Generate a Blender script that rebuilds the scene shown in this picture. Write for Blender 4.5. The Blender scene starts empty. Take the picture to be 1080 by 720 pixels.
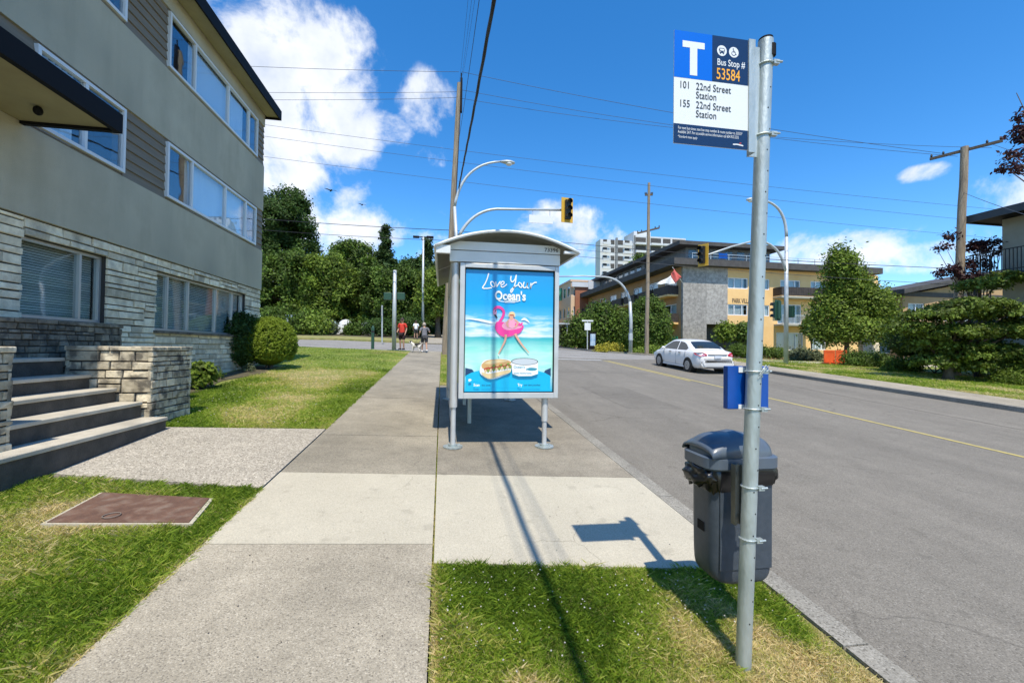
import bpy, bmesh, math, random
import numpy as np
from math import sin, cos, pi, radians, sqrt, atan, atan2
from mathutils import Vector, Matrix, noise as mnoise
SC = bpy.context.scene
COL = SC.collection
R = random.Random(7)
NR = np.random.RandomState(11)

# ------------------------------------------------------------------ camera
FPX, CX, CY = 450.0, 540.0, 360.0
yaw = atan((540 - 466) / 450); pitch = radians(.93); roll = radians(.75)
fw = np.array([sin(yaw) * cos(pitch), cos(yaw) * cos(pitch), sin(pitch)])
rt = np.array([cos(yaw), -sin(yaw), 0.0]); up = np.cross(rt, fw)
rt, up = rt * cos(roll) + up * sin(roll), up * cos(roll) - rt * sin(roll)
EYE = np.array([0, 0, 1.65])
cd = bpy.data.cameras.new('camera'); cam = bpy.data.objects.new('camera', cd); COL.objects.link(cam)
cd.sensor_width = 36; cd.lens = FPX / 1080 * 36; cd.clip_start = .05; cd.clip_end = 3000
cam.matrix_world = Matrix([[rt[0], up[0], -fw[0], EYE[0]], [rt[1], up[1], -fw[1], EYE[1]], [rt[2], up[2], -fw[2], EYE[2]], [0, 0, 0, 1]])
SC.camera = cam

def ray(x, y): return fw + rt * (x - CX) / FPX - up * (y - CY) / FPX
def PX(x, y, X): d = ray(x, y); return EYE + d * (X / d[0])
def PY(x, y, Y): d = ray(x, y); return EYE + d * (Y / d[1])
def sst(a): a = min(1, max(0, a)); return a * a * (3 - 2 * a)
def H(X, Y):
    s = .058 * (1 - sst((X - 3) / 22))
    h = .058 * max(-30, min(Y, 24)) + s * max(0, min(Y, 110) - 24)
    h -= .02 * max(-1.7, min(X, 10)) + .02 * max(0, min(X, 60) - 18)
    h += .03 * max(0, -1.7 - max(X, -8))
    return h
def G(x, y, dz=0.0):
    d = ray(x, y); lo = .5; t = .5
    while t < 300:
        t2 = t + max(.05, t * .01); p = EYE + d * t2
        if p[2] < H(p[0], p[1]) + dz:
            for _ in range(20):
                m = (t + t2) / 2; p = EYE + d * m
                if p[2] < H(p[0], p[1]) + dz: t2 = m
                else: t = m
            return EYE + d * t2
        t = t2
    return EYE + d * 60

# ------------------------------------------------------------------ world: sky with clouds
SUN_EL = radians(62.7)
W = bpy.data.worlds.new('World'); SC.world = W; W.use_nodes = True
wn, wl = W.node_tree.nodes, W.node_tree.links
bg = wn['Background']; SKY_STR = .15; bg.inputs['Strength'].default_value = SKY_STR
sky = wn.new('ShaderNodeTexSky'); sky.sky_type = 'NISHITA'; sky.sun_disc = False
sky.sun_elevation = SUN_EL; sky.sun_rotation = pi; sky.altitude = 300; sky.air_density = .9; sky.dust_density = .25; sky.ozone_density = 3.0
tc = wn.new('ShaderNodeTexCoord')
def wm(op, a, b=None, c=None, clamp=False):
    n = wn.new('ShaderNodeMath'); n.operation = op; n.use_clamp = clamp
    for i, v in enumerate((a, b, c)):
        if v is None: continue
        if isinstance(v, (int, float)): n.inputs[i].default_value = v
        else: wl.new(v, n.inputs[i])
    return n.outputs[0]
def wv(op, a, b=None):
    n = wn.new('ShaderNodeVectorMath'); n.operation = op
    for i, v in enumerate((a, b)):
        if v is None: continue
        if isinstance(v, (tuple, list)): n.inputs[i].default_value = v
        else: wl.new(v, n.inputs[i])
    return n
def wnoise(scale, detail, rough, vec, dist=0):
    n = wn.new('ShaderNodeTexNoise'); n.inputs['Scale'].default_value = scale; n.inputs['Detail'].default_value = detail
    n.inputs['Roughness'].default_value = rough; n.inputs['Distortion'].default_value = dist; wl.new(vec, n.inputs['Vector']); return n.outputs['Fac']
dirn = tc.outputs['Generated']
BL = [  # px centre, radius px, vertical squash, strength
    (305, 90, 98, .95, 1.1), (350, 125, 62, 1.0, .95), (300, 155, 72, 1.0, .9), (255, 40, 70, 1, .8), (255, 5, 50, 1.4, .45), (335, 65, 55, 1, .8),
    (447, 112, 36, 1.1, .72), (414, 138, 32, 1.5, .62), (460, 165, 34, 2.2, .45), (330, 205, 55, 1.8, .6), (375, 190, 26, 1.3, .4),
    (370, 250, 90, 2.4, .75), (460, 240, 60, 2.2, .5), (590, 250, 60, 1.6, .9), (625, 262, 40, 1.5, .7), (440, 265, 80, 2.5, .7), (600, 235, 30, 1.5, .6),
    (975, 182, 26, 2.2, .62), (880, 270, 75, 2.6, .8), (975, 272, 70, 3, .8), (1060, 155, 50, 1.8, .42), (1060, 200, 45, 1.6, .4), (1000, 250, 60, 2.2, .6),
    (860, 20, 60, 3, .12), (200, 240, 120, 1, .8), (60, 100, 200, 1, .6), (1200, 200, 140, 1.5, .7), (-300, 200, 300, 1.5, .6)]
acc = None
nz = wnoise(5.5, 9, .62, dirn, .35)
nz2 = wnoise(14, 6, .6, dirn, .2)
for (x, y, r, sq, s) in BL:
    d = ray(x, y); L = np.linalg.norm(d); d = d / L; rr = r / FPX / L * 1.1
    sub = wv('SUBTRACT', dirn, tuple(float(v) for v in d))
    sc_ = wv('MULTIPLY', sub.outputs[0], (1 / rr, 1 / rr, sq / rr))
    ln = wv('LENGTH', sc_.outputs[0]).outputs['Value']
    g = wm('MULTIPLY', wm('SUBTRACT', 1.25, wm('MULTIPLY', ln, ln), clamp=True), s)
    acc = g if acc is None else wm('MAXIMUM', acc, g)
dens = wm('ADD', wm('MULTIPLY', acc, .62), wm('ADD', wm('MULTIPLY', wm('SUBTRACT', nz, .5), 1.45), wm('MULTIPLY', wm('SUBTRACT', nz2, .5), .5)))
mr = wn.new('ShaderNodeMapRange'); mr.interpolation_type = 'SMOOTHSTEP'; wl.new(dens, mr.inputs[0])
mr.inputs[1].default_value = .26; mr.inputs[2].default_value = .6; mr.inputs[3].default_value = 0; mr.inputs[4].default_value = 1
cov = wm('MULTIPLY', mr.outputs[0], wm('MULTIPLY', wm('MULTIPLY', acc, 3.0, clamp=True), .95), clamp=True)
cr = wn.new('ShaderNodeValToRGB'); wl.new(wm('ADD', wm('MULTIPLY', dens, .5), wm('MULTIPLY', wm('SUBTRACT', wnoise(9, 5, .55, dirn), .5), 1.5)), cr.inputs[0])
e = cr.color_ramp.elements; e[0].position = .1; e[0].color = (5.0, 5.1, 5.3, 1); e[1].position = .8; e[1].color = (2.7, 3.15, 4.0, 1)
hs = wn.new('ShaderNodeHueSaturation'); hs.inputs['Saturation'].default_value = 1.33; hs.inputs['Value'].default_value = 1.1
wl.new(sky.outputs[0], hs.inputs['Color'])
mx = wn.new('ShaderNodeMix'); mx.data_type = 'RGBA'; wl.new(cov, mx.inputs[0]); wl.new(hs.outputs[0], mx.inputs[6]); wl.new(cr.outputs[0], mx.inputs[7])
wl.new(mx.outputs[2], bg.inputs['Color'])
sl = bpy.data.lights.new('sun', 'SUN'); sl.energy = 3.7; sl.angle = radians(.5); sl.color = (1, .925, .79)
so = bpy.data.objects.new('sun', sl); COL.objects.link(so)
so.rotation_euler = (pi / 2 - SUN_EL, 0, 0)      # light travels +Y and down
SC.view_settings.view_transform = 'Standard'; SC.view_settings.look = 'None'; SC.view_settings.gamma = 1
SC.view_settings.exposure = .62
SC.render.engine = 'CYCLES'
SC.cycles.max_bounces = 8; SC.cycles.transparent_max_bounces = 12

# ------------------------------------------------------------------ materials
MATS = {}
def mat(name, c1, c2=None, rough=.8, scale=5.0, bump=0.0, bscale=None, metal=0.0, spec=.5, detail=6, attr=None, c3=None, s3=1.0, amt3=.5, trans=0.0, stretch=None, coat=0.0, emit=0.0, ramp=(.35, .65), thr3=(.5, .7), streak=0.0):
    if name in MATS: return MATS[name]
    m = bpy.data.materials.new(name); m.use_nodes = True; nt = m.node_tree; n = nt.nodes; l = nt.links
    p = n['Principled BSDF']; p.inputs['Roughness'].default_value = rough; p.inputs['Metallic'].default_value = metal
    p.inputs['Specular IOR Level'].default_value = spec; p.inputs['Coat Weight'].default_value = coat
    t = n.new('ShaderNodeTexCoord'); vec = t.outputs['Object']
    if stretch:
        mp = n.new('ShaderNodeMapping'); mp.inputs['Scale'].default_value = stretch; l.new(vec, mp.inputs[0]); vec = mp.outputs[0]
    col = None
    def rgb(c): return (c[0], c[1], c[2], 1)
    if c2 is not None:
        nz = n.new('ShaderNodeTexNoise'); nz.inputs['Scale'].default_value = scale; nz.inputs['Detail'].default_value = detail; nz.inputs['Roughness'].default_value = .6
        l.new(vec, nz.inputs['Vector'])
        mr = n.new('ShaderNodeMapRange'); l.new(nz.outputs['Fac'], mr.inputs[0]); mr.inputs[1].default_value = ramp[0]; mr.inputs[2].default_value = ramp[1]
        mx = n.new('ShaderNodeMix'); mx.data_type = 'RGBA'; l.new(mr.outputs[0], mx.inputs[0]); mx.inputs[6].default_value = rgb(c1); mx.inputs[7].default_value = rgb(c2)
        col = mx.outputs[2]
        if c3 is not None:
            n3 = n.new('ShaderNodeTexNoise'); n3.inputs['Scale'].default_value = s3; n3.inputs['Detail'].default_value = 5; l.new(vec, n3.inputs['Vector'])
            m3 = n.new('ShaderNodeMapRange'); l.new(n3.outputs['Fac'], m3.inputs[0]); m3.inputs[1].default_value = thr3[0]; m3.inputs[2].default_value = thr3[1]; m3.inputs[4].default_value = amt3
            x3 = n.new('ShaderNodeMix'); x3.data_type = 'RGBA'; l.new(m3.outputs[0], x3.inputs[0]); l.new(col, x3.inputs[6]); x3.inputs[7].default_value = rgb(c3)
            col = x3.outputs[2]
    if streak:
        ms_ = n.new('ShaderNodeMapping'); ms_.inputs['Scale'].default_value = (1.7, 1.7, .3); l.new(t.outputs['Object'], ms_.inputs[0]); ns = n.new('ShaderNodeTexNoise'); ns.inputs['Scale'].default_value = 1.6; ns.inputs['Detail'].default_value = 8; l.new(ms_.outputs[0], ns.inputs[0])
        mq = n.new('ShaderNodeMapRange'); l.new(ns.outputs['Fac'], mq.inputs[0]); mq.inputs[1].default_value = .48; mq.inputs[2].default_value = .72; mq.inputs[4].default_value = streak
        xq = n.new('ShaderNodeMix'); xq.data_type = 'RGBA'; l.new(mq.outputs[0], xq.inputs[0]); l.new(col, xq.inputs[6]); xq.inputs[7].default_value = rgb([c * .35 for c in c1]); col = xq.outputs[2]
    if attr:
        a = n.new('ShaderNodeAttribute'); a.attribute_name = 'v'
        hsv = n.new('ShaderNodeMapRange'); l.new(a.outputs['Fac'], hsv.inputs[0]); hsv.inputs[3].default_value = 1 - attr; hsv.inputs[4].default_value = 1 + attr
        mm = n.new('ShaderNodeMix'); mm.data_type = 'RGBA'; mm.blend_type = 'MULTIPLY'; mm.inputs[0].default_value = 1
        if col is not None: l.new(col, mm.inputs[6])
        else: mm.inputs[6].default_value = rgb(c1)
        l.new(hsv.outputs[0], mm.inputs[7]); col = mm.outputs[2]
    if col is not None: l.new(col, p.inputs['Base Color'])
    else: p.inputs['Base Color'].default_value = rgb(c1)
    if bump:
        nb = n.new('ShaderNodeTexNoise'); nb.inputs['Scale'].default_value = bscale or scale; nb.inputs['Detail'].default_value = 4; l.new(vec, nb.inputs['Vector'])
        b = n.new('ShaderNodeBump'); b.inputs['Strength'].default_value = min(1, bump); b.inputs['Distance'].default_value = .01 if bump <= 1 else .01 * bump
        l.new(nb.outputs['Fac'], b.inputs['Height']); l.new(b.outputs[0], p.inputs['Normal'])
    if trans:
        tr = n.new('ShaderNodeBsdfTranslucent'); ms = n.new('ShaderNodeMixShader'); ms.inputs[0].default_value = trans
        if col is not None: l.new(col, tr.inputs['Color'])
        else: tr.inputs['Color'].default_value = rgb(c1)
        l.new(p.outputs[0], ms.inputs[1]); l.new(tr.outputs[0], ms.inputs[2]); l.new(ms.outputs[0], n['Material Output'].inputs[0])
    if emit:
        p.inputs['Emission Color'].default_value = rgb(c1); p.inputs['Emission Strength'].default_value = emit
    MATS[name] = m; return m
def glassmat(name, tint, refl=.3, opac=0.0, rough=.02):
    """window glass: fresnel mirror over a see-through pane"""
    m = bpy.data.materials.new(name); m.use_nodes = True; nt = m.node_tree; n = nt.nodes; l = nt.links
    n.remove(n['Principled BSDF'])
    gl = n.new('ShaderNodeBsdfGlossy'); gl.inputs['Roughness'].default_value = rough; gl.inputs['Color'].default_value = (.95, .97, 1, 1)
    tr = n.new('ShaderNodeBsdfTransparent'); tr.inputs['Color'].default_value = (*tint, 1)
    fr = n.new('ShaderNodeLayerWeight'); fr.inputs['Blend'].default_value = .5
    pw = n.new('ShaderNodeMath'); pw.operation = 'POWER'; l.new(fr.outputs['Facing'], pw.inputs[0]); pw.inputs[1].default_value = 4.0
    ad = n.new('ShaderNodeMath'); ad.operation = 'MULTIPLY_ADD'; l.new(pw.outputs[0], ad.inputs[0]); ad.inputs[1].default_value = .9; ad.inputs[2].default_value = refl; ad.use_clamp = True
    tz = n.new('ShaderNodeTexCoord'); nb = n.new('ShaderNodeTexNoise'); nb.inputs['Scale'].default_value = .9; l.new(tz.outputs['Object'], nb.inputs[0])
    b = n.new('ShaderNodeBump'); b.inputs['Strength'].default_value = .25; b.inputs['Distance'].default_value = .02; l.new(nb.outputs['Fac'], b.inputs['Height']); l.new(b.outputs[0], gl.inputs['Normal'])
    ms = n.new('ShaderNodeMixShader'); l.new(ad.outputs[0], ms.inputs[0]); l.new(tr.outputs[0], ms.inputs[1]); l.new(gl.outputs[0], ms.inputs[2])
    l.new(ms.outputs[0], n['Material Output'].inputs[0]); MATS[name] = m; return m

M = {}
M['stucco'] = mat('stucco', (.45, .405, .3), (.53, .48, .36), .92, 1.1, .9, 70, c3=(.22, .205, .16), s3=.55, amt3=.5, streak=.16)
M['siding'] = mat('siding', (.19, .15, .105), (.235, .188, .135), .75, 3, .2, 40, stretch=(1, .3, 6))
M['dark_trim'] = mat('dark_trim', (.012, .012, .014), None, .6, spec=.08)
M['soffit'] = mat('soffit', (.3, .26, .15), (.35, .31, .18), .85, 2)
M['white_frame'] = mat('white_frame', (.72, .73, .74), None, .4)
M['alu_frame'] = mat('alu_frame', (.6, .59, .56), None, .35, metal=.6)
M['curtain'] = mat('curtain', (.75, .8, .84), (.85, .88, .9), .9, 3, stretch=(1, 12, .3))
M['blind'] = mat('blind', (.8, .82, .76), None, .6, attr=.15)
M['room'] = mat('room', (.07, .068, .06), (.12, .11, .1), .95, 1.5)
M['glass'] = glassmat('glass', (.9, .94, .96), .1)
M['glass_dark'] = glassmat('glass_dark', (.8, .84, .84), .05)
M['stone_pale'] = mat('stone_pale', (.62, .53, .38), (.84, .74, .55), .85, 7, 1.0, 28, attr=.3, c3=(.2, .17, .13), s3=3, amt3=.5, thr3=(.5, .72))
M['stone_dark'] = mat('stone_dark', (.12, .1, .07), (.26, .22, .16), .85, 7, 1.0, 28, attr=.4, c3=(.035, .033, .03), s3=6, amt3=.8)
M['stone_mid'] = mat('stone_mid', (.4, .34, .235), (.64, .56, .41), .85, 8, 1.0, 26, attr=.35, c3=(.07, .062, .052), s3=6, amt3=.75, thr3=(.48, .62))
M['mortar'] = mat('mortar', (.05, .045, .04), None, .95)
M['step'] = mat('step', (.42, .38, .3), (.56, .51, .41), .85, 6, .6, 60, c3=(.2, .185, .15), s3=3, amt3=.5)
M['riser'] = mat('riser', (.045, .042, .036), (.08, .073, .062), .85, 6, .6, 60)  # shade of the sunless street-facing side put into the colour, plus dirt
def aggregate(name, base, dark, light, sc, patch, jig=.6):
    m = bpy.data.materials.new(name); m.use_nodes = True; n = m.node_tree.nodes; l = m.node_tree.links; p = n['Principled BSDF']
    p.inputs['Roughness'].default_value = .9; p.inputs['Specular IOR Level'].default_value = .25
    t = n.new('ShaderNodeTexCoord'); o = t.outputs['Object']
    v = n.new('ShaderNodeTexVoronoi'); v.inputs['Scale'].default_value = sc; l.new(o, v.inputs['Vector'])
    r = n.new('ShaderNodeValToRGB'); sp = n.new('ShaderNodeSeparateColor'); l.new(v.outputs['Color'], sp.inputs[0]); l.new(sp.outputs[0], r.inputs[0])
    e = r.color_ramp.elements; e[0].position = 0; e[0].color = (*dark, 1); e[1].position = 1; e[1].color = (*light, 1)
    for q, c in ((.16, [dark[i] * .4 + base[i] * .6 for i in range(3)]), (.4, base), (.8, base)):
        k = e.new(q); k.color = (*c, 1)
    g = n.new('ShaderNodeTexNoise'); g.inputs['Scale'].default_value = .8; g.inputs['Detail'].default_value = 7; g.inputs['Roughness'].default_value = .65
    mpg = n.new('ShaderNodeMapping'); mpg.inputs['Scale'].default_value = (1.3, .22, 1) if name == 'asphalt' else (1, 1, 1); l.new(o, mpg.inputs[0]); l.new(mpg.outputs[0], g.inputs[0])
    gm = n.new('ShaderNodeMapRange'); l.new(g.outputs['Fac'], gm.inputs[0]); gm.inputs[1].default_value = .3; gm.inputs[2].default_value = .7; gm.inputs[3].default_value = 1 - patch; gm.inputs[4].default_value = 1 + patch
    fn = n.new('ShaderNodeTexNoise'); fn.inputs['Scale'].default_value = 90; fn.inputs['Detail'].default_value = 3; l.new(o, fn.inputs[0])
    fm = n.new('ShaderNodeMapRange'); l.new(fn.outputs['Fac'], fm.inputs[0]); fm.inputs[1].default_value = .3; fm.inputs[2].default_value = .7; fm.inputs[3].default_value = .88; fm.inputs[4].default_value = 1.12
    mu = n.new('ShaderNodeMath'); mu.operation = 'MULTIPLY'; l.new(gm.outputs[0], mu.inputs[0]); l.new(fm.outputs[0], mu.inputs[1])
    mx = n.new('ShaderNodeMix'); mx.data_type = 'RGBA'; mx.blend_type = 'MULTIPLY'; mx.inputs[0].default_value = 1; l.new(r.outputs[0], mx.inputs[6]); l.new(mu.outputs[0], mx.inputs[7])
    # small stains and gum spots
    sn = n.new('ShaderNodeTexNoise'); sn.inputs['Scale'].default_value = 5.5; sn.inputs['Detail'].default_value = 2; l.new(o, sn.inputs[0])
    sm = n.new('ShaderNodeMapRange'); l.new(sn.outputs['Fac'], sm.inputs[0]); sm.inputs[1].default_value = .63; sm.inputs[2].default_value = .74; sm.inputs[4].default_value = .3
    x2 = n.new('ShaderNodeMix'); x2.data_type = 'RGBA'; l.new(sm.outputs[0], x2.inputs[0]); l.new(mx.outputs[2], x2.inputs[6]); x2.inputs[7].default_value = (*[c * .5 for c in base], 1)
    # hairline cracks, tar and mid scale staining
    wz = n.new('ShaderNodeTexNoise'); wz.inputs['Scale'].default_value = 1.7; wz.inputs['Detail'].default_value = 6; l.new(o, wz.inputs[0])
    wa = n.new('ShaderNodeVectorMath'); wa.operation = 'MULTIPLY_ADD'; l.new(wz.outputs['Color'], wa.inputs[0]); wa.inputs[1].default_value = (.8, .8, 0); l.new(o, wa.inputs[2])
    cv = n.new('ShaderNodeTexVoronoi'); cv.feature = 'DISTANCE_TO_EDGE'; cv.inputs['Scale'].default_value = .32 if name.startswith('asph') else .5; l.new(wa.outputs[0], cv.inputs['Vector'])
    cm = n.new('ShaderNodeMapRange'); l.new(cv.outputs['Distance'], cm.inputs[0]); cm.inputs[1].default_value = .0015; cm.inputs[2].default_value = .006 if name.startswith('asph') else .003; cm.inputs[3].default_value = .28 if name.startswith('asph') else .4; cm.inputs[4].default_value = 0
    ck = n.new('ShaderNodeTexNoise'); ck.inputs['Scale'].default_value = .35; ck.inputs['Detail'].default_value = 2; l.new(o, ck.inputs[0])
    cq = n.new('ShaderNodeMapRange'); l.new(ck.outputs['Fac'], cq.inputs[0]); cq.inputs[1].default_value = .5; cq.inputs[2].default_value = .56
    ca = n.new('ShaderNodeMath'); ca.operation = 'MULTIPLY'; l.new(cm.outputs[0], ca.inputs[0]); l.new(cq.outputs[0], ca.inputs[1])
    x3 = n.new('ShaderNodeMix'); x3.data_type = 'RGBA'; l.new(ca.outputs[0], x3.inputs[0]); l.new(x2.outputs[2], x3.inputs[6]); x3.inputs[7].default_value = (*[c * .25 for c in base], 1)
    s4 = n.new('ShaderNodeTexNoise'); s4.inputs['Scale'].default_value = 2.6; s4.inputs['Detail'].default_value = 9; s4.inputs['Roughness'].default_value = .7; l.new(o, s4.inputs[0])
    m4 = n.new('ShaderNodeMapRange'); l.new(s4.outputs['Fac'], m4.inputs[0]); m4.inputs[1].default_value = .35; m4.inputs[2].default_value = .65; m4.inputs[3].default_value = 1 - patch * .55; m4.inputs[4].default_value = 1 + patch * .4
    x5 = n.new('ShaderNodeMix'); x5.data_type = 'RGBA'; x5.blend_type = 'MULTIPLY'; x5.inputs[0].default_value = 1; l.new(x3.outputs[2], x5.inputs[6]); l.new(m4.outputs[0], x5.inputs[7])
    l.new(x5.outputs[2], p.inputs['Base Color'])
    b = n.new('ShaderNodeBump'); b.inputs['Strength'].default_value = jig; b.inputs['Distance'].default_value = .004; l.new(v.outputs['Distance'], b.inputs['Height']); b.invert = True
    l.new(b.outputs[0], p.inputs['Normal']); MATS[name] = m; return m
M['agg'] = aggregate('agg', (.345, .305, .235), (.19, .167, .13), (.46, .415, .33), 150, .22)
M['agg2'] = aggregate('agg2', (.38, .34, .275), (.13, .115, .09), (.62, .57, .47), 85, .14)
M['pad'] = aggregate('pad', (.26, .23, .178), (.15, .13, .1), (.33, .3, .24), 140, .25, .4)
M['new_concrete'] = aggregate('new_concrete', (.45, .41, .32), (.38, .345, .27), (.5, .46, .365), 160, .07, .25)
M['kerbc'] = aggregate('kerbc', (.25, .235, .2), (.12, .11, .09), (.33, .31, .27), 110, .25, .5)
M['asphalt'] = aggregate('asphalt', (.195, .178, .148), (.12, .11, .092), (.265, .245, .21), 130, .14, .5)
M['asphalt_glare'] = aggregate('asphalt_glare', (.27, .255, .23), (.16, .15, .14), (.34, .325, .3), 90, .15, .4)  # glancing light on the cross street put into a paler asphalt colour
M['lawn_dry'] = mat('lawn_dry', (.16, .19, .04), (.34, .28, .11), .95, 2.2, .8, 120)
M['soil'] = mat('soil', (.06, .055, .025), (.11, .09, .05), .95, 20, .8, 60)
M['lawn'] = mat('lawn', (.13, .18, .022), (.21, .25, .04), .95, 9, .8, 120, c3=(.25, .2, .075), s3=.55, amt3=.75, thr3=(.52, .66))
M['lawn_near'] = mat('lawn_near', (.14, .16, .035), (.26, .22, .09), .95, 12, .8, 120)
M['blade'] = mat('blade', (.14, .2, .02), None, .75, spec=.25, trans=.35)
def blade_mat():
    m = bpy.data.materials.new('grass_blade'); m.use_nodes = True; n = m.node_tree.nodes; l = m.node_tree.links; p = n['Principled BSDF']
    a = n.new('ShaderNodeAttribute'); a.attribute_name = 'v'; r = n.new('ShaderNodeValToRGB'); l.new(a.outputs['Fac'], r.inputs[0])
    e = r.color_ramp.elements; e[0].position = 0; e[0].color = (.07, .13, .01, 1); e[1].position = 1; e[1].color = (.8, .65, .36, 1)
    for q, c in ((.3, (.17, .27, .02, 1)), (.52, (.31, .42, .04, 1)), (.7, (.5, .48, .12, 1)), (.84, (.72, .6, .28, 1))):
        k = e.new(q); k.color = c
    l.new(r.outputs[0], p.inputs['Base Color']); p.inputs['Roughness'].default_value = .6; p.inputs['Specular IOR Level'].default_value = .3
    tr = n.new('ShaderNodeBsdfTranslucent'); l.new(r.outputs[0], tr.inputs[0]); ms = n.new('ShaderNodeMixShader'); ms.inputs[0].default_value = .45
    l.new(p.outputs[0], ms.inputs[1]); l.new(tr.outputs[0], ms.inputs[2]); l.new(ms.outputs[0], n['Material Output'].inputs[0]); return m
M['blade'] = blade_mat()
M['yellow_paint'] = mat('yellow_paint', (.5, .4, .12), (.36, .3, .12), .8, 12)
M['white_paint'] = mat('white_paint', (.5, .5, .47), (.3, .3, .29), .8, 8)
M['galv'] = mat('galv', (.4, .45, .44), (.52, .57, .56), .5, 9, .3, 60, metal=.55, c3=(.3, .33, .31), s3=14, amt3=.6, stretch=(1, 1, .35))
M['steel_paint'] = mat('steel_paint', (.42, .45, .45), (.5, .53, .53), .45, 3, metal=.2)
M['shelter'] = mat('shelter', (.5, .51, .51), (.56, .57, .57), .4, 4, metal=.25, c3=(.4, .4, .39), s3=3, amt3=.5)
M['shelter_board'] = mat('shelter_board', (.66, .68, .68), (.72, .74, .74), .5, 3)
M['tinted'] = glassmat('tinted', (.6, .6, .52), .1)
M['clear'] = glassmat('clear', (.8, .85, .84), .02)
M['wood_pole'] = mat('wood_pole', (.2, .155, .11), (.34, .28, .2), .9, 6, .8, 30, stretch=(6, 6, .3), c3=(.1, .075, .055), s3=2, amt3=.7)
M['wire'] = mat('wire', (.012, .012, .016), None, .6)
M['wire_thin'] = mat('wire_thin', (.045, .05, .06), None, .6)
M['sig_yellow'] = mat('sig_yellow', (.62, .36, .03), None, .45)
M['black'] = mat('black', (.012, .012, .012), None, .5)
M['darkgreen'] = mat('darkgreen', (.02, .07, .045), None, .5)
M['bark'] = mat('bark', (.075, .06, .045), (.13, .105, .08), .95, 8, 1, 30, stretch=(3, 3, .6))
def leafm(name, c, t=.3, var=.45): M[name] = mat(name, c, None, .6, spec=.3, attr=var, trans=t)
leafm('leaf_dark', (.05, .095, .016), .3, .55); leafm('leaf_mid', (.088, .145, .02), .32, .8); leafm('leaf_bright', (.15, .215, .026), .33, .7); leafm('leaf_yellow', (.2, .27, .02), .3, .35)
leafm('leaf_conifer', (.045, .08, .02), .15); leafm('leaf_purple', (.05, .018, .02), .25); leafm('leaf_yew', (.105, .15, .018), .25, .65); leafm('leaf_gold', (.4, .36, .04), .3, .3); leafm('leaf_grey', (.15, .18, .09))
leafm('petal', (.6, .56, .5), .3, .15)

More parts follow.
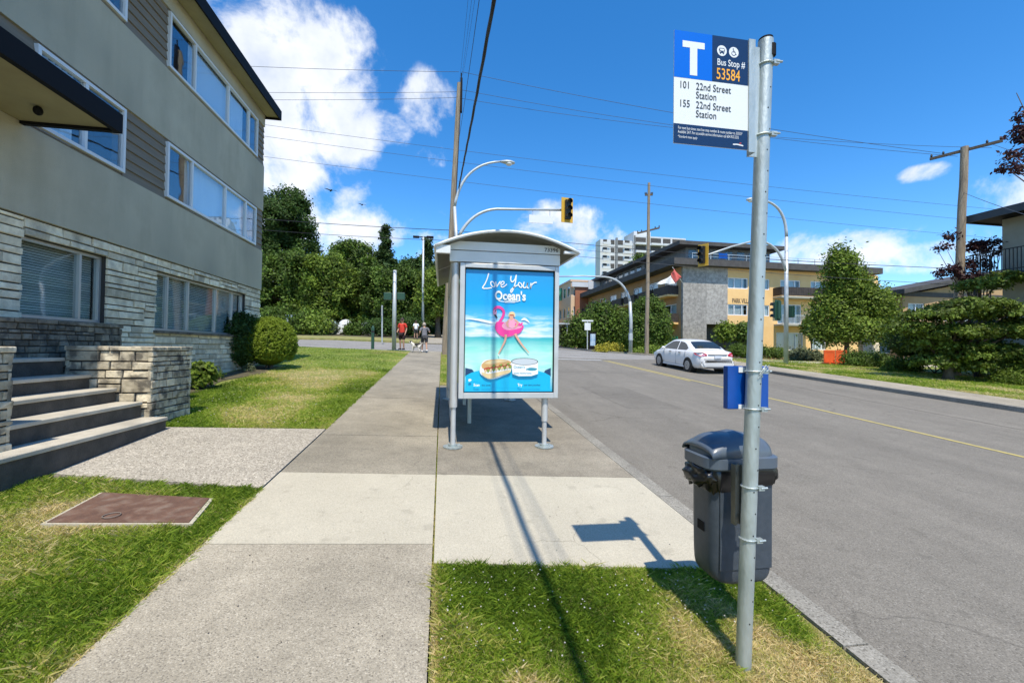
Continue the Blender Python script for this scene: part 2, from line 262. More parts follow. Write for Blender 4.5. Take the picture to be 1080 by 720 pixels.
# ------------------------------------------------------------------ mesh helpers
class MB:
    def __init__(s): s.v = []; s.f = []; s.m = []; s.a = []
    def add(s, vs, fs, mi=0, val=None):
        o = len(s.v); s.v += [tuple(float(c) for c in v) for v in vs]; s.f += [tuple(i + o for i in f) for f in fs]; s.m += [mi] * len(fs)
        s.a += [R.random() if val is None else val] * len(vs); return s
    def box(s, a, b, mi=0, val=None):
        x0, y0, z0 = [min(a[i], b[i]) for i in range(3)]; x1, y1, z1 = [max(a[i], b[i]) for i in range(3)]
        return s.add([(x0, y0, z0), (x1, y0, z0), (x1, y1, z0), (x0, y1, z0), (x0, y0, z1), (x1, y0, z1), (x1, y1, z1), (x0, y1, z1)],
                     [(0, 3, 2, 1), (4, 5, 6, 7), (0, 1, 5, 4), (1, 2, 6, 5), (2, 3, 7, 6), (3, 0, 4, 7)], mi, val)
    def tube(s, pts, r, n=10, mi=0, cap=True, val=None):
        pts = [Vector(p) for p in pts]; rs = r if isinstance(r, (list, tuple)) else [r] * len(pts)
        vs = []; fs = []; k = len(pts); ref = None
        for i, p in enumerate(pts):
            t = (pts[min(i + 1, k - 1)] - pts[max(i - 1, 0)]).normalized()
            if ref is None: ref = Vector((0, 0, 1)) if abs(t.z) < .9 else Vector((1, 0, 0))
            a = t.cross(ref).normalized(); b = t.cross(a).normalized(); ref = (-b) if i >= 0 else ref
            ref = b.cross(t) if False else ref
            for j in range(n):
                q = 2 * pi * j / n; vs.append(p + (a * cos(q) + b * sin(q)) * rs[i])
            ref = a.cross(t)
        for i in range(k - 1):
            for j in range(n):
                fs.append((i * n + j, i * n + (j + 1) % n, (i + 1) * n + (j + 1) % n, (i + 1) * n + j))
        if cap: fs += [tuple(range(n)), tuple((k - 1) * n + j for j in reversed(range(n)))]
        return s.add(vs, fs, mi, val)
    def loft(s, rings, mi=0, cap=True, closed=True, val=None):
        n = len(rings[0]); vs = [p for r in rings for p in r]; fs = []
        for i in range(len(rings) - 1):
            for j in range(n if closed else n - 1):
                fs.append((i * n + j, i * n + (j + 1) % n, (i + 1) * n + (j + 1) % n, (i + 1) * n + j))
        if cap: fs += [tuple(reversed(range(n))), tuple((len(rings) - 1) * n + j for j in range(n))]
        return s.add(vs, fs, mi, val)
    def poly(s, pts, off, mi=0):
        """prism: polygon extruded by vector off"""
        n = len(pts); q = [tuple(p[i] + off[i] for i in range(3)) for p in pts]
        return s.add(list(pts) + q, [tuple(range(n)), tuple(reversed(range(n, 2 * n)))] + [(i, i + n, (i + 1) % n + n, (i + 1) % n) for i in range(n)], mi)
    def ell(s, c, r, mi=0, nu=14, nv=9):
        vs = []; fs = []
        for i in range(nv + 1):
            th = pi * i / nv
            for j in range(nu):
                ph = 2 * pi * j / nu; vs.append((c[0] + r[0] * sin(th) * cos(ph), c[1] + r[1] * sin(th) * sin(ph), c[2] + r[2] * cos(th)))
        for i in range(nv):
            for j in range(nu): fs.append((i * nu + j, (i + 1) * nu + j, (i + 1) * nu + (j + 1) % nu, i * nu + (j + 1) % nu))
        return s.add(vs, fs, mi)
    def build(s, name, mats, parent=None, smooth=False, local=False, bevel=0, auto=None):
        if not isinstance(mats, (list, tuple)): mats = [mats]
        me = bpy.data.meshes.new(name); off = Vector((0, 0, 0))
        if parent is not None and not local: off = world_loc(parent)
        me.from_pydata([(v[0] - off[0], v[1] - off[1], v[2] - off[2]) for v in s.v], [], s.f)
        for m in mats: me.materials.append(M[m] if isinstance(m, str) else m)
        me.polygons.foreach_set('material_index', s.m)
        at = me.attributes.new('v', 'FLOAT', 'POINT'); at.data.foreach_set('value', s.a)
        bm = bmesh.new(); bm.from_mesh(me); bmesh.ops.recalc_face_normals(bm, faces=bm.faces); bm.to_mesh(me); bm.free()
        if smooth:
            me.polygons.foreach_set('use_smooth', [True] * len(me.polygons))
            if auto: me.set_sharp_from_angle(angle=radians(auto))
        me.update(); o = bpy.data.objects.new(name, me); COL.objects.link(o)
        if parent is not None: o.parent = parent
        if bevel:
            b = o.modifiers.new('bevel', 'BEVEL'); b.width = bevel; b.segments = 2; b.limit_method = 'ANGLE'; b.angle_limit = radians(40)
        return o
def world_loc(o):
    v = Vector((0, 0, 0))
    while o is not None: v = v + o.location; o = o.parent
    return v
def thing(name, label, cat, loc=(0, 0, 0), rz=0, group=None):
    o = bpy.data.objects.new(name, None); COL.objects.link(o); o.location = loc; o.rotation_euler = (0, 0, rz); o.empty_display_size = .1
    o['label'] = label; o['category'] = cat
    if group: o['group'] = group
    return o
def tag(o, label, cat, group=None, kind=None):
    o['label'] = label; o['category'] = cat
    if group: o['group'] = group
    if kind: o['kind'] = kind
    return o
def struct(o): o['kind'] = 'structure'; return o
def npmesh(name, V, F, mats, vals=None, parent=None, local=False, midx=None):
    V = np.asarray(V, dtype=np.float32); F = np.asarray(F, dtype=np.int32)
    if parent is not None and not local: V = V - np.array(world_loc(parent), dtype=np.float32)
    me = bpy.data.meshes.new(name); k = F.shape[1]
    me.vertices.add(len(V)); me.vertices.foreach_set('co', V.ravel()); me.loops.add(F.size); me.loops.foreach_set('vertex_index', F.ravel())
    me.polygons.add(len(F)); me.polygons.foreach_set('loop_start', np.arange(len(F), dtype=np.int32) * k)
    if vals is not None:
        at = me.attributes.new('v', 'FLOAT', 'POINT'); at.data.foreach_set('value', np.asarray(vals, dtype=np.float32))
    for m in (mats if isinstance(mats, (list, tuple)) else [mats]): me.materials.append(M[m])
    if midx is not None: me.polygons.foreach_set('material_index', midx)
    me.update(); me.validate(); o = bpy.data.objects.new(name, me); COL.objects.link(o)
    if parent is not None: o.parent = parent
    return o
def copy_tree(o, parent=None):
    c = o.copy(); COL.objects.link(c); c.parent = parent
    for ch in list(o.children): copy_tree(ch, c)
    return c
TXT = {}
def text(mb, body, size, x, z, y, mi=0, bold=0.0, align='LEFT', sx=1.0, depth=.0015, zs=1.0):
    """flat lettering in the X-Z plane facing -Y with lower left at (x, z)"""
    key = (body, bold)
    if key not in TXT:
        cu = bpy.data.curves.new('t', 'FONT'); cu.body = body; cu.size = 1; cu.offset = bold; cu.resolution_u = 3
        ob = bpy.data.objects.new('t', cu); COL.objects.link(ob); dg = bpy.context.evaluated_depsgraph_get()
        me = bpy.data.meshes.new_from_object(ob.evaluated_get(dg)); TXT[key] = ([tuple(v.co) for v in me.vertices], [tuple(p.vertices) for p in me.polygons])
        bpy.data.objects.remove(ob); bpy.data.curves.remove(cu); bpy.data.meshes.remove(me)
    vs, fs = TXT[key]
    if not vs: return 0
    w = max(v[0] for v in vs) * size * sx
    ox = x - (w / 2 if align == 'CENTER' else 0)
    mb.add([(ox + v[0] * size * sx, y, z + v[1] * size * zs) for v in vs], fs, mi); return w
def disc(mb, x, z, r, y, mi=0, n=24, rz=None, a0=0, a1=2 * pi):
    rz = rz or r
    mb.add([(x + r * cos(a0 + (a1 - a0) * i / n), y, z + rz * sin(a0 + (a1 - a0) * i / n)) for i in range(n + (0 if a1 - a0 > 6.28 else 1))], [tuple(range(n + (0 if a1 - a0 > 6.28 else 1)))], mi)
def stroke(mb, pts, w, y, mi=0):
    """a flat brush line in the X-Z plane"""
    n = len(pts); L = []; Rr = []
    for i, p in enumerate(pts):
        a = pts[max(0, i - 1)]; b = pts[min(n - 1, i + 1)]; dx, dz = b[0] - a[0], b[1] - a[1]; l = sqrt(dx * dx + dz * dz) or 1
        ww = (w[i] if isinstance(w, (list, tuple)) else w) / 2; L.append((p[0] - dz / l * ww, y, p[1] + dx / l * ww)); Rr.append((p[0] + dz / l * ww, y, p[1] - dx / l * ww))
    mb.add(L + Rr, [(i, i + 1, n + i + 1, n + i) for i in range(n - 1)], mi)
def sm(pts, k=5):
    """catmull-rom smoothing"""
    out = []; n = len(pts)
    for i in range(n - 1):
        p0, p1, p2, p3 = pts[max(0, i - 1)], pts[i], pts[i + 1], pts[min(n - 1, i + 2)]
        for j in range(k):
            t = j / k; out.append(tuple(.5 * (2 * p1[c] + (p2[c] - p0[c]) * t + (2 * p0[c] - 5 * p1[c] + 4 * p2[c] - p3[c]) * t * t + (3 * p1[c] - p0[c] - 3 * p2[c] + p3[c]) * t ** 3) for c in range(len(p1))))
    return out + [tuple(pts[-1])]
def strip(name, Y0, Y1, XL, XR, dz, m, ny=20, nx=4, skirt=.1, yskew=None):
    """a slab of ground draped over the terrain between XL(Y) and XR(Y)"""
    XLf = XL if callable(XL) else (lambda y: XL); XRf = XR if callable(XR) else (lambda y: XR)
    mb = MB(); slab(mb, Y0, Y1, XLf, XRf, dz, ny, nx, skirt, yskew); return struct(mb.build(name, m))
def slab(mb, Y0, Y1, XLf, XRf, dz, ny=4, nx=2, skirt=.1, yskew=None, mi=0):
    vs = []; fs = []
    for j in range(ny + 1):
        for i in range(nx + 1):
            t = i / nx; a = Y0 if not callable(Y0) else Y0(t); b = Y1 if not callable(Y1) else Y1(t)
            y = a + (b - a) * j / ny; x = XLf(y) + (XRf(y) - XLf(y)) * t; vs.append((x, y, H(x, y) + dz))
    for j in range(ny):
        for i in range(nx): q = j * (nx + 1) + i; fs.append((q, q + 1, q + nx + 2, q + nx + 1))
    bd = [i for i in range(nx + 1)] + [(j + 1) * (nx + 1) - 1 for j in range(1, ny + 1)] + [ny * (nx + 1) + i for i in reversed(range(nx))] + [j * (nx + 1) for j in reversed(range(1, ny))]
    o = len(vs); vs += [(vs[b][0], vs[b][1], vs[b][2] - skirt) for b in bd]
    for k in range(len(bd)): fs.append((bd[k], bd[(k + 1) % len(bd)], o + (k + 1) % len(bd), o + k))
    mb.add(vs, fs, mi)

# ------------------------------------------------------------------ the ground
gy = [-40, -20, -10, -5, 0, 5, 10, 15, 20, 24, 28, 34, 40, 50, 60, 80, 110, 200, 500]
gx = [-500, -200, -80, -40, -20, -8, -5, -1.7, 3, 6, 10, 14, 18, 25, 35, 50, 60, 120, 500]
mb = MB(); vs = [(x, y, H(x, y) - .32) for y in gy for x in gx]; n = len(gx)
mb.add(vs, [(j * n + i, j * n + i + 1, (j + 1) * n + i + 1, (j + 1) * n + i) for j in range(len(gy) - 1) for i in range(n - 1)])
struct(mb.build('ground', 'lawn'))
RD = -.13
strip('road', -20, 110, 2.3, 14.7, RD, 'asphalt', 66, 10, .1)
o = strip('cross_street', 24.4, 34.6, -70, 90, RD + .004, 'asphalt_glare', 8, 80, .1)
# sidewalk slabs with real joints (near ones measured)
jy = [(-3.0, -3.0), (-1.4, -1.4), (.15, .1), (1.7, 1.62), (3.38, 3.25), (4.87, 4.72)]
y = 4.87
while y < 24: y += 1.52; jy.append((y, y - .1))
M['agg_far'] = aggregate('agg_far', (.28, .25, .192), (.17, .15, .118), (.37, .335, .265), 120, .22)
mbs = {'agg': MB(), 'new_concrete': MB(), 'agg_far': MB()}
for k in range(len(jy) - 1):
    a, b = jy[k], jy[k + 1]; g = .006
    if k in (2,): continue
    a_ = a if k != 3 else jy[2]
    w = lambda yy: -1.66 if yy < 8 else -1.68
    key = 'new_concrete' if k == 4 else ('agg' if k < 4 else 'agg_far')
    slab(mbs[key], (lambda t, a_=a_: a_[0] + (a_[1] - a_[0]) * t + g), (lambda t, b=b: b[0] + (b[1] - b[0]) * t - g), w, lambda yy: -.045, R.uniform(-.002, .002), 4, 3, .08)
struct(mbs['agg'].build('sidewalk', 'agg')); struct(mbs['agg_far'].build('sidewalk_far_slabs', 'agg_far'))
# light new panel carries on across the boulevard
slab(mbs['new_concrete'], lambda t: 3.0 - .28 * t, lambda t: 4.72 - .2 * t, lambda yy: -.03, lambda yy: 2.16, 0, 4, 4, .1)
struct(mbs['new_concrete'].build('sidewalk_new_panel', 'new_concrete'))
mb = MB()
yy = 4.73
for k, y2 in enumerate((6.9, 9.1, 11.4)):
    slab(mb, (lambda t, a=yy: a - (.2 * t if a < 5 else 0)), y2 - .012, lambda q: -.03, lambda q: 2.16, -.002 * k, 4, 4, .1); yy = y2
struct(mb.build('shelter_pad', 'pad'))
strip('boulevard_grass_far', 11.4, 23.8, -.03, 2.16, .01, 'lawn', 12, 3, .1)
strip('boulevard_grass_near', lambda t: -6, lambda t: 3.0 - .28 * t, -.03, 2.16, -.02, 'lawn_near', 12, 3, .1)
# kerbs
mb = MB(); yy = -12
while yy < 23.5:
    slab(mb, yy + .004, yy + 1.99, lambda q: 2.165, lambda q: 2.32, 0, 3, 1, .2); yy += 2
struct(mb.build('kerb', 'kerbc'))
strip('gutter_strip', -12, 24, 2.32, 2.42, RD + .006, 'kerbc', 20, 1, .02)
# front lawn, aggregate apron, lawn beyond
strip('front_lawn', -6, lambda t: 4.95 - .55 * t, -14, -1.675, -.015, 'lawn_near', 12, 6, .1)
strip('entrance_apron', lambda t: 4.97 - .55 * t, 6.69, lambda q: -4.4, lambda q: -1.675, .004, 'agg2', 4, 4, .1)
strip('side_lawn', 6.7, 24.2, -14, -1.685, -.01, 'lawn', 20, 8, .1)
strip('path_apron_left', 4.9, 6.69, -14, -4.41, -.02, 'soil', 3, 3, .1)
# far side of the crossing, left
strip('far_verge', 34.8, 40, -70, -1.8, .0, 'lawn_dry', 4, 20, .3)
strip('far_wood_floor', 40, 90, -80, -1.8, .01, 'soil', 10, 20, .1)
strip('far_sidewalk', 34.6, 80, -1.75, .1, .01, 'agg', 20, 2, .1)
strip('far_boulevard', 34.7, 100, .12, 2.3, .0, 'lawn', 20, 2, .3)
# right side near block
def xr(yq, r=4.5, y1=24.2, x=14.7):
    d = yq - (y1 - r); return x + (0 if d <= 0 else r - sqrt(max(0, r * r - d * d)))
strip('right_kerb', -14, 24.2, lambda q: xr(q), lambda q: xr(q) + .16, 0, 'kerbc', 70, 1, .2)
strip('right_sidewalk', -14, 24.2, lambda q: xr(q) + .165, lambda q: xr(q) + 1.75, .003, 'agg', 50, 2, .1)
strip('right_boulevard_grass', -14, 24.0, lambda q: xr(q) + 1.76, 60, -.01, 'lawn', 40, 16, .2)
strip('right_corner_path', 22.0, 23.6, 18.5, 60, .012, 'new_concrete', 3, 20, .05)
# right far block
def xf(yq, r=4, y0=34.8, x=13.6):
    d = (y0 + r) - yq; return x + (0 if d <= 0 else r - sqrt(max(0, r * r - d * d)))
strip('far_kerb', 34.8, 100, lambda q: xf(q), lambda q: xf(q) + .2, 0, 'kerbc', 50, 1, .2)
strip('far_right_sidewalk', 34.82, 100, lambda q: xf(q) + .205, lambda q: xf(q) + 2.4, .003, 'agg', 50, 2, .1)
strip('far_right_lawn', 34.84, 100, lambda q: xf(q) + 2.41, 90, -.005, 'lawn', 30, 20, .2)
strip('far_right_path', 35.0, 36.6, 17, 90, .012, 'new_concrete', 2, 20, .05)
# painted lines
M['asphalt_dark'] = aggregate('asphalt_dark', (.172, .157, .131), (.1, .092, .077), (.235, .218, .187), 130, .12, .5)
mb = MB(); slab(mb, 9.2, 12.6, lambda q: 4.2, lambda q: 5.6, RD + .003, 6, 2, .002); slab(mb, 16.5, 17.3, lambda q: 2.6, lambda q: 8.6, RD + .003, 2, 8, .002); struct(mb.build('road_patch', 'asphalt_dark'))
mb = MB()
for k_, (xa, ya, n_) in enumerate(((12.0, 5, 30),)):
    rk = random.Random(k_); x_ = xa; pts_ = []
    for i in range(n_): pts_.append((x_, ya + i * .42)); x_ += rk.uniform(-.07, .07)
    slab(mb, ya, ya + (n_ - 1) * .42, lambda q, P=pts_, y0=ya: P[min(len(P) - 1, int((q - y0) / .42 + .01))][0], lambda q, P=pts_, y0=ya: P[min(len(P) - 1, int((q - y0) / .42 + .01))][0] + .025 + .012 * sin(q * 5), RD + .0045, (n_ - 1), 1, .001)
struct(mb.build('road_tar_seam', 'asphalt_dark'))
mb = MB()
for y0, y1 in ((-14, 13.5), (13.5, 23.0)): slab(mb, y0, y1, lambda q: 9.25, lambda q: 9.36, RD + .006, 40, 1, .002)
slab(mb, 14.5, 23.0, lambda q: 9.02 , lambda q: 9.13, RD + .006, 20, 1, .002)
slab(mb, 36, 90, lambda q: 8.5, lambda q: 8.62, RD + .008, 40, 1, .002)
struct(mb.build('yellow_centre_line', 'yellow_paint'))
mb = MB()
slab(mb, 23.0, 23.45, lambda q: 2.8, lambda q: 9.0, RD + .007, 2, 10, .002)
for a in (25.0, 27.4): slab(mb, a, a + .2, lambda q: 2.6, lambda q: 14.4, RD + .009, 1, 14, .002)
for a in (32.0, 33.9): slab(mb, a, a + .2, lambda q: 2.6, lambda q: 14.4, RD + .009, 1, 14, .002)
slab(mb, 35.4, 35.8, lambda q: 8.9, lambda q: 13.4, RD + .007, 1, 6, .002)
struct(mb.build('white_crosswalk_lines', 'white_paint'))
#%%PART2
# ------------------------------------------------------------------ building helpers
def obox(mb, fr, s0, s1, d0, d1, z0, z1, mi=0, val=None):
    o, a, n = fr; P = lambda s, d, z: (o[0] + a[0] * s + n[0] * d, o[1] + a[1] * s + n[1] * d, z)
    mb.add([P(s0, d0, z0), P(s1, d0, z0), P(s1, d1, z0), P(s0, d1, z0), P(s0, d0, z1), P(s1, d0, z1), P(s1, d1, z1), P(s0, d1, z1)],
           [(0, 3, 2, 1), (4, 5, 6, 7), (0, 1, 5, 4), (1, 2, 6, 5), (2, 3, 7, 6), (3, 0, 4, 7)], mi, val)
def cells(s0, s1, z0, z1, holes):
    ss = sorted({s0, s1} | {min(max(h[i], s0), s1) for h in holes for i in (0, 1)}); out = []
    for i in range(len(ss) - 1):
        a, b = ss[i], ss[i + 1]
        if b - a < 1e-4: continue
        m = (a + b) / 2; blk = sorted([(max(h[2], z0), min(h[3], z1)) for h in holes if h[0] < m < h[1] and h[3] > z0 and h[2] < z1]); z = z0
        for (q0, q1) in blk:
            if q0 - z > 1e-4: out.append((a, b, z, q0))
            z = max(z, q1)
        if z1 - z > 1e-4: out.append((a, b, z, z1))
    return out
def wall(mb, fr, s0, s1, z0, z1, holes, th=.2, d=0, mi=0):
    for c in cells(s0, s1, z0, z1, holes): obox(mb, fr, c[0], c[1], d - th, d, c[2], c[3], mi)
def ashlar(fr, rects, name, m, parent, d=.0, seed=1, hmin=.07, hmax=.24, wmin=.18, wmax=.75, prot=.035, gap=.012):
    rr = random.Random(seed); mb = MB()
    def cut(s0, s1, z0, z1):
        w, h = s1 - s0, z1 - z0
        if h > hmax or (h > hmin * 2.2 and w < wmax and rr.random() < .35):
            q = z0 + h * rr.uniform(.3, .7) if h < hmax * 2.2 else z0 + rr.uniform(hmin * 1.3, hmax)
            cut(s0, s1, z0, q); cut(s0, s1, q, z1); return
        if w > wmax or (w > wmin * 2.5 and rr.random() < .3):
            q = s0 + rr.uniform(wmin, min(wmax, w - wmin)); cut(s0, q, z0, z1); cut(q, s1, z0, z1); return
        g = gap / 2; o, a, n = fr; p = d + prot * rr.uniform(.35, 1); j = lambda: rr.uniform(-.004, .004); c = .006
        P = lambda s, dd, z: (o[0] + a[0] * s + n[0] * dd, o[1] + a[1] * s + n[1] * dd, z)
        A = [(s0 + g + j(), z0 + g + j()), (s1 - g + j(), z0 + g + j()), (s1 - g + j(), z1 - g + j()), (s0 + g + j(), z1 - g + j())]
        cx, cz = (s0 + s1) / 2, (z0 + z1) / 2
        B = [(x + c * (1 if x < cx else -1), z + c * (1 if z < cz else -1)) for x, z in A]
        pj = [p + rr.uniform(-.008, .008) for _ in range(4)]
        mb.add([P(x, d - .02, z) for x, z in A] + [P(x, p - .01, z) for x, z in A] + [P(B[k][0], pj[k], B[k][1]) for k in range(4)],
               [(i, (i + 1) % 4, (i + 1) % 4 + 4, i + 4) for i in range(4)] + [(i + 4, (i + 1) % 4 + 4, (i + 1) % 4 + 8, i + 8) for i in range(4)] + [(8, 9, 10, 11)], 0, rr.random())
    for r in rects:
        s0, s1, z0, z1 = r
        # long rough courses first
        z = z0
        while z < z1 - 1e-4:
            q = min(z1, z + rr.uniform(.22, .5));
            if z1 - q < .12: q = z1
            s = s0
            while s < s1 - 1e-4:
                t = min(s1, s + rr.uniform(.7, 1.7))
                if s1 - t < .3: t = s1
                cut(s, t, z, q); s = t
            z = q
    return mb.build(name, m, parent)
def window(parent, fr, s0, s1, z0, z1, mull=(), fm='white_frame', fw_=.05, d=-.03, glass='glass', curtains=None, blind=False, rail=None, name='window', sill=False, detail=True):
    mb = MB(); o, a, n = fr
    obox(mb, fr, s0, s1, d - .05, d + .03, z0, z0 + fw_); obox(mb, fr, s0, s1, d - .05, d + .03, z1 - fw_, z1)
    obox(mb, fr, s0, s0 + fw_, d - .05, d + .03, z0 + fw_, z1 - fw_); obox(mb, fr, s1 - fw_, s1, d - .05, d + .03, z0 + fw_, z1 - fw_)
    for q in mull: obox(mb, fr, q - fw_ / 2, q + fw_ / 2, d - .05, d + .026, z0 + fw_, z1 - fw_)
    if rail: obox(mb, fr, s0 + fw_, s1 - fw_, d - .04, d + .02, rail - .015, rail + .015)
    f = mb.build(name, fm, parent)
    edges = [s0 + fw_] + list(mull) + [s1 - fw_]
    p = MB()
    for i in range(len(edges) - 1): obox(p, fr, edges[i] + (.0 if i == 0 else fw_ / 2), edges[i + 1] - (0 if i == len(edges) - 2 else fw_ / 2), d - .02, d - .014, z0 + fw_, z1 - fw_)
    def sub(mb_, nm, m): 
        off = world_loc(f); ob = mb_.build(nm, m, f); return ob
    sub(p, 'pane', glass)
    if curtains:
        c = MB()
        for i, t in enumerate(curtains):
            if t:
                a0, a1 = edges[i], edges[min(i + 1, len(edges) - 1)]; k = max(2, int((a1 - a0) / .06)); w = (a1 - a0) * t
                pts = [(a0 + w * j / k, d - .14 + .018 * (1 if j % 2 else -1)) for j in range(k + 1)]
                vs = [(o[0] + a[0] * s + n[0] * dd, o[1] + a[1] * s + n[1] * dd, z) for z in (z0, z1) for s, dd in pts]
                c.add(vs, [(j, j + 1, k + 2 + j, k + 1 + j) for j in range(k)], 0)
        if c.v: sub(c, 'curtain', 'curtain')
    if blind:
        c = MB(); z = z0 + fw_; 
        while z < z1 - .05:
            sag = .0; o_ = fr
            P = lambda s, dd, zz: (o[0] + a[0] * s + n[0] * dd, o[1] + a[1] * s + n[1] * dd, zz)
            c.add([P(s0 + .03, d - .1, z), P(s1 - .03, d - .1, z), P(s1 - .03, d - .115, z + .034), P(s0 + .03, d - .115, z + .034)], [(0, 1, 2, 3)], 0); z += .04
        sub(c, 'blind', 'blind')
    return f

# ------------------------------------------------------------------ left apartment building
bld = thing('apartment_building', 'grey-green stucco apartment block with white window frames over a pale stone ground floor', 'building', (-5.8, 6, H(-5.8, 6)))
LF = ((-5.8, -4), (0, 1), (1, 0)); Y = lambda y: y + 4
Z0 = .0; YE = 14.95
TOPW = [(Y(4.3), Y(8.77)), (Y(10.0), Y(14.38))]; LOWW = [(Y(7.08), Y(8.82)), (Y(10.03), Y(14.4))]
mb = MB()
holesU = [(-1, Y(YE) + 1, 7.46, 8.75), (Y(7.0) - 5, Y(8.86) , 4.70, 5.99), (Y(8.86), Y(YE) + 1, 4.70, 5.99)]
wall(mb, LF, 0, Y(YE), 3.43, 9.2, holesU, .22)
mb.box((-18, -4, 3.43), (-6.02, -3.8, 9.0)); mb.box((-18, YE - .2, .3), (-6.02, YE, 9.0)); mb.box((-18, -4, .3), (-17.8, YE, 9.0))
obox(mb, LF, 0, Y(YE), -.22, -.06, .2, 2.0 - .07); 
mb.build('stucco_wall', 'stucco', bld)
# clapboard bands
mb = MB()
for (z0, z1, wins) in ((7.46, 8.75, TOPW), (4.70, 5.99, LOWW)):
    for (s0, s1, _, _) in cells(0, Y(YE), z0, z1, [(w[0], w[1], 0, 99) for w in wins]):
        k = 7; h = (z1 - z0) / k
        for i in range(k):
            a = z0 + i * h; o_, a_, n_ = LF; P = lambda s, d, z: (o_[0] + a_[0] * s + n_[0] * d, o_[1] + a_[1] * s + n_[1] * d, z)
            mb.add([P(s0, -.012, a), P(s1, -.012, a), P(s1, -.04, a + h), P(s0, -.04, a + h), P(s0, -.2, a), P(s1, -.2, a), P(s1, -.2, a + h), P(s0, -.2, a + h)],
                   [(0, 1, 2, 3), (0, 4, 5, 1), (3, 2, 6, 7), (1, 5, 6, 2), (0, 3, 7, 4)], 0)
    # strips over and under windows
    for w in wins:
        obox(mb, LF, w[0], w[1], -.2, -.03, z0, z0 + .045); obox(mb, LF, w[0], w[1], -.2, -.03, z1 - .045, z1)
mb.build('clapboard_siding', 'siding', bld)
for (w, z0, z1, mu, cu) in ((TOPW[0], 7.52, 8.70, (5.5, 7.3), (0, 1, .4)), (TOPW[1], 7.52, 8.70, (10.97, 12.55, 13.78), (0, 1, .95, 0)),
                        (LOWW[0], 4.76, 5.93, (7.95,), (.9, 0)), (LOWW[1], 4.67 + .09, 5.93, (10.95, 12.5, 13.7), (0, 1, 1, 0))):
    window(bld, LF, w[0], w[1], z0, z1, [Y(m) for m in mu], 'white_frame', .055, .0, 'glass', cu)
# ground floor stone
W1 = (Y(7.03), Y(8.56), 2.0, 3.16); W2 = (Y(9.88), Y(13.95), 1.93, 3.16)
mb = MB(); wall(mb, LF, 0, Y(YE), .2, 3.43, [W1, W2, (Y(1.2), Y(2.4), 0, 3.0)], .2, -.07); mb.build('mortar_wall', 'mortar', bld)
rects = []
for c in cells(0.02, Y(YE), .45, 3.42, [(W1[0], W1[1], W1[2], W1[3]), W2, (Y(1.2), Y(2.4), 0, 3.0)]): rects.append(c)
ashlar(LF, rects, 'stone_facing', 'stone_pale', bld, -.06, 5, .075, .21, .2, .8, .045, .02)
mb = MB(); obox(mb, LF, W1[0] - .05, W1[1] + .12, -.06, .03, 1.94, 1.995); obox(mb, LF, W2[0] - .06, W2[1] + .06, -.06, .03, 1.87, 1.925); mb.build('window_sill', 'stone_dark', bld)
window(bld, LF, W1[0], W1[1], W1[2], W1[3], (Y(8.13),), 'alu_frame', .045, -.16, 'glass_dark', None, True)
window(bld, LF, W2[0], W2[1], W2[2], W2[3], (Y(10.42), Y(11.2), Y(12.45), Y(13.35)), 'alu_frame', .045, -.16, 'glass_dark', None, True)
mb = MB(); obox(mb, LF, Y(1.2), Y(2.4), -.3, -.24, .9, 3.0); dr = mb.build('entrance_door', 'dark_trim', bld)
mb = MB(); mb.tube([(-5.98, 1.35, 1.7), (-5.98, 1.35, 2.3)], .02); mb.build('handle', 'alu_frame', dr)
# dark rooms behind the glass
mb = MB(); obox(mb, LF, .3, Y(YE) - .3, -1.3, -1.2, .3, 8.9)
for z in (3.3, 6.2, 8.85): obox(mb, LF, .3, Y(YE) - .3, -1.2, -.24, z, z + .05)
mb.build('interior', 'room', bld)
# roof
mb = MB(); mb.box((-18.5, -4.6, 9.205), (-5.38, YE + .06, 9.26)); rf = mb.build('roof', 'soffit', bld)
mb = MB(); mb.box((-5.38, -4.6, 9.06), (-5.34, YE + .1, 9.37)); mb.box((-18.5, YE + .06, 9.06), (-5.382, YE + .1, 9.37)); mb.box((-18.5, -4.6, 9.263), (-5.382, YE + .058, 9.34)); mb.build('fascia', 'dark_trim', rf)
mb = MB(); mb.box((-5.78, -4.4, 9.12), (-5.4, YE + .04, 9.2)); mb.build('soffit_board', 'soffit', rf)
# entrance canopy
mb = MB(); mb.box((-5.79, .6, 4.7), (-4.66, 6.86, 4.76)); cp = mb.build('entrance_canopy', 'soffit', bld)
mb = MB(); mb.box((-4.66, .6, 4.66), (-4.58, 6.93, 4.93)); mb.box((-5.79, 6.86, 4.66), (-4.66, 6.93, 4.93)); mb.box((-5.79, .6, 4.763), (-4.662, 6.858, 4.9)); mb.build('canopy_fascia', 'dark_trim', cp)
mb = MB(); mb.ell((-5.2, 6.4, 4.64), (.05, .05, .06)); mb.build('canopy_lamp', 'dark_trim', cp)

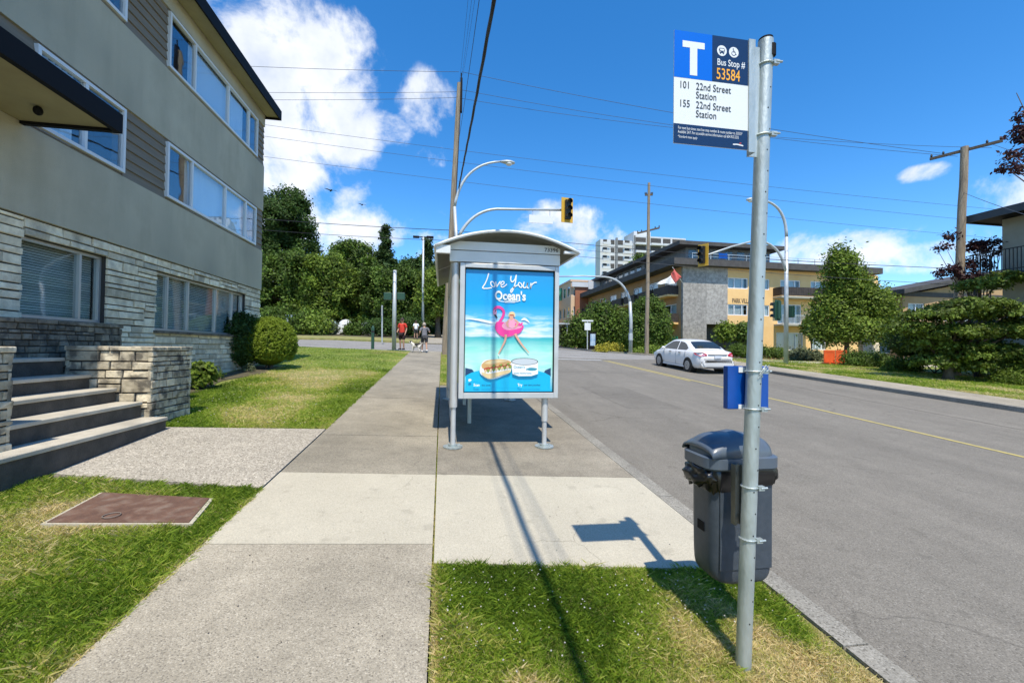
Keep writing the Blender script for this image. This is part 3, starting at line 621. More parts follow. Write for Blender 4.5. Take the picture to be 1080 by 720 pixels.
# ------------------------------------------------------------------ stairs, piers, porch wall
st = thing('entrance_steps', 'five worn concrete steps with shade-dark dirty risers rising to the apartment porch', 'steps', (-3.72, 5.5, .4))
lev = [.65, .86, 1.045, 1.23, 1.45]; xs = [-3.72 - .31 * k for k in range(5)]
for k in range(5):
    x0 = xs[k]; x1 = xs[k + 1] - .02 if k < 4 else -5.78; z0 = (.2 if k == 0 else lev[k - 1] - .02)
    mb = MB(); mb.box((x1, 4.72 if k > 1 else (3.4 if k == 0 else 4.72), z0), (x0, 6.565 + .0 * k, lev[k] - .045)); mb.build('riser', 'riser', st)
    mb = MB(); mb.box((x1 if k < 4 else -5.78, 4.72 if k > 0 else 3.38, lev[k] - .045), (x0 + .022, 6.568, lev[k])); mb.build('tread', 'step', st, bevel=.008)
def stone_block(name, label, cat, x0, x1, y0, y1, z0, z1, m, seed, cap='stone_mid', capped=True):
    t = thing(name, label, cat, ((x0 + x1) / 2, (y0 + y1) / 2, z0))
    mb = MB(); mb.box((x0 + .03, y0 + .03, z0), (x1 - .03, y1 - .03, z1 - .06)); mb.build('core', 'mortar', t)
    kw = dict(hmin=.08, hmax=.2, wmin=.16, wmax=.5, prot=.035, gap=.02)
    a = ashlar(((x0, y0 + .03), (1, 0), (0, -1)), [(0, x1 - x0, z0, z1 - .062)], 'stone_face', m, t, 0, seed, **kw)
    ashlar(((x1 - .03, y0), (0, 1), (1, 0)), [(0, y1 - y0, z0, z1 - .062)], 'stone_face', m, t, 0, seed + 1, .06, .12, .08, .2, .035, .014)
    ashlar(((x0, y1 - .03), (1, 0), (0, 1)), [(0, x1 - x0, z0, z1 - .062)], 'stone_face', m, t, 0, seed + 2, **kw)
    ashlar(((x0 + .03, y0), (0, 1), (-1, 0)), [(0, y1 - y0, z0, z1 - .062)], 'stone_face', m, t, 0, seed + 3, **kw)
    mb = MB(); rr = random.Random(seed); nx = max(1, int((x1 - x0) / .35)); ny = max(1, int((y1 - y0) / .3))
    for i in range(nx):
        for j in range(ny):
            a0, a1 = x0 - .012 + (x1 - x0 + .024) * i / nx, x0 - .012 + (x1 - x0 + .024) * (i + 1) / nx; b0, b1 = y0 - .012 + (y1 - y0 + .024) * j / ny, y0 - .012 + (y1 - y0 + .024) * (j + 1) / ny
            mb.box((a0 + .005, b0 + .005, z1 - .06), (a1 - .005, b1 - .005, z1 - rr.uniform(0, .008)), 0, rr.random())
    mb.build('cap_stones', cap, t, bevel=.01)
    return t
stone_block('stone_wall', 'low pale stone block wall at the far end of the entrance steps', 'wall', -4.97, -3.93, 6.6, 7.56, .35, 1.61, 'stone_mid', 21)
stone_block('stone_pier', 'mossy stone pier at the near end of the entrance steps', 'pier', -4.9, -3.93, 3.6, 4.69, .35, 1.61, 'stone_mid', 33)
stone_block('porch_wall', 'dark stone porch wall against the facade under the big blinded window', 'wall', -5.72, -5.3, 4.75, 8.15, .6, 1.96, 'stone_dark', 45, 'stone_dark')
# utility box cover in the lawn
c = [G(108, 521), G(222, 527), G(200, 553), G(48, 553)]
t = thing('utility_cover', 'rusty brown rectangular utility cover with a pale rim set in the grass', 'utility cover', tuple((c[0] + c[2]) / 2))
cc = sum(c) / 4
mb = MB(); mb.poly([tuple(cc + (q - cc) * 1.05 + np.array([0, 0, .012])) for q in reversed(c)], (0, 0, -.1)); mb.build('rim', 'new_concrete', t)
M['bracket_r'] = mat('bracket_r', (.2, .16, .13), None, .7)
M['rust'] = mat('rust', (.1, .052, .034), (.16, .085, .055), .85, 10, .8, 45, c3=(.22, .17, .13), s3=9, amt3=.6)
mb = MB(); mb.poly([tuple(cc + (q - cc) * .985 + np.array([0, 0, .02])) for q in reversed(c)], (0, 0, -.03)); lid = mb.build('lid', 'rust', t)
mb = MB(); q = cc + (c[3] - cc) * .45; ring = []
for a in range(19): ring.append((q[0] + .055 * cos(a * pi / 9) + .12, q[1] - .05 + .055 * sin(a * pi / 9), q[2] + .022))
mb.tube(ring, .004, 6); mb.build('lifting_ring', 'bracket_r', lid)

# ------------------------------------------------------------------ right foreground: building with balcony
YB = 15.8; XB = float(PY(1057, 250, YB)[0]); zs = lambda y, x=1057, Yq=YB: float(PY(x, y, Yq)[2])
rb = thing('balcony_house', 'cream two-storey house with deep dark eaves and a black railed balcony behind the yew', 'building', (XB, YB - 4, H(XB, YB - 4)))
RF = ((XB, YB), (0, -1), (-1, 0)); M['cream'] = mat('cream', (.36, .35, .28), (.4, .39, .32), .9, 3, .4, 60)
z_roof = zs(232); z_bal = zs(292); gz = H(XB, YB) - .3
mb = MB(); wall(mb, RF, 0, 13, gz, z_roof, [(.9, 2.7, z_bal + .08, z_bal + 2.1), (.9, 2.7, gz + .4, z_bal - .5), (4.2, 6.5, z_bal + .8, z_bal + 2), (4.2, 6.5, gz + 1.2, z_bal - .5)], .2)
mb.box((XB + .2, YB - .2, gz), (XB + 11, YB, z_roof)); mb.box((XB + .2, YB - 13, gz), (XB + 11, YB - 12.8, z_roof)); mb.build('wall', 'cream', rb)
for (a, b, z0, z1) in ((.9, 2.7, z_bal + .08, z_bal + 2.1), (.9, 2.7, gz + .4, z_bal - .5), (4.2, 6.5, z_bal + .8, z_bal + 2), (4.2, 6.5, gz + 1.2, z_bal - .5)): window(rb, RF, a, b, z0, z1, ((a + b) / 2,), 'white_frame', .08, -.04, 'glass_dark', (.3, 0))
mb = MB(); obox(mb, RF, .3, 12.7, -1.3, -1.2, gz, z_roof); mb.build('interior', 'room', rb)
mb = MB(); mb.box((XB - 1.1, YB - 13.6, z_roof), (XB + 11.5, YB + .6, z_roof + .09)); r_ = mb.build('roof', 'dark_trim', rb)
M['fascia_grey'] = mat('fascia_grey', (.035, .045, .055), (.05, .06, .07), .6, 3)
mb = MB(); mb.box((XB - 1.16, YB - 13.6, z_roof - .06), (XB - 1.1, YB + .66, z_roof + .28)); mb.box((XB - 1.1, YB + .6, z_roof - .06), (XB + 11.5, YB + .66, z_roof + .28)); mb.box((XB - 1.098, YB - 13.6, z_roof + .093), (XB + 11.4, YB + .597, z_roof + .27)); mb.build('fascia', 'fascia_grey', r_)
mb = MB(); obox(mb, RF, -.35, 6, 0.003, 1.25, z_bal - .22, z_bal); bs = mb.build('balcony_slab', 'fascia_grey', rb)
mb = MB()
for z in (z_bal + .12, z_bal + 1.02): obox(mb, RF, -.35, 6, 1.17, 1.21, z, z + .04); obox(mb, RF, -.35, -.31, .05, 1.17, z, z + .04)
s = -.33
while s < 6: obox(mb, RF, s - .012, s + .012, 1.178, 1.202, z_bal, z_bal + 1.02); s += .13
s = .1
while s < 1.2: obox(mb, RF, -.342, -.318, s - .012, s + .012, z_bal, z_bal + 1.02); s += .13
mb.build('balcony_railing', 'black', rb)
for s in (-.3, 3, 6): mb = MB(); obox(mb, RF, s - .05, s + .05, 1.05, 1.15, gz, z_bal - .22); mb.build('balcony_post', 'fascia_grey', rb)

# ------------------------------------------------------------------ orange apartment building
YO = 43.0
def ox(px): return float(PY(px, 320, YO)[0])
def oz(py, px=800): return float(PY(px, py, YO)[2])
X0, X1 = ox(720), ox(926)
ob_ = thing('orange_apartment_building', 'orange three-storey apartment building with a grey stone corner panel and dark flat roof', 'building', ((X0 + X1) / 2, YO, H(X0, YO)))
M['orange'] = mat('orange', (.8, .5, .2), (.85, .56, .25), .85, 1, .3, 40)
M['rubble'] = mat('rubble', (.3, .28, .25), (.5, .47, .42), .9, 3.0, .6, 12, attr=.3, c3=(.1, .1, .1), s3=7, amt3=.7, thr3=(.6, .7))
M['roof_dark'] = mat('roof_dark', (.055, .05, .048), (.08, .075, .07), .8, 2)
M['orange_side'] = M['orange']
FF = ((X0, YO), (1, 0), (0, -1)); S = lambda px: ox(px) - X0; zr = oz(284.5, 800)
g0 = H(X0, YO) - 1.2
zl = [oz(304.5, 778), oz(293, 778), oz(332.5, 778), oz(321, 778)]
wz_t = (zl[0], zl[1]); wz_m = (zl[2], zl[3]); wz_b = (oz(368), oz(350))
wins = [(S(767.5), S(788.7), *wz_t), (S(767.5), S(788.7), *wz_m), (S(806), S(811.5), *wz_t), (S(806), S(811.5), *wz_m),
        (S(823), S(844), oz(303 + 7), wz_t[1]), (S(820), S(845), oz(341), oz(320)), (S(819), S(847), oz(369), oz(350)),
        (S(855), S(871), *wz_t), (S(855), S(871), *wz_m), (S(855), S(871), *wz_b), (S(893), S(908), *wz_t), (S(893), S(908), *wz_m)]
gar = (S(745), S(790), g0, oz(343))
mb = MB(); wall(mb, FF, S(767), S(926), g0, zr, wins + [gar], .3); L_ = S(926)
mb.box((X1 - .3, YO + .3, g0), (X1, YO + 14, zr)); mb.build('wall', 'orange', ob_)
mb = MB(); wall(mb, FF, 0, S(767), g0, zr, [gar], .34, .06); mb.build('stone_panel', 'rubble', ob_)
for i, w in enumerate(wins):
    nm = 2 if w[1] - w[0] > 1.4 else 0
    ml = (w[0] + (w[1] - w[0]) * .33, w[0] + (w[1] - w[0]) * .72) if nm else ()
    window(ob_, FF, *w, ml, 'white_frame', .1, -.08, 'glass_dark', (1, 1, .6) if nm else (1,))
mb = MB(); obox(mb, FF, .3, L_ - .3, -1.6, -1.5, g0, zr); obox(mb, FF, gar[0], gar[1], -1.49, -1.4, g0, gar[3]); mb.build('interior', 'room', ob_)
# street-side wing running away from the camera
SW_L = 34.0; SFr = ((X0, YO + .35), (0, 1), (-1, 0))
fl = [g0, oz(341.5), oz(312.5), zr]
hs_ = []
for k in range(8):
    s0 = .9 + k * 4.2
    for (z0, z1) in ((fl[2] + .15, fl[2] + 2.15), (fl[1] + .15, fl[1] + 2.15)): hs_.append((s0, s0 + 2.6, z0, z1))
mb = MB(); wall(mb, SFr, 0, SW_L, g0, zr, hs_, .3); M['wing'] = mat('wing', (.42, .25, .12), (.48, .29, .15), .85, 1); mb.build('wall', 'wing', ob_)  # wing colour darkened to carry the shade of eaves and balconies
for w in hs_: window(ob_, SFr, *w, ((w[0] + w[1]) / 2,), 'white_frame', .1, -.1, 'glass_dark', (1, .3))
mb = MB(); obox(mb, SFr, .5, SW_L - .4, -1.8, -1.7, g0, zr); mb.build('interior', 'room', ob_)
def balcony(fr, s0, s1, z, name='balcony', dep=1.3, m='roof_dark', slab_m='cream', bars=False):
    mb = MB(); obox(mb, fr, s0, s1, .003, dep, z - .2, z); b = mb.build(name, slab_m, ob_)
    mb = MB()
    if bars:
        for q in (z + .08, z + .95): obox(mb, fr, s0 + .03, s1 - .03, dep - .08, dep - .04, q, q + .05)
        s = s0 + .05
        while s < s1: obox(mb, fr, s - .012, s + .012, dep - .07, dep - .045, z, z + .95); s += .16
    else:
        s = s0
        while s < s1 - .05: obox(mb, fr, s + .01, min(s1, s + .3), dep - .06, dep - .02, z + .04, z + 1.0); s += .31
        obox(mb, fr, s0 + .01, s0 + .05, .02, dep - .07, z + .04, z + 1.0); obox(mb, fr, s1 - .05, s1 - .01, .02, dep - .07, z + .04, z + 1.0)
    mb.build('railing', m, b)
M['rail_brown'] = mat('rail_brown', (.03, .022, .018), (.06, .045, .035), .7, 4)
balcony(FF, S(815), S(862), oz(312.5), m='rail_brown'); balcony(FF, S(816), S(850), oz(341.5), bars=True, m='alu_frame')
for k in range(8):
    for q in (fl[1], fl[2]):
        balcony(SFr, .5 + k * 4.2, 3.8 + k * 4.2, q, m='rail_brown', slab_m='orange')
# roofs
mb = MB(); mb.box((X0 - 1.6, YO - 1.0, zr), (X1 - .5, YO + 15, zr + .7)); mb.box((X0 - 1.6, YO + 15, zr), (X0 + 13, YO + SW_L + 1.2, zr + .75)); mb.build('roof', 'roof_dark', ob_)
# set-back penthouse
M['pent'] = mat('pent', (.09, .1, .12), (.14, .15, .17), .5, 3)
PHx0, PHx1 = ox(742), ox(836); zp = float(PY(780, 262, YO + 4)[2])
mb = MB(); mb.box((PHx0, YO + 3.5, zr + .75), (PHx1, YO + 13, zp - .35)); mb.box((X0 + 2.0, YO + 13, zr + .75), (X0 + 10, YO + SW_L - 3, zp - .35)); ph = mb.build('penthouse', 'pent', ob_)
mb = MB(); mb.box((PHx0 - 1.6, YO + 2.2, zp - .35), (PHx1 + 1.0, YO + 14, zp + .1)); mb.box((X0 + .8, YO + 14, zp - .35), (X0 + 11, YO + SW_L - 2, zp + .1)); mb.build('penthouse_roof', 'roof_dark', ph)
mb = MB()
for k in range(7):
    a = PHx0 + .3 + k * (PHx1 - PHx0) / 7; mb.box((a, YO + 3.42, zr + 1.0), (a + .95, YO + 3.49, zp - .6))
mb.build('glazing', 'glass_dark', ph)
for k in range(9): mb = MB(); mb.box((X0 + 1.93, YO + 14 + k * 2.1, zr + 1.0), (X0 + 1.99, YO + 15.3 + k * 2.1, zp - .6)); mb.build('window', 'glass_dark', ph)
mb = MB(); 
for (a, b, c_, d_) in ((X0 + 1, YO - .2, X1 - .5, YO - .15),): mb.box((a, b, zr + 1.45), (c_, d_, zr + 1.5)); mb.box((a, b, zr + 1.15), (c_, d_, zr + 1.18))
k = X0 + 1
while k < X1 - .5: mb.box((k, YO - .2, zr + .75), (k + .05, YO - .15, zr + 1.45)); k += 2.2
mb.build('roof_railing', 'alu_frame', ob_)
mb = MB(); text(mb, 'PARK VILLA', .72, ox(772), oz(319.5, 780), YO - .02, bold=.012, sx=.6, depth=.05); mb.build('lettering', 'rail_brown', ob_)
# green door panel and entry porch
mb = MB(); obox(mb, SFr, .6, 1.9, .003, .06, H(X0, YO), H(X0, YO) + 2.2); 
M['green_panel'] = mat('green_panel', (.02, .3, .18), None, .5); mb.build('green_panel', 'green_panel', ob_)
# flag hung from the corner balcony
flp = [PY(719, 297, YO - 2.6), PY(711, 283, YO - 2.6)]
# ------------------------------------------------------------------ more buildings
def simple_block(name, label, x0, x1, y0, y1, z0, z1, m, floors, nwin, side='front', roof='roof_dark', wm_='glass_dark', bal=False, rofs=.4, fm='white_frame'):
    t = thing(name, label, 'building', ((x0 + x1) / 2, (y0 + y1) / 2, z0)); t_h = (z1 - z0) / floors
    F = ((x0, y0), (1, 0), (0, -1)); Lw = x1 - x0; hol = []
    for f in range(floors):
        for k in range(nwin):
            s0 = Lw * (k + .2) / nwin; hol.append((s0, s0 + Lw / nwin * .6, z0 + f * t_h + t_h * .3, z0 + f * t_h + t_h * .8))
    mb = MB(); wall(mb, F, 0, Lw, z0 - 1, z1, hol, .25)
    F2 = ((x0, y0 + .25), (0, 1), (-1, 0)); L2 = y1 - y0 - .25; hol2 = []; n2 = max(1, int(nwin * L2 / Lw))
    for f in range(floors):
        for k in range(n2):
            s0 = L2 * (k + .2) / n2; hol2.append((s0, s0 + L2 / n2 * .6, z0 + f * t_h + t_h * .3, z0 + f * t_h + t_h * .8))
    wall(mb, F2, 0, L2, z0 - 1, z1, hol2, .25); mb.box((x1 - .25, y0 + .25, z0 - 1), (x1, y1, z1)); mb.box((x0 + .25, y1 - .25, z0 - 1), (x1 - .25, y1, z1)); mb.build('wall', m, t)
    for w in hol: window(t, F, *w, ((w[0] + w[1]) / 2,), fm, .07, -.08, wm_, (1, 0))
    for w in hol2: window(t, F2, *w, (), fm, .07, -.08, wm_, (.5,))
    mb = MB(); mb.box((x0 + 1, y0 + 1.2, z0 - 1), (x1 - 1, y1 - 1, z1 - .05)); mb.build('interior', 'room', t)
    mb = MB(); mb.box((x0 - rofs, y0 - rofs, z1), (x1 + rofs, y1 + rofs, z1 + .35)); mb.build('roof', roof, t)
    return t
# brown-roofed house behind the yew
YH = 27.0; hx0, hx1 = float(PY(945, 320, YH)[0]), float(PY(1040, 320, YH)[0]); hz = float(PY(950, 312, YH)[2])
M['tan'] = mat('tan', (.42, .27, .13), (.47, .31, .16), .85, 2)
hh = simple_block('tan_house', 'low tan house with a brown sloping roof behind the yew and wooden pole', hx0 + .6, hx1 + 2, YH, YH + 3.5, H(hx0, YH), hz, 'tan', 2, 4, rofs=.05)
a = hz + .2; pk = float(PY(1040, 286, YH)[2]); hxe = hx1 + 2.4
mb = MB(); mb.poly([(hx0 + .6, YH + .02, hz + .05), (hx1 + 2, YH + .02, hz + .05), (hx1 + 2, YH + .02, pk - .3)], (0, 3.4, 0)); mb.build('gable_wall', 'tan', hh)
mb = MB(); mb.poly([(hx0, YH - .6, a - .1), (hxe, YH - .6, pk), (hxe, YH - .6, pk + .32), (hx0, YH - .6, a + .25)], (0, 5.0, 0)); hr = mb.build('sloping_roof', 'roof_dark', hh)
mb = MB(); cx_ = float(PY(931, 310, YH)[0]); mb.box((cx_ - .35, YH + .5, 1), (cx_ + .3, YH + 1.2, float(PY(931, 300, YH)[2]))); mb.box((cx_ - .42, YH + .43, float(PY(931, 300, YH)[2])), (cx_ + .37, YH + 1.27, float(PY(931, 300, YH)[2]) + .12)); tag(mb.build('chimney', 'stone_pale', None), 'pale square chimney stack rising above the hedge left of the tan house', 'chimney')
# high-rise
YT = 150.0
def tx(px): return float(PY(px, 270, YT)[0])
def tz(py): return float(PY(680, py, YT)[2])
M['tower_white'] = mat('tower_white', (.5, .52, .54), (.56, .58, .6), .8, .4); M['tower_grey'] = mat('tower_grey', (.16, .17, .18), (.2, .21, .22), .8, .4)
tw = thing('high_rise', 'white and grey high-rise flats with rows of balconies on the skyline', 'building', (tx(690), YT, 2))
a, b, c_ = tx(634), tx(668), tx(723)
mb = MB(); mb.box((b, YT, 1), (c_, YT + 9, tz(249))); mb.box((a, YT + 1, 1), (b, YT + 6, tz(254))); mb.build('wall', 'tower_white', tw)
mb = MB(); mb.box((tx(672), YT + 3, tz(249)), (tx(690), YT + 12, tz(242))); mb.build('plant_room', 'tower_white', tw)
fh = 3.0; mbg = MB(); mbb = MB(); mbs_ = MB()
z = tz(249) - 2.6
while z > 3:
    for (p0, p1) in ((670, 681), (686, 697), (699, 707), (709, 722)):
        x0_, x1_ = tx(p0), tx(p1); mbg.box((x0_, YT - .05, z), (x1_, YT - .01, z + 2.0)); mbb.box((x0_ - .3, YT - 1.4, z - .9), (x1_ + .3, YT - 1.2, z - .15)); mbb.box((x0_ - .3, YT - 1.2, z - .95), (x1_ + .3, YT - .05, z - .8))
    for (p0, p1) in ((637, 641), (645, 649), (652, 658), (660, 665)):
        x0_, x1_ = tx(p0), tx(p1); mbg.box((x0_, YT + .9, z - .9), (x1_, YT + .98, z + .8))
    for (p0, p1) in ((636, 644), (658, 667)):
        x0_, x1_ = tx(p0), tx(p1); mbb.box((x0_, YT - .2, z - 1.3), (x1_, YT, z - .4))
    z -= fh
mbs_.box((tx(650) , YT + .3, 1), (tx(652), YT + .99, tz(252))); mbs_.box((tx(668.5), YT - .5, 1), (tx(669.5), YT - .02, tz(249))); mbs_.box((tx(682), YT - .3, 1), (tx(685), YT - .02, tz(247)))
mbg.build('window', 'glass_dark_far' if 'glass_dark_far' in M else 'roof_dark', tw); mbb.build('balcony', 'tower_white', tw); mbs_.build('grey_column', 'tower_grey', tw)
# brown-panelled block behind the hedge
YR = 74.0
def qx(px): return float(PY(px, 320, YR)[0])
def qz(py): return float(PY(610, py, YR)[2])
M['brick_red'] = mat('brick_red', (.27, .1, .055), (.32, .13, .07), .85, 3); M['peach'] = mat('peach', (.6, .42, .27), (.64, .46, .3), .85, 2)
br = simple_block('peach_block', 'peach building with red brown panel and a long white rooftop sign band', qx(602), qx(668), YR, YR + 16, 2.6, qz(297), 'peach', 3, 5, rofs=.15, roof='peach')
mb = MB(); mb.box((qx(606), YR - .4, 3), (qx(619), YR - .02, qz(302))); mb.build('brick_panel', 'brick_red', br)
mb = MB(); mb.box((qx(619), YR - .8, qz(305)), (qx(660), YR - .45, qz(296.5))); mb.box((qx(602), YR - .7, qz(303)), (qx(619), YR - .42, qz(298))); mb.build('white_sign_band', 'tower_white', br)
b2 = simple_block('ochre_block', 'ochre flats with balconies and a dark roof left of the red brown panel', float(PY(570, 320, 82)[0]), float(PY(600, 320, 82)[0]), 82, 96, 3, float(PY(590, 306, 82)[2]), 'orange', 3, 4, rofs=.3)
M['tarp'] = mat('tarp', (.015, .13, .09), (.02, .17, .12), .7, 3)
mb = MB()
tz_ = [PY(586, 318, 80), PY(602, 315, 80), PY(602, 302, 80), PY(586, 305, 80)]
k = 8; vs = []
for j in range(k + 1):
    for i in range(k + 1):
        u, v = i / k, j / k; p = tz_[0] * (1 - u) * (1 - v) + tz_[1] * u * (1 - v) + tz_[2] * u * v + tz_[3] * (1 - u) * v; vs.append((p[0], p[1] + .3 * sin(u * 9) * cos(v * 7), p[2]))
mb.add(vs, [(j * (k + 1) + i, j * (k + 1) + i + 1, (j + 1) * (k + 1) + i + 1, (j + 1) * (k + 1) + i) for j in range(k) for i in range(k)])
o = mb.build('tarpaulin', 'tarp', None); m_ = o.modifiers.new('thick', 'SOLIDIFY'); m_.thickness = .03; tag(o, 'dark green tarpaulin draped in front of the ochre flats', 'tarpaulin')
#%%PART3
# ------------------------------------------------------------------ bus shelter with advert
hs0 = H(.8, 5.7)
sh = thing('bus_shelter', 'grey metal bus shelter with arched roof and blue beach advert on its end', 'bus shelter', (.85, 7.4, H(.85, 7.4)))
mb = MB()
mb.tube([(.165, 5.74, H(.2, 5.74) + .02), (.165, 5.74, .98)], .034, 16); mb.tube([(.165, 5.74, .86), (.165, 5.74, 2.78)], .05, 16); mb.build('post', 'shelter', sh, True, auto=50)
mb = MB(); mb.tube([(1.41, 5.74, H(1.4, 5.74) + .02), (1.41, 5.74, .72)], .033, 16); mb.tube([(1.41, 5.74, .66), (1.41, 5.74, .99)], .044, 16); mb.build('post', 'shelter', sh, True, auto=50)
for (x, y) in ((.165, 9.3), (1.5, 9.3)):
    mb = MB(); mb.tube([(x, y, H(x, y)), (x, y, 2.95)], .05, 12); mb.build('post', 'shelter', sh, True, auto=50)
for (x, y) in ((.165, 5.74), (1.41, 5.74), (.165, 9.3), (1.5, 9.3)):
    mb = MB(); z = H(x, y); mb.tube([(x, y, z), (x, y, z + .018)], .13, 20); mb.tube([(x, y, z + .018), (x, y, z + .04)], .06, 16)
    for k in range(4): mb.tube([(x + .1 * cos(k * pi / 2 + .6), y + .1 * sin(k * pi / 2 + .6), z + .018), (x + .1 * cos(k * pi / 2 + .6), y + .1 * sin(k * pi / 2 + .6), z + .035)], .011, 6)
    mb.build('base_plate', 'galv', sh)
# advert case
ax0, ax1, az0, az1 = .225, 1.575, .98, 2.775
px0, px1, pz0, pz1 = .29, 1.515, 1.055, 2.715
mb = MB(); mb.box((ax0, 5.65, az0), (px0, 5.82, az1)); mb.box((px1, 5.65, az0), (ax1, 5.82, az1)); mb.box((px0, 5.65, az0), (px1, 5.82, pz0)); mb.box((px0, 5.65, pz1), (px1, 5.82, az1)); mb.box((px0, 5.7, pz0), (px1, 5.82, pz1))
cs = mb.build('advert_case', 'shelter', sh, bevel=.006)
mb = MB(); g = .012
for (a, b) in (((px0, pz0), (px0 + g, pz1)), ((px1 - g, pz0), (px1, pz1)), ((px0 + g, pz0), (px1 - g, pz0 + g)), ((px0 + g, pz1 - g * 1.4), (px1 - g, pz1))): mb.box((a[0], 5.672, a[1]), (b[0], 5.699, b[1]))
mb.build('gasket', 'dark_trim', cs)
def Xp(px): return px0 + (px - 489.5) / 95.5 * (px1 - px0)
def Zp(py): return pz1 - (py - 278.5) / 137 * (pz1 - pz0)
A = lambda cx, cy: (Xp(485 + cx / 10.29), Zp(275 + cy / 10.29))        # upper close-up
B = lambda cx, cy: (Xp(485 + cx / 9.0), Zp(340 + cy / 9.0))           # lower close-up
def poster_mat():
    m = bpy.data.materials.new('poster_print'); m.use_nodes = True; n = m.node_tree.nodes; l = m.node_tree.links; p = n['Principled BSDF']; p.inputs['Roughness'].default_value = .35
    t = n.new('ShaderNodeTexCoord'); s = n.new('ShaderNodeSeparateXYZ'); l.new(t.outputs['Generated'], s.inputs[0])
    nz = n.new('ShaderNodeTexNoise'); mp = n.new('ShaderNodeMapping'); mp.inputs['Scale'].default_value = (2.2, 1, 14); l.new(t.outputs['Generated'], mp.inputs[0]); l.new(mp.outputs[0], nz.inputs[0]); nz.inputs['Scale'].default_value = 1.6; nz.inputs['Detail'].default_value = 5
    # z + wobble
    ad = n.new('ShaderNodeMath'); ad.operation = 'MULTIPLY_ADD'; l.new(nz.outputs['Fac'], ad.inputs[0]); ad.inputs[1].default_value = .0; l.new(s.outputs['Z'], ad.inputs[2])
    r = n.new('ShaderNodeValToRGB'); l.new(ad.outputs[0], r.inputs[0]); e = r.color_ramp.elements
    stops = [(0, (.0, .42, .7)), (.2, (.35, .75, .68)), (.3, (.4, .82, .7)), (.37, (.2, .68, .62)), (.448, (.02, .42, .48)), (.452, (.42, .68, .8)), (.56, (.12, .52, .82)), (.72, (.0, .36, .76)), (1, (.02, .3, .66))]
    e[0].position = stops[0][0]; e[0].color = (*stops[0][1], 1); e[1].position = 1; e[1].color = (*stops[-1][1], 1)
    for q, c in stops[1:-1]: k = e.new(q); k.color = (*c, 1)
    # cirrus in the middle band, foam in the sea
    rb_ = n.new('ShaderNodeValToRGB'); l.new(s.outputs['Z'], rb_.inputs[0]); q = rb_.color_ramp.elements; q[0].position = 0; q[0].color = (0, 0, 0, 1); q[1].position = 1; q[1].color = (0, 0, 0, 1)
    for a, b in ((.2, .5), (.32, .25), (.44, .05), (.46, .9), (.6, .7), (.66, 0)): k = q.new(a); k.color = (b, b, b, 1)
    mr = n.new('ShaderNodeMapRange'); l.new(nz.outputs['Fac'], mr.inputs[0]); mr.inputs[1].default_value = .42; mr.inputs[2].default_value = .6
    mu = n.new('ShaderNodeMath'); mu.operation = 'MULTIPLY'; l.new(mr.outputs[0], mu.inputs[0]); l.new(rb_.outputs[0], mu.inputs[1])
    mx = n.new('ShaderNodeMix'); mx.data_type = 'RGBA'; l.new(mu.outputs[0], mx.inputs[0]); l.new(r.outputs[0], mx.inputs[6]); mx.inputs[7].default_value = (.85, .9, .92, 1); l.new(mx.outputs[2], p.inputs['Base Color'])
    return m
M['poster_print'] = poster_mat()
for nm, c in (('ink_white', (.85, .87, .88)), ('ink_pink', (.85, .05, .32)), ('ink_rose', (.85, .35, .5)), ('ink_skin', (.72, .38, .27)), ('ink_navy', (.01, .05, .14)), ('ink_cyan', (.0, .45, .75)), ('ink_bread', (.66, .4, .16)), ('ink_bread2', (.78, .6, .32)), ('ink_red', (.5, .09, .04)), ('ink_green', (.25, .33, .05)), ('ink_black', (.02, .02, .03)), ('ink_grey', (.55, .6, .64)), ('ink_teal', (.05, .3, .4))):
    M[nm] = mat(nm, c, None, .4)
k = 1; mb = MB(); mb.box((px0 + g, 5.690, pz0 + g), (px1 - g, 5.699, pz1 - g)); po = mb.build('poster', 'poster_print', cs)
inks = ['ink_white', 'ink_pink', 'ink_rose', 'ink_skin', 'ink_navy', 'ink_cyan', 'ink_bread', 'ink_bread2', 'ink_red', 'ink_green', 'ink_black', 'ink_grey', 'ink_teal']
ix = {v: i for i, v in enumerate(inks)}; mb = MB(); ly = [5.6885]
def nx_(): ly[0] -= .0004; return ly[0]
def fillp(pts, ink, smooth=4):
    P = sm(list(pts) + [pts[0]], smooth)[:-1] if smooth else pts; y = nx_(); mb.add([(p[0], y, p[1]) for p in P], [tuple(range(len(P)))], ix[ink])
def strk(pts, w, ink, k=5): stroke(mb, sm(pts, k), w, nx_(), ix[ink])
# lower blue wave with dark corners
y = nx_(); mb.add([(q[0], y, q[1]) for q in [B(56, 435), B(120, 450), B(150, 490), B(56, 520)]], [(0, 1, 2, 3)], ix['ink_navy'])
y = nx_(); mb.add([(q[0], y, q[1]) for q in [B(875, 430), B(820, 455), B(800, 490), B(875, 520)]], [(0, 1, 2, 3)], ix['ink_navy'])
y = nx_(); top = [B(60 + 812 * i / 16, 452 + 60 * (abs(i / 8 - 1)) ** 5) for i in range(17)]; bot = [(top[-1][0], pz0 + .014), (top[0][0], pz0 + .014)]
mb.add([(q[0], y, q[1]) for q in top + bot], [tuple(range(len(top) + 2))], ix['ink_cyan'])
for cx_, cy_, w_ in ((200, 520, 260), (560, 530, 300), (420, 640, 500), (150, 580, 160), (750, 500, 200)): strk([B(cx_ - w_ / 3, cy_), B(cx_, cy_ - 8), B(cx_ + w_ / 3, cy_ + 4)], .004, 'ink_rose' if False else 'ink_cyan')
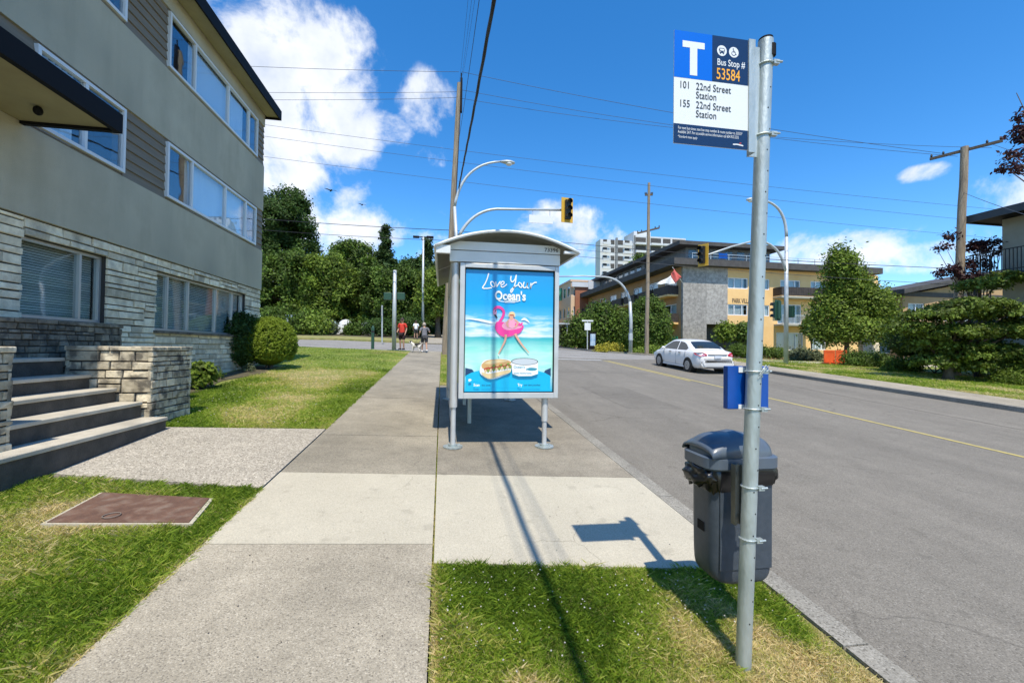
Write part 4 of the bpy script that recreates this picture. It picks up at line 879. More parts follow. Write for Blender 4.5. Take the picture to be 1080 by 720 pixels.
# handwriting
w = .0155
strk([A(300, 90), A(285, 150), A(262, 210), A(236, 258), A(280, 262), A(335, 252)], w, 'ink_white')
def oval(cx_, cy_, rx, ry, t=.3): return [A(cx_ + rx * cos(a_ * pi / 6 + 1.2) + t * ry * -sin(a_ * pi / 6 + 1.2), cy_ - ry * sin(a_ * pi / 6 + 1.2)) for a_ in range(13)]
strk(oval(345, 212, 20, 30), w * .9, 'ink_white')
strk([A(378, 180), A(385, 238), A(402, 215), A(428, 175)], w, 'ink_white')
strk([A(425, 222), A(462, 205), A(468, 182), A(446, 178), A(430, 215), A(448, 242), A(480, 225), A(500, 205)], w * .9, 'ink_white')
strk([A(545, 110), A(540, 150), A(556, 178), A(585, 150), A(602, 95)], w, 'ink_white')
strk([A(602, 95), A(590, 190), A(565, 270), A(548, 300), A(545, 270), A(580, 235), A(630, 205)], w, 'ink_white')
strk(oval(646, 210, 18, 28), w * .9, 'ink_white')
strk([A(690, 172), A(678, 215), A(690, 240), A(715, 225), A(728, 180), A(722, 232), A(740, 240)], w, 'ink_white')
strk([A(765, 182), A(760, 245), A(772, 205), A(800, 178), A(830, 172)], w, 'ink_white')
lx, lz = A(372, 385)
text(mb, "Ocean's", .165, lx - .004, lz - .004, nx_(), ix['ink_teal'], bold=.045, sx=.8); text(mb, "Ocean's", .165, lx - .006, lz, nx_(), ix['ink_white'], bold=.03, sx=.8)
strk([A(410, 398), A(470, 408), A(530, 398), A(600, 402), A(650, 390)], .01, 'ink_white'); strk([A(480, 415), A(530, 412), A(590, 412)], .008, 'ink_white')
# clouds behind
for pts in ([A(66, 610), A(200, 622), A(330, 648), A(400, 655)], [A(660, 615), A(700, 600), A(755, 640)]):
    strk(pts, [.004 + .028 * sin(pi * i / (5 * (len(pts) - 1))) for i in range(5 * (len(pts) - 1) + 1)], 'ink_white')
# flamingo float and bather
strk([A(395, 700), A(425, 640), A(460, 575), A(468, 520), A(440, 482), A(400, 472), A(372, 490), A(368, 520)], [.05, .05, .046, .044, .04, .038, .036, .034, .034, .034, .034, .034, .034, .034, .034, .034, .034, .034, .034, .034, .034, .034, .036, .036, .036, .036, .036, .036, .036, .036, .036, .036, .036, .036, .036, .034], 'ink_pink')
fillp([A(350, 520), A(375, 500), A(392, 520), A(385, 560), A(360, 560)], 'ink_rose'); fillp([A(362, 560), A(385, 556), A(404, 596), A(392, 602)], 'ink_black', 0)
fillp([A(374, 508), A(384, 508), A(384, 522), A(374, 522)], 'ink_black')
fillp([A(390, 640), A(470, 640), A(520, 670), A(640, 650), A(680, 690), A(650, 760), A(560, 790), A(470, 800), A(400, 760), A(375, 700)], 'ink_pink')
fillp([B(350, 0), B(590, 0), B(575, 60), B(520, 100), B(430, 125), B(370, 100), B(335, 50)], 'ink_pink')
fillp([A(470, 650), A(540, 620), A(640, 640), A(670, 690), A(600, 720), A(500, 730), A(450, 690)], 'ink_rose')
for k_ in range(7): fillp([A(560 + 16 * k_, 650 + 8 * (k_ % 3)), A(580 + 16 * k_, 640 + 8 * (k_ % 3)), A(590 + 14 * k_, 668 + 9 * (k_ % 2)), A(570 + 14 * k_, 680)], 'ink_pink')
strk([A(540, 600), A(505, 650), A(520, 690), A(560, 700)], .022, 'ink_skin'); strk([A(580, 605), A(625, 640), A(600, 690), A(570, 700)], .022, 'ink_skin')
fillp([A(530, 600), A(582, 600), A(590, 700), A(525, 700)], 'ink_rose', 2); fillp([A(532, 560), A(550, 545), A(572, 558), A(572, 600), A(552, 622), A(534, 600)], 'ink_skin')
fillp([A(520, 560), A(535, 525), A(570, 520), A(592, 545), A(590, 590), A(575, 560), A(535, 556), A(526, 590)], 'ink_bread2'); fillp([A(532, 552), A(578, 552), A(576, 566), A(534, 566)], 'ink_red', 0)
strk([B(432, 100), B(425, 160), B(395, 230), B(362, 300)], [.034 - .0014 * i for i in range(16)], 'ink_skin'); strk([B(520, 90), B(560, 160), B(600, 215), B(645, 265)], [.034 - .0014 * i for i in range(16)], 'ink_skin')
strk([B(366, 296), B(372, 318)], .012, 'ink_white'); strk([B(640, 262), B(658, 278)], .012, 'ink_skin')
# sandwich
fillp([B(195, 420), B(230, 360), B(330, 345), B(440, 345), B(485, 372), B(480, 470), B(400, 515), B(290, 548), B(215, 510), B(190, 470)], 'ink_white')
fillp([B(205, 400), B(260, 358), B(380, 345), B(470, 362), B(484, 390), B(400, 400), B(280, 425), B(215, 440)], 'ink_bread'); fillp([B(230, 390), B(280, 362), B(390, 352), B(450, 366), B(380, 378), B(280, 396)], 'ink_bread2')
fillp([B(225, 440), B(300, 415), B(420, 392), B(482, 400), B(484, 430), B(400, 440), B(300, 462), B(240, 466)], 'ink_red')
for k_ in range(10): fillp([B(230 + 26 * k_, 462 - 5 * k_), B(244 + 26 * k_, 448 - 5 * k_), B(256 + 26 * k_, 466 - 5 * k_), B(240 + 26 * k_, 486 - 5 * k_)], 'ink_green' if k_ % 2 else 'ink_bread2')
for k_ in range(6): fillp([B(270 + 34 * k_, 420 - 5 * k_), B(290 + 34 * k_, 405 - 5 * k_), B(302 + 34 * k_, 418 - 5 * k_), B(284 + 34 * k_, 430 - 5 * k_)], 'ink_green' if k_ % 2 else 'ink_bread')
fillp([B(205, 470), B(260, 490), B(330, 480), B(420, 460), B(480, 452), B(470, 480), B(390, 505), B(290, 540), B(225, 510)], 'ink_bread2')
# can
fillp([B(485, 372), B(745, 372), B(745, 490), B(680, 512), B(560, 514), B(500, 492)], 'ink_white', 0); y = nx_(); c0 = B(615, 368); disc(mb, c0[0], c0[1], B(745, 0)[0] - c0[0], y, ix['ink_black'], 28, .048); y = nx_(); disc(mb, c0[0], c0[1], B(738, 0)[0] - c0[0], y, ix['ink_grey'], 28, .042)
text(mb, "Ocean's", .05, *B(508, 435), nx_(), ix['ink_teal'], sx=.95, bold=.01); fillp([B(632, 445), B(665, 428), B(720, 432), B(735, 442), B(715, 456), B(665, 458)], 'ink_teal'); fillp([B(632, 432), B(645, 445), B(632, 460)], 'ink_teal', 0)
text(mb, "SOLID WHITE TUNA", .028, *B(510, 492), nx_(), ix['ink_teal'], sx=.95, bold=.015)
fillp([B(85, 545), B(100, 540), B(115, 552), B(100, 566), B(88, 565)], 'ink_white')
text(mb, "Scan", .05, *B(133, 613), nx_(), ix['ink_white'], bold=.03, sx=.9); text(mb, "the code", .034, *B(208, 612), nx_(), ix['ink_navy'], bold=.015)
text(mb, "Try", .05, *B(548, 613), nx_(), ix['ink_white'], bold=.03, sx=.9); text(mb, "our new pouches", .036, *B(608, 611), nx_(), ix['ink_navy'], bold=.015, sx=.9)
mb.build('poster_artwork', inks, po)
# header board and its number
mb = MB(); mb.box((.085, 5.66, 2.79), (1.585, 5.72, 2.935)); mb.box((.085, 5.655, 2.945), (1.585, 5.72, 3.06)); hb = mb.build('header_board', 'shelter_board', sh, bevel=.004)
mb = MB(); text(mb, '73396', .072, 1.36, 2.975, 5.652, 0, bold=.012, depth=.001, sx=1.1); mb.build('number', 'ink_black', hb)
# arched roof
def arch(t, off=0): x = -.1 + 1.9 * t; return x, 2.94 + off + .235 * (1 - (2 * t - 1) ** 2)
mb = MB(); rings = []
for (yq, dz) in ((5.5, 0), (6.8, .04), (8.2, .07), (9.75, .1)):
    outer = [(arch(i / 20, .0)[0], yq, arch(i / 20)[1] + dz) for i in range(21)]; inner = [(p[0], yq, p[2] - .018) for p in reversed(outer)]; rings.append(outer + inner)
mb.loft(rings); M['roof_panel'] = mat('roof_panel', (.13, .125, .095), (.18, .175, .14), .4, 2, trans=.35); rf2 = mb.build('roof_panel', 'roof_panel', sh)
mb = MB()
for yq, dz in ((5.49, 0), (7.5, .05), (9.76, .1)):
    pts = [(arch(i / 20)[0], yq, arch(i / 20)[1] + dz + (.004)) for i in range(21)]; mb.tube(pts, .02, 8)
for s_, x in ((0, -.1), (1, 1.8)): mb.tube([(x, 5.49, 2.94), (x, 9.76, 3.04)], .022, 8)
mb.build('roof_edge', 'shelter_board', rf2, True)
mb = MB(); mb.box((-.09, 5.5, 2.86), (.09, 5.56, 2.96)); mb.build('gutter_end', 'shelter_board', rf2)
mb = MB(); mb.box((1.6, 5.5, 2.93), (1.79, 5.56, 2.96)); mb.build('gutter_end', 'shelter_board', rf2)
# rails, back glazing, bench
mb = MB(); mb.box((.11, 5.8, 2.74), (.21, 9.35, 2.9)); mb.box((1.48, 5.83, 2.74), (1.56, 9.35, 2.9)); mb.box((.21, 9.26, 2.74), (1.48, 9.34, 2.9)); mb.build('roof_rail', 'shelter', sh)
for i in range(3):
    a, b = 5.84 + i * 1.15, 5.84 + i * 1.15 + 1.1; z0 = H(.16, a) + .25
    mb = MB(); mb.box((.14, a, z0), (.19, a + .04, 2.7)); mb.box((.14, b - .04, z0), (.19, b, 2.7)); mb.box((.14, a + .04, z0), (.19, b - .04, z0 + .05)); mb.box((.14, a + .04, 2.65), (.19, b - .04, 2.7)); f = mb.build('glazed_panel', 'shelter', sh)
    mb = MB(); mb.box((.16, a + .04, z0 + .05), (.168, b - .04, 2.65)); mb.build('pane', 'tinted', f)
mb = MB(); z0 = H(.8, 9.3) + .25; mb.box((.22, 9.28, z0), (1.44, 9.32, z0 + .05)); mb.box((.22, 9.28, 2.65), (1.44, 9.32, 2.7)); f = mb.build('glazed_panel', 'shelter', sh); mb = MB(); mb.box((.22, 9.296, z0 + .05), (1.44, 9.304, 2.65)); mb.build('pane', 'clear', f)
bz = H(.4, 7.8) + .45; mb = MB()
for i in range(4): mb.box((.28 + .11 * i, 6.9, bz), (.37 + .11 * i, 8.9, bz + .035))
be = mb.build('bench_seat', 'galv', sh)
mb = MB()
for y in (7.1, 8.7): mb.box((.44, y, H(.5, y)), (.5, y + .06, bz)); mb.box((.3, y, bz - .04), (.7, y + .06, bz - .002))
mb.build('bench_leg', 'galv', be)

# ------------------------------------------------------------------ bus stop pole, sign, holder, bin
PB = Vector((1.52, 1.95, H(1.52, 1.95) - .02)); PT = Vector((1.635, 1.95, 3.26))
pt_ = lambda z: PB + (PT - PB) * ((z - PB.z) / (PT.z - PB.z))
bp = thing('bus_stop_pole', 'galvanised bus stop pole with blue and white route sign standing in the grass', 'bus stop', PB)
mb = MB(); mb.tube([PB, pt_(1), pt_(2), PT], .036, 28); mb.build('pole', 'galv', bp, True, auto=50)
mb = MB(); mb.tube([PT - Vector((0, 0, .01)), PT + Vector((0, 0, .012))], .034, 20); mb.tube([pt_(3.2) + Vector((.02, -.02, -.03)), pt_(3.2) + Vector((.02, -.02, .03))], .02, 8); mb.build('cap', 'dark_trim', bp)
mb = MB()
R_ = random.Random(3)
for i in range(26):
    mb = MB(); z = .3 + i * .108; p = pt_(z); a_ = -pi / 2 + R_.uniform(-.1, .1) + (.35 if i % 2 else 0); q = p + Vector((.0362 * cos(a_), .0362 * sin(a_), 0)); mb.ell(q, (.004, .0015, .0045), 0, 8, 4); mb.build('bolt_hole', 'black', bp)
def clampb(z, parent, r=.039, nm='clamp_band'):
    mb = MB(); p = pt_(z); mb.tube([(p.x + r * cos(a_ * pi / 12), p.y + r * sin(a_ * pi / 12), z + .0) for a_ in range(25)], .005, 6); q = p + Vector((.03, -.032, 0)); mb.box(q - Vector((.012, .012, .011)), q + Vector((.02, .008, .011))); mb.tube([q + Vector((-.0, -.01, 0)), q + Vector((.035, -.01, .002))], .0055, 6); mb.build(nm, 'galv', parent)
for z in (3.13, 2.76, 1.55, 1.36): clampb(z, bp)
# sign plate
sx0, sx1, sz0, sz1 = 1.093, 1.507, 2.655, 3.21; SY = 1.9
mb = MB(); mb.box((sx0, SY, sz0), (sx1, SY + .004, sz1)); M['sign_white'] = mat('sign_white', (.74, .76, .77), None, .35); sg = mb.build('route_sign', 'sign_white', bp)
mb = MB(); mb.box((sx1 - .012, SY - .006, sz0 - .01), (sx1 + .02, SY + .002 - .003, sz1 + .005)); mb.box((sx1 + .02, SY - .006, sz0 - .01), (sx1 + .024, SY + .05, sz1 + .005)); mb.box((sx1 + .024, SY + .04, sz0 - .01), (sx1 + .085, SY + .046, sz1 + .005)); mb.build('bracket', 'galv', sg)  # rear flange added to close the gap between sign and pole shadows
M['sign_blue'] = mat('sign_blue', (.0, .13, .62), None, .3); M['sign_navy'] = mat('sign_navy', (.008, .028, .085), None, .3); M['sign_text'] = mat('sign_text', (.03, .035, .04), None, .4); M['sign_orange'] = mat('sign_orange', (.9, .42, .03), None, .4); M['sign_red'] = mat('sign_red', (.5, .05, .03), None, .4)
U = lambda u: sx0 + (sx1 - sx0) * u / .95; V_ = lambda v: sz1 - (sz1 - sz0) * v
sm_ = ['sign_blue', 'sign_navy', 'sign_white', 'sign_text', 'sign_orange', 'sign_red']; mb = MB(); e1 = SY - .0008; e2 = SY - .0016; e3 = SY - .0024; e4 = SY - .003
def q4(u0, u1, v0, v1, y, mi): mb.add([(U(u0), y, V_(v1)), (U(u1), y, V_(v1)), (U(u1), y, V_(v0)), (U(u0), y, V_(v0))], [(0, 1, 2, 3)], mi)
q4(0, .465, 0, .415, e1, 0); q4(.465, .92, 0, .415, e1, 1); q4(0, .92, .825, 1, e1, 1)
q4(.1, .37, .085, .142, e2, 2); q4(.19, .28, .142, .385, e2, 2)
for uc in (.585, .735): disc(mb, U(uc), V_(.13), .0265, e2, 2, 28)
# bus pictogram
bx, bz_ = U(.585), V_(.13); 
def rq(x0, x1, z0, z1, y, mi): mb.add([(x0, y, z0), (x1, y, z0), (x1, y, z1), (x0, y, z1)], [(0, 1, 2, 3)], mi)
rq(bx - .013, bx + .013, bz_ - .012, bz_ + .013, e3, 1); rq(bx - .011, bx + .011, bz_ - .001, bz_ + .009, e4, 2); rq(bx - .011, bx - .006, bz_ - .017, bz_ - .012, e3, 1); rq(bx + .006, bx + .011, bz_ - .017, bz_ - .012, e3, 1); rq(bx - .0165, bx - .014, bz_ - .001, bz_ + .008, e3, 1); rq(bx + .014, bx + .0165, bz_ - .001, bz_ + .008, e3, 1)
for s_ in (-1, 1): disc(mb, bx + s_ * .008, bz_ - .0065, .002, e4, 2, 8)
wx = U(.735); disc(mb, wx - .003, bz_ + .016, .0033, e3, 1, 12)
stroke(mb, [(wx - .003, bz_ + .011), (wx - .002, bz_ + .001), (wx + .007, bz_ + .001), (wx + .011, bz_ - .011), (wx + .015, bz_ - .011)], .0032, e3, 1)
stroke(mb, [(wx - .001 + .0105 * cos(a_ * pi / 10), bz_ - .006 + .0105 * sin(a_ * pi / 10)) for a_ in range(7, 21)], .0028, e3, 1); stroke(mb, [(wx - .003, bz_ + .006), (wx + .005, bz_ + .006)], .0026, e3, 1)
text(mb, 'Bus Stop #', .047, U(.525), V_(.262), e2, 2, bold=.008, sx=.74); text(mb, '53584', .08, U(.515), V_(.388), e2, 4, bold=.006, sx=.66)
for (s, u, v) in (('101', .06, .507), ('22nd Street', .265, .507), ('Station', .265, .585), ('155', .06, .672), ('22nd Street', .265, .672), ('Station', .265, .752)): text(mb, s, .05, U(u), V_(v), e2, 3, sx=.8, bold=.003)
text(mb, 'For next bus times, text bus stop number & route number to 33333*', .0205, U(.05), V_(.872), e2, 2, sx=.575 * 1.05); text(mb, 'Available 24/7. For accessible service information call 604.953.3333', .0205, U(.05), V_(.908), e2, 2, sx=.56 * 1.05); text(mb, '*Standard rates apply', .017, U(.05), V_(.948), e2, 2, sx=.7)
stroke(mb, [(U(.73), V_(.962)), (U(.78), V_(.958)), (U(.86), V_(.966))], .006, e2, 2); stroke(mb, [(U(.81), V_(.95)), (U(.835), V_(.942))], .005, e2, 5)
mb.build('lettering', sm_, sg)
# blue timetable holder behind the pole
M['holder_blue'] = mat('holder_blue', (.0, .055, .3), (.0, .07, .36), .35, 8)
a_ = PY(768, 386, 1.99); b_ = PY(811, 431, 1.99); t_ = MB(); hx_ = [a_[0] + (b_[0] - a_[0]) * i / 8 for i in range(9)]
hy = lambda x: 1.99 + 0
t_.box((a_[0], 1.992, b_[2]), (b_[0], 2.03, a_[2])); th = t_.build('timetable_holder', 'holder_blue', bp, bevel=.004)
mb = MB(); w_ = b_[0] - a_[0]
for (u0, u1, z0, z1) in ((.25, .42, a_[2] - .032, a_[2] - .004), (.25, .42, b_[2] + .002, b_[2] + .024), (.84, .9, a_[2] - .03, a_[2] - .006)): mb = MB(); mb.box((a_[0] + w_ * u0, 1.988, z0), (a_[0] + w_ * u1, 1.9915, z1)); mb.build('sticker', 'sign_white', th)
mb = MB(); mb.box((a_[0] + w_ * .43, 1.985, b_[2] + .004), (a_[0] + w_ * .75, 1.9915, a_[2] - .004)); mb.build('clamp_plate', 'black', th)
mb = MB(); p = pt_(1.55)
for k in range(5): mb.tube([(p.x + .03, p.y - .036, 1.55 + .0), (p.x + .03 + .02 * cos(k * 1.3), p.y - .05 + .01 * sin(k), 1.56 + .025 * sin(k * 1.9)), (p.x + .02 + .03 * cos(k * 2.3), p.y - .04, 1.53 + .02 * sin(k * 2.9))], .0022, 5)
mb.build('twisted_wire', 'galv', th)
# litter bin hung on the pole
M['bin_body'] = mat('bin_body', (.045, .058, .075), (.058, .072, .092), .42, 30, .15, 250, spec=.4); M['bin_lid'] = mat('bin_lid', (.08, .1, .13), (.1, .125, .155), .33, 5, spec=.5, c3=(.02, .05, .12), s3=4, amt3=.3)
M['bin_side'] = mat('bin_side', (.03, .04, .052), None, .45); M['bag'] = mat('bag', (.008, .008, .009), None, .28, spec=.6)
by = 2.235; bl = float(PY(755, 540, 2.1)[0]); brx = float(PY(822, 540, 2.1)[0]); ztop = float(PY(780, 494, 2.1)[2]); zbot = float(PY(780, 618, 2.1)[2])
bxc = (bl + brx) / 2; bw = (brx - bl) / 2; bd = .12
bn = thing('litter_bin', 'dark grey plastic litter bin with domed lid and black bag on the bus stop pole', 'litter bin', (bxc, by, zbot))
def rring(cx_, cy_, z, hx, hy, r, k=6):
    pts = []
    for (sx_, sy_, a0) in ((1, 1, 0), (-1, 1, pi / 2), (-1, -1, pi), (1, -1, 3 * pi / 2)):
        for i in range(k + 1):
            a = a0 + pi / 2 * i / k; pts.append((cx_ + sx_ * (hx - r) + r * cos(a), cy_ + sy_ * (hy - r) + r * sin(a), z))
    return pts
hgt = ztop - zbot; rings = []
for (f, s) in ((0, .6), (.012, .76), (.03, .85), (.06, .91), (.11, .945), (.2, .965), (.5, .99), (1, 1.0)): rings.append(rring(bxc, by, zbot + hgt * f, bw * s, bd * (.75 + .25 * s), .05 * s + .012))
mb = MB(); mb.loft(rings); bo = mb.build('bin_body', 'bin_body', bn, True, auto=60)
mb = MB(); mb.box((bxc - bw + .035, by - bd - .004, zbot + .08), (bxc - .04, by - bd + .004, ztop - .03)); mb.box((bxc + .03, by - bd - .004, zbot + .08), (bxc + bw - .035, by - bd + .004, ztop - .03)); mb.build('front_panel', 'bin_body', bo, bevel=.003)
# lid
lw = (float(PY(825, 490, 2.1)[0]) - float(PY(729, 490, 2.26)[0])) / 2 + .0; lxc = float(PY(825, 490, 2.1)[0]) - lw; zr_ = float(PY(780, 484, 2.09)[2]); zd = float(PY(785, 457, 2.2)[2])
mb = MB(); mb.loft([rring(lxc, by, ztop - .012, lw - .012, bd + .02, .07), rring(lxc, by, ztop, lw, bd + .032, .08), rring(lxc, by, zr_, lw, bd + .032, .08), rring(lxc, by, zr_ + .006, lw - .01, bd + .022, .075)]); ld = mb.build('lid', 'bin_lid', bn, True, auto=40)
mb = MB(); rings = []
for i in range(13):
    th_ = pi / 2 * i / 12; c_ = max(.03, cos(th_) ** .62); s_ = sin(th_) ** .9; rings.append(rring(lxc, by, zr_ + .005 + (zd - zr_) * s_, (lw - .02) * c_, (bd + .012) * max(.05, cos(th_) ** .8), .075 * c_))
mb.loft(rings); mb.build('dome', 'bin_lid', ld, True, auto=60)
# raised hood over the mouth (left) with its curved rim
mb = MB(); rings = []
for j in range(9):
    u = j / 8; ang = pi * u; rings.append([(lxc - lw * .93 + (lw * 1.02) * (.5 - .5 * cos(pi * v / 8)) , by - (bd + .03) * cos(ang), zr_ + .004 + (zd - zr_ + .012) * (sin(ang) ** .6) * (sin(min(pi / 2, .25 + v / 8 * 1.32)) ** .9)) for v in range(9)])
mb.loft(rings, cap=False, closed=False); hood = mb.build('hood', 'bin_lid', ld, True); m_ = hood.modifiers.new('thick', 'SOLIDIFY'); m_.thickness = .008
# bag bulging out at the left
rr = random.Random(4)
def crumple(cx_, cy_, cz_, r, seed, nm='liner_bag', amp=.28):
    bm = bmesh.new(); bmesh.ops.create_icosphere(bm, subdivisions=4, radius=1)
    for v in bm.verts:
        n_ = mnoise.fractal(v.co * 2.3 + Vector((seed, 0, 0)), 1, 2, 4) * amp + amp * .5 * abs(mnoise.noise(v.co * 5 + Vector((0, seed, 0)))); v.co = Vector((v.co.x * r[0], v.co.y * r[1], v.co.z * r[2])) * (1 + n_) + Vector((cx_, cy_, cz_))
    me = bpy.data.meshes.new(nm); off = world_loc(bn); bmesh.ops.translate(bm, verts=bm.verts, vec=-off); bm.to_mesh(me); bm.free(); me.materials.append(M['bag']); me.polygons.foreach_set('use_smooth', [True] * len(me.polygons)); o = bpy.data.objects.new(nm, me); COL.objects.link(o); o.parent = bn; return o
crumple(bxc - bw * .93, by + .0, ztop - .06, (.08, bd * 1.0, .07), 2.3, amp=.28)
mb = MB(); rg = []
for (z, e_, j_) in ((ztop + .0, .012, 0), (ztop - .03, .02, .006), (ztop - .06, .016, .01), (ztop - .085, .008, .014)):
    ring = rring(bxc, by, z, bw + e_, bd + e_, .06, 10); n_ = len(ring)
    rg.append([(p[0] + rr.uniform(-j_, j_), p[1] + rr.uniform(-j_, j_) * .6, z - (0.05 * max(0, (bxc - p[0]) / bw) if j_ > .009 else 0) + (rr.uniform(-j_, j_))) for p in ring])
mb.loft(rg, cap=False); mb.build('liner_skirt', 'bag', bn, True)
# bracket between bin and pole
mb = MB(); q0 = PY(775, 490, 2.04); q1 = PY(784, 553, 2.04)
mb.box((q0[0], 2.035, q1[2]), (q0[0] + .01, 2.07, q0[2])); mb.box((q1[0] - .012, 2.035, q1[2]), (q1[0], 2.07, q0[2])); mb.box((q0[0] + .012, 2.05, q1[2]), (q1[0] - .012, 2.06, q0[2])); mb.box((q1[0], 2.0, q0[2] - .06), (pt_(1).x, 2.01, q0[2] - .03)); mb.box((q1[0], 2.0, q1[2] + .03), (pt_(1).x, 2.01, q1[2] + .06)); M['bracket_m'] = mat('bracket_m', (.16, .15, .12), (.24, .225, .18), .5, 9, metal=.5); mb.build('bracket', 'bracket_m', bn)
for z in (ztop - .045, zbot + .33):
    clampb(z, bn)
mb = MB(); mb.box((bxc - bw - .0015, by - .03, zbot + .26), (bxc - bw + .02, by + .03, zbot + .31)); mb.build('label', 'dark_trim', bn)
#%%PART4
# ------------------------------------------------------------------ utility poles and wires
def wood_pole(label, b, tp, r0, r1, arms=(), name='utility_pole', g='wooden utility poles'):
    t = thing(name, label, 'utility pole', b, group=g); b = Vector(b); tp = Vector(tp); n = 12
    mb = MB(); mb.tube([b + (tp - b) * (i / n) + Vector((R.uniform(-.01, .01), R.uniform(-.01, .01), 0)) for i in range(n + 1)], [r0 + (r1 - r0) * i / n for i in range(n + 1)], 14); mb.build('pole', 'wood_pole', t, True, auto=50)
    for (f, half, dirv, tilt) in arms:
        c = b + (tp - b) * f; d = Vector(dirv).normalized(); mb = MB(); p0 = c - d * half - Vector((0, 0, tilt)); p1 = c + d * half + Vector((0, 0, tilt)); nn = d.cross(Vector((0, 0, 1)))
        mb.poly([p0 + nn * .05 + Vector((0, 0, -.06)), p0 - nn * .05 + Vector((0, 0, -.06)), p0 - nn * .05 + Vector((0, 0, .06)), p0 + nn * .05 + Vector((0, 0, .06))], tuple(p1 - p0)); ar = mb.build('crossarm', 'bark', t)
        mb = MB()
        for q in (-.95, -.6, .6, .95):
            e_ = c + d * half * q + Vector((0, 0, tilt * q + .05)); mb.tube([e_, e_ + Vector((0, 0, .08)), e_ + Vector((0, 0, .16))], [.03, .05, .025], 8)
        mb.build('insulator', 'black', ar, True)
    return t, b, tp
pa = G(469, 374); A_b = (pa[0], pa[1], pa[2] - .1); A_t = tuple(PY(484.5, 88, pa[1]))
A_, Ab, At = wood_pole('tall leaning wooden utility pole standing behind the bus shelter', A_b, A_t, .17, .11)
mb = MB(); q = Vector(At); mb.box(q + Vector((.05, -.1, -1.5)), q + Vector((.16, .1, .25))); mb.tube([q + Vector((.1, 0, .2)), q + Vector((.1, 0, .55))], .03, 8); mb.build('transformer_bracket', 'dark_trim', A_)
mb = MB(); mb.tube([Vector(Ab) + (Vector(At) - Vector(Ab)) * f + Vector((.17 - .05 * f, -.03, 0)) for f in (.05, .3, .6, .95)], .025, 6); mb.build('conduit', 'wire_thin', A_)
Yc = 16.4; cb = PY(1009, 300, Yc); ct = PY(1017.5, 155, Yc); C_b = (cb[0] - .1, Yc, H(cb[0], Yc) - .1)
C_, Cb, Ct = wood_pole('brown wooden utility pole rising out of the yew beside the balcony house', C_b, tuple(ct), .19, .145, [(.985, 1.2, (.45, -.9, 0), .0)])
Yp = 30.0; pb = PY(682, 372, 31.5); Yp = 31.5; pb = np.array([pb[0], Yp, H(pb[0], Yp)]); pt2 = PY(684.5, 193, Yp)
B_, Bb, Bt = wood_pole('slim wooden utility pole beside the clipped green hedge across the junction', tuple(pb), tuple(pt2), .17, .1, [(.72, .85, (1, -.5, 0), .16), (.93, .3, (1, -.3, 0), .0)])
def wire(p0, p1, sag, r=.011, label='thin black overhead wire', m='wire', n=22, cat='overhead wire', g='overhead wires'):
    p0, p1 = Vector(p0), Vector(p1); pts = []
    for i in range(n + 1):
        t = i / n; p = p0.lerp(p1, t); p.z -= 4 * sag * t * (1 - t); pts.append(p)
    mb = MB(); mb.tube(pts, r, 5); o = mb.build('overhead_wire', m, None, True); tag(o, label, cat, g); return o
# thick twisted bundle running over the kerb side of the sidewalk; throws the thin shadow on the pavement
pts = [Vector((.69, y, z)) for y, z in ((-22, 8.6), (-14, 7.1), (-8, 6.45), (-3, 6.25), (2, 6.35), (6.3, 6.85), (11, 7.6), (16, 8.5), (22.1, 9.6))]
P3 = sm([tuple(p) for p in pts], 6); mb = MB()
for k in range(3):
    mb.tube([(p[0] + .016 * cos(i * 1.1 + k * 2.1), p[1], p[2] + .016 * sin(i * 1.1 + k * 2.1)) for i, p in enumerate(P3)], .019, 6)
tag(mb.build('cable_bundle', 'wire', None, True), 'thickest black twisted cable bundle running overhead along the sidewalk to the leaning pole', 'overhead cable')
for k, (dx, px, lab) in enumerate(((.05, 498, 'rightmost thin wire climbing from overhead to the top of the leaning pole'), (-.1, 494, 'middle thin wire climbing from overhead to the top of the leaning pole'), (-.28, 489.5, 'leftmost thin wire climbing from overhead to the top of the leaning pole'))):
    top = Vector((At[0] + .15 + dx * .6, At[1], At[2] + .45 - .35 * k)); n0 = PY(px, 0, 13.2); d_ = top - Vector(n0); p0 = Vector(n0) - Vector((.0, d_.y * 3.2, d_.z * 2.1)); wire(p0, top, 1.2 - .1 * k, .005, lab)
wire((.69 + .35, -20, 8.3), (At[0] + .0, At[1], 12.3), 1.1, .009, 'thin wire running along the street just above the thick cable bundle')
M['wire_mid'] = M['wire_thin']
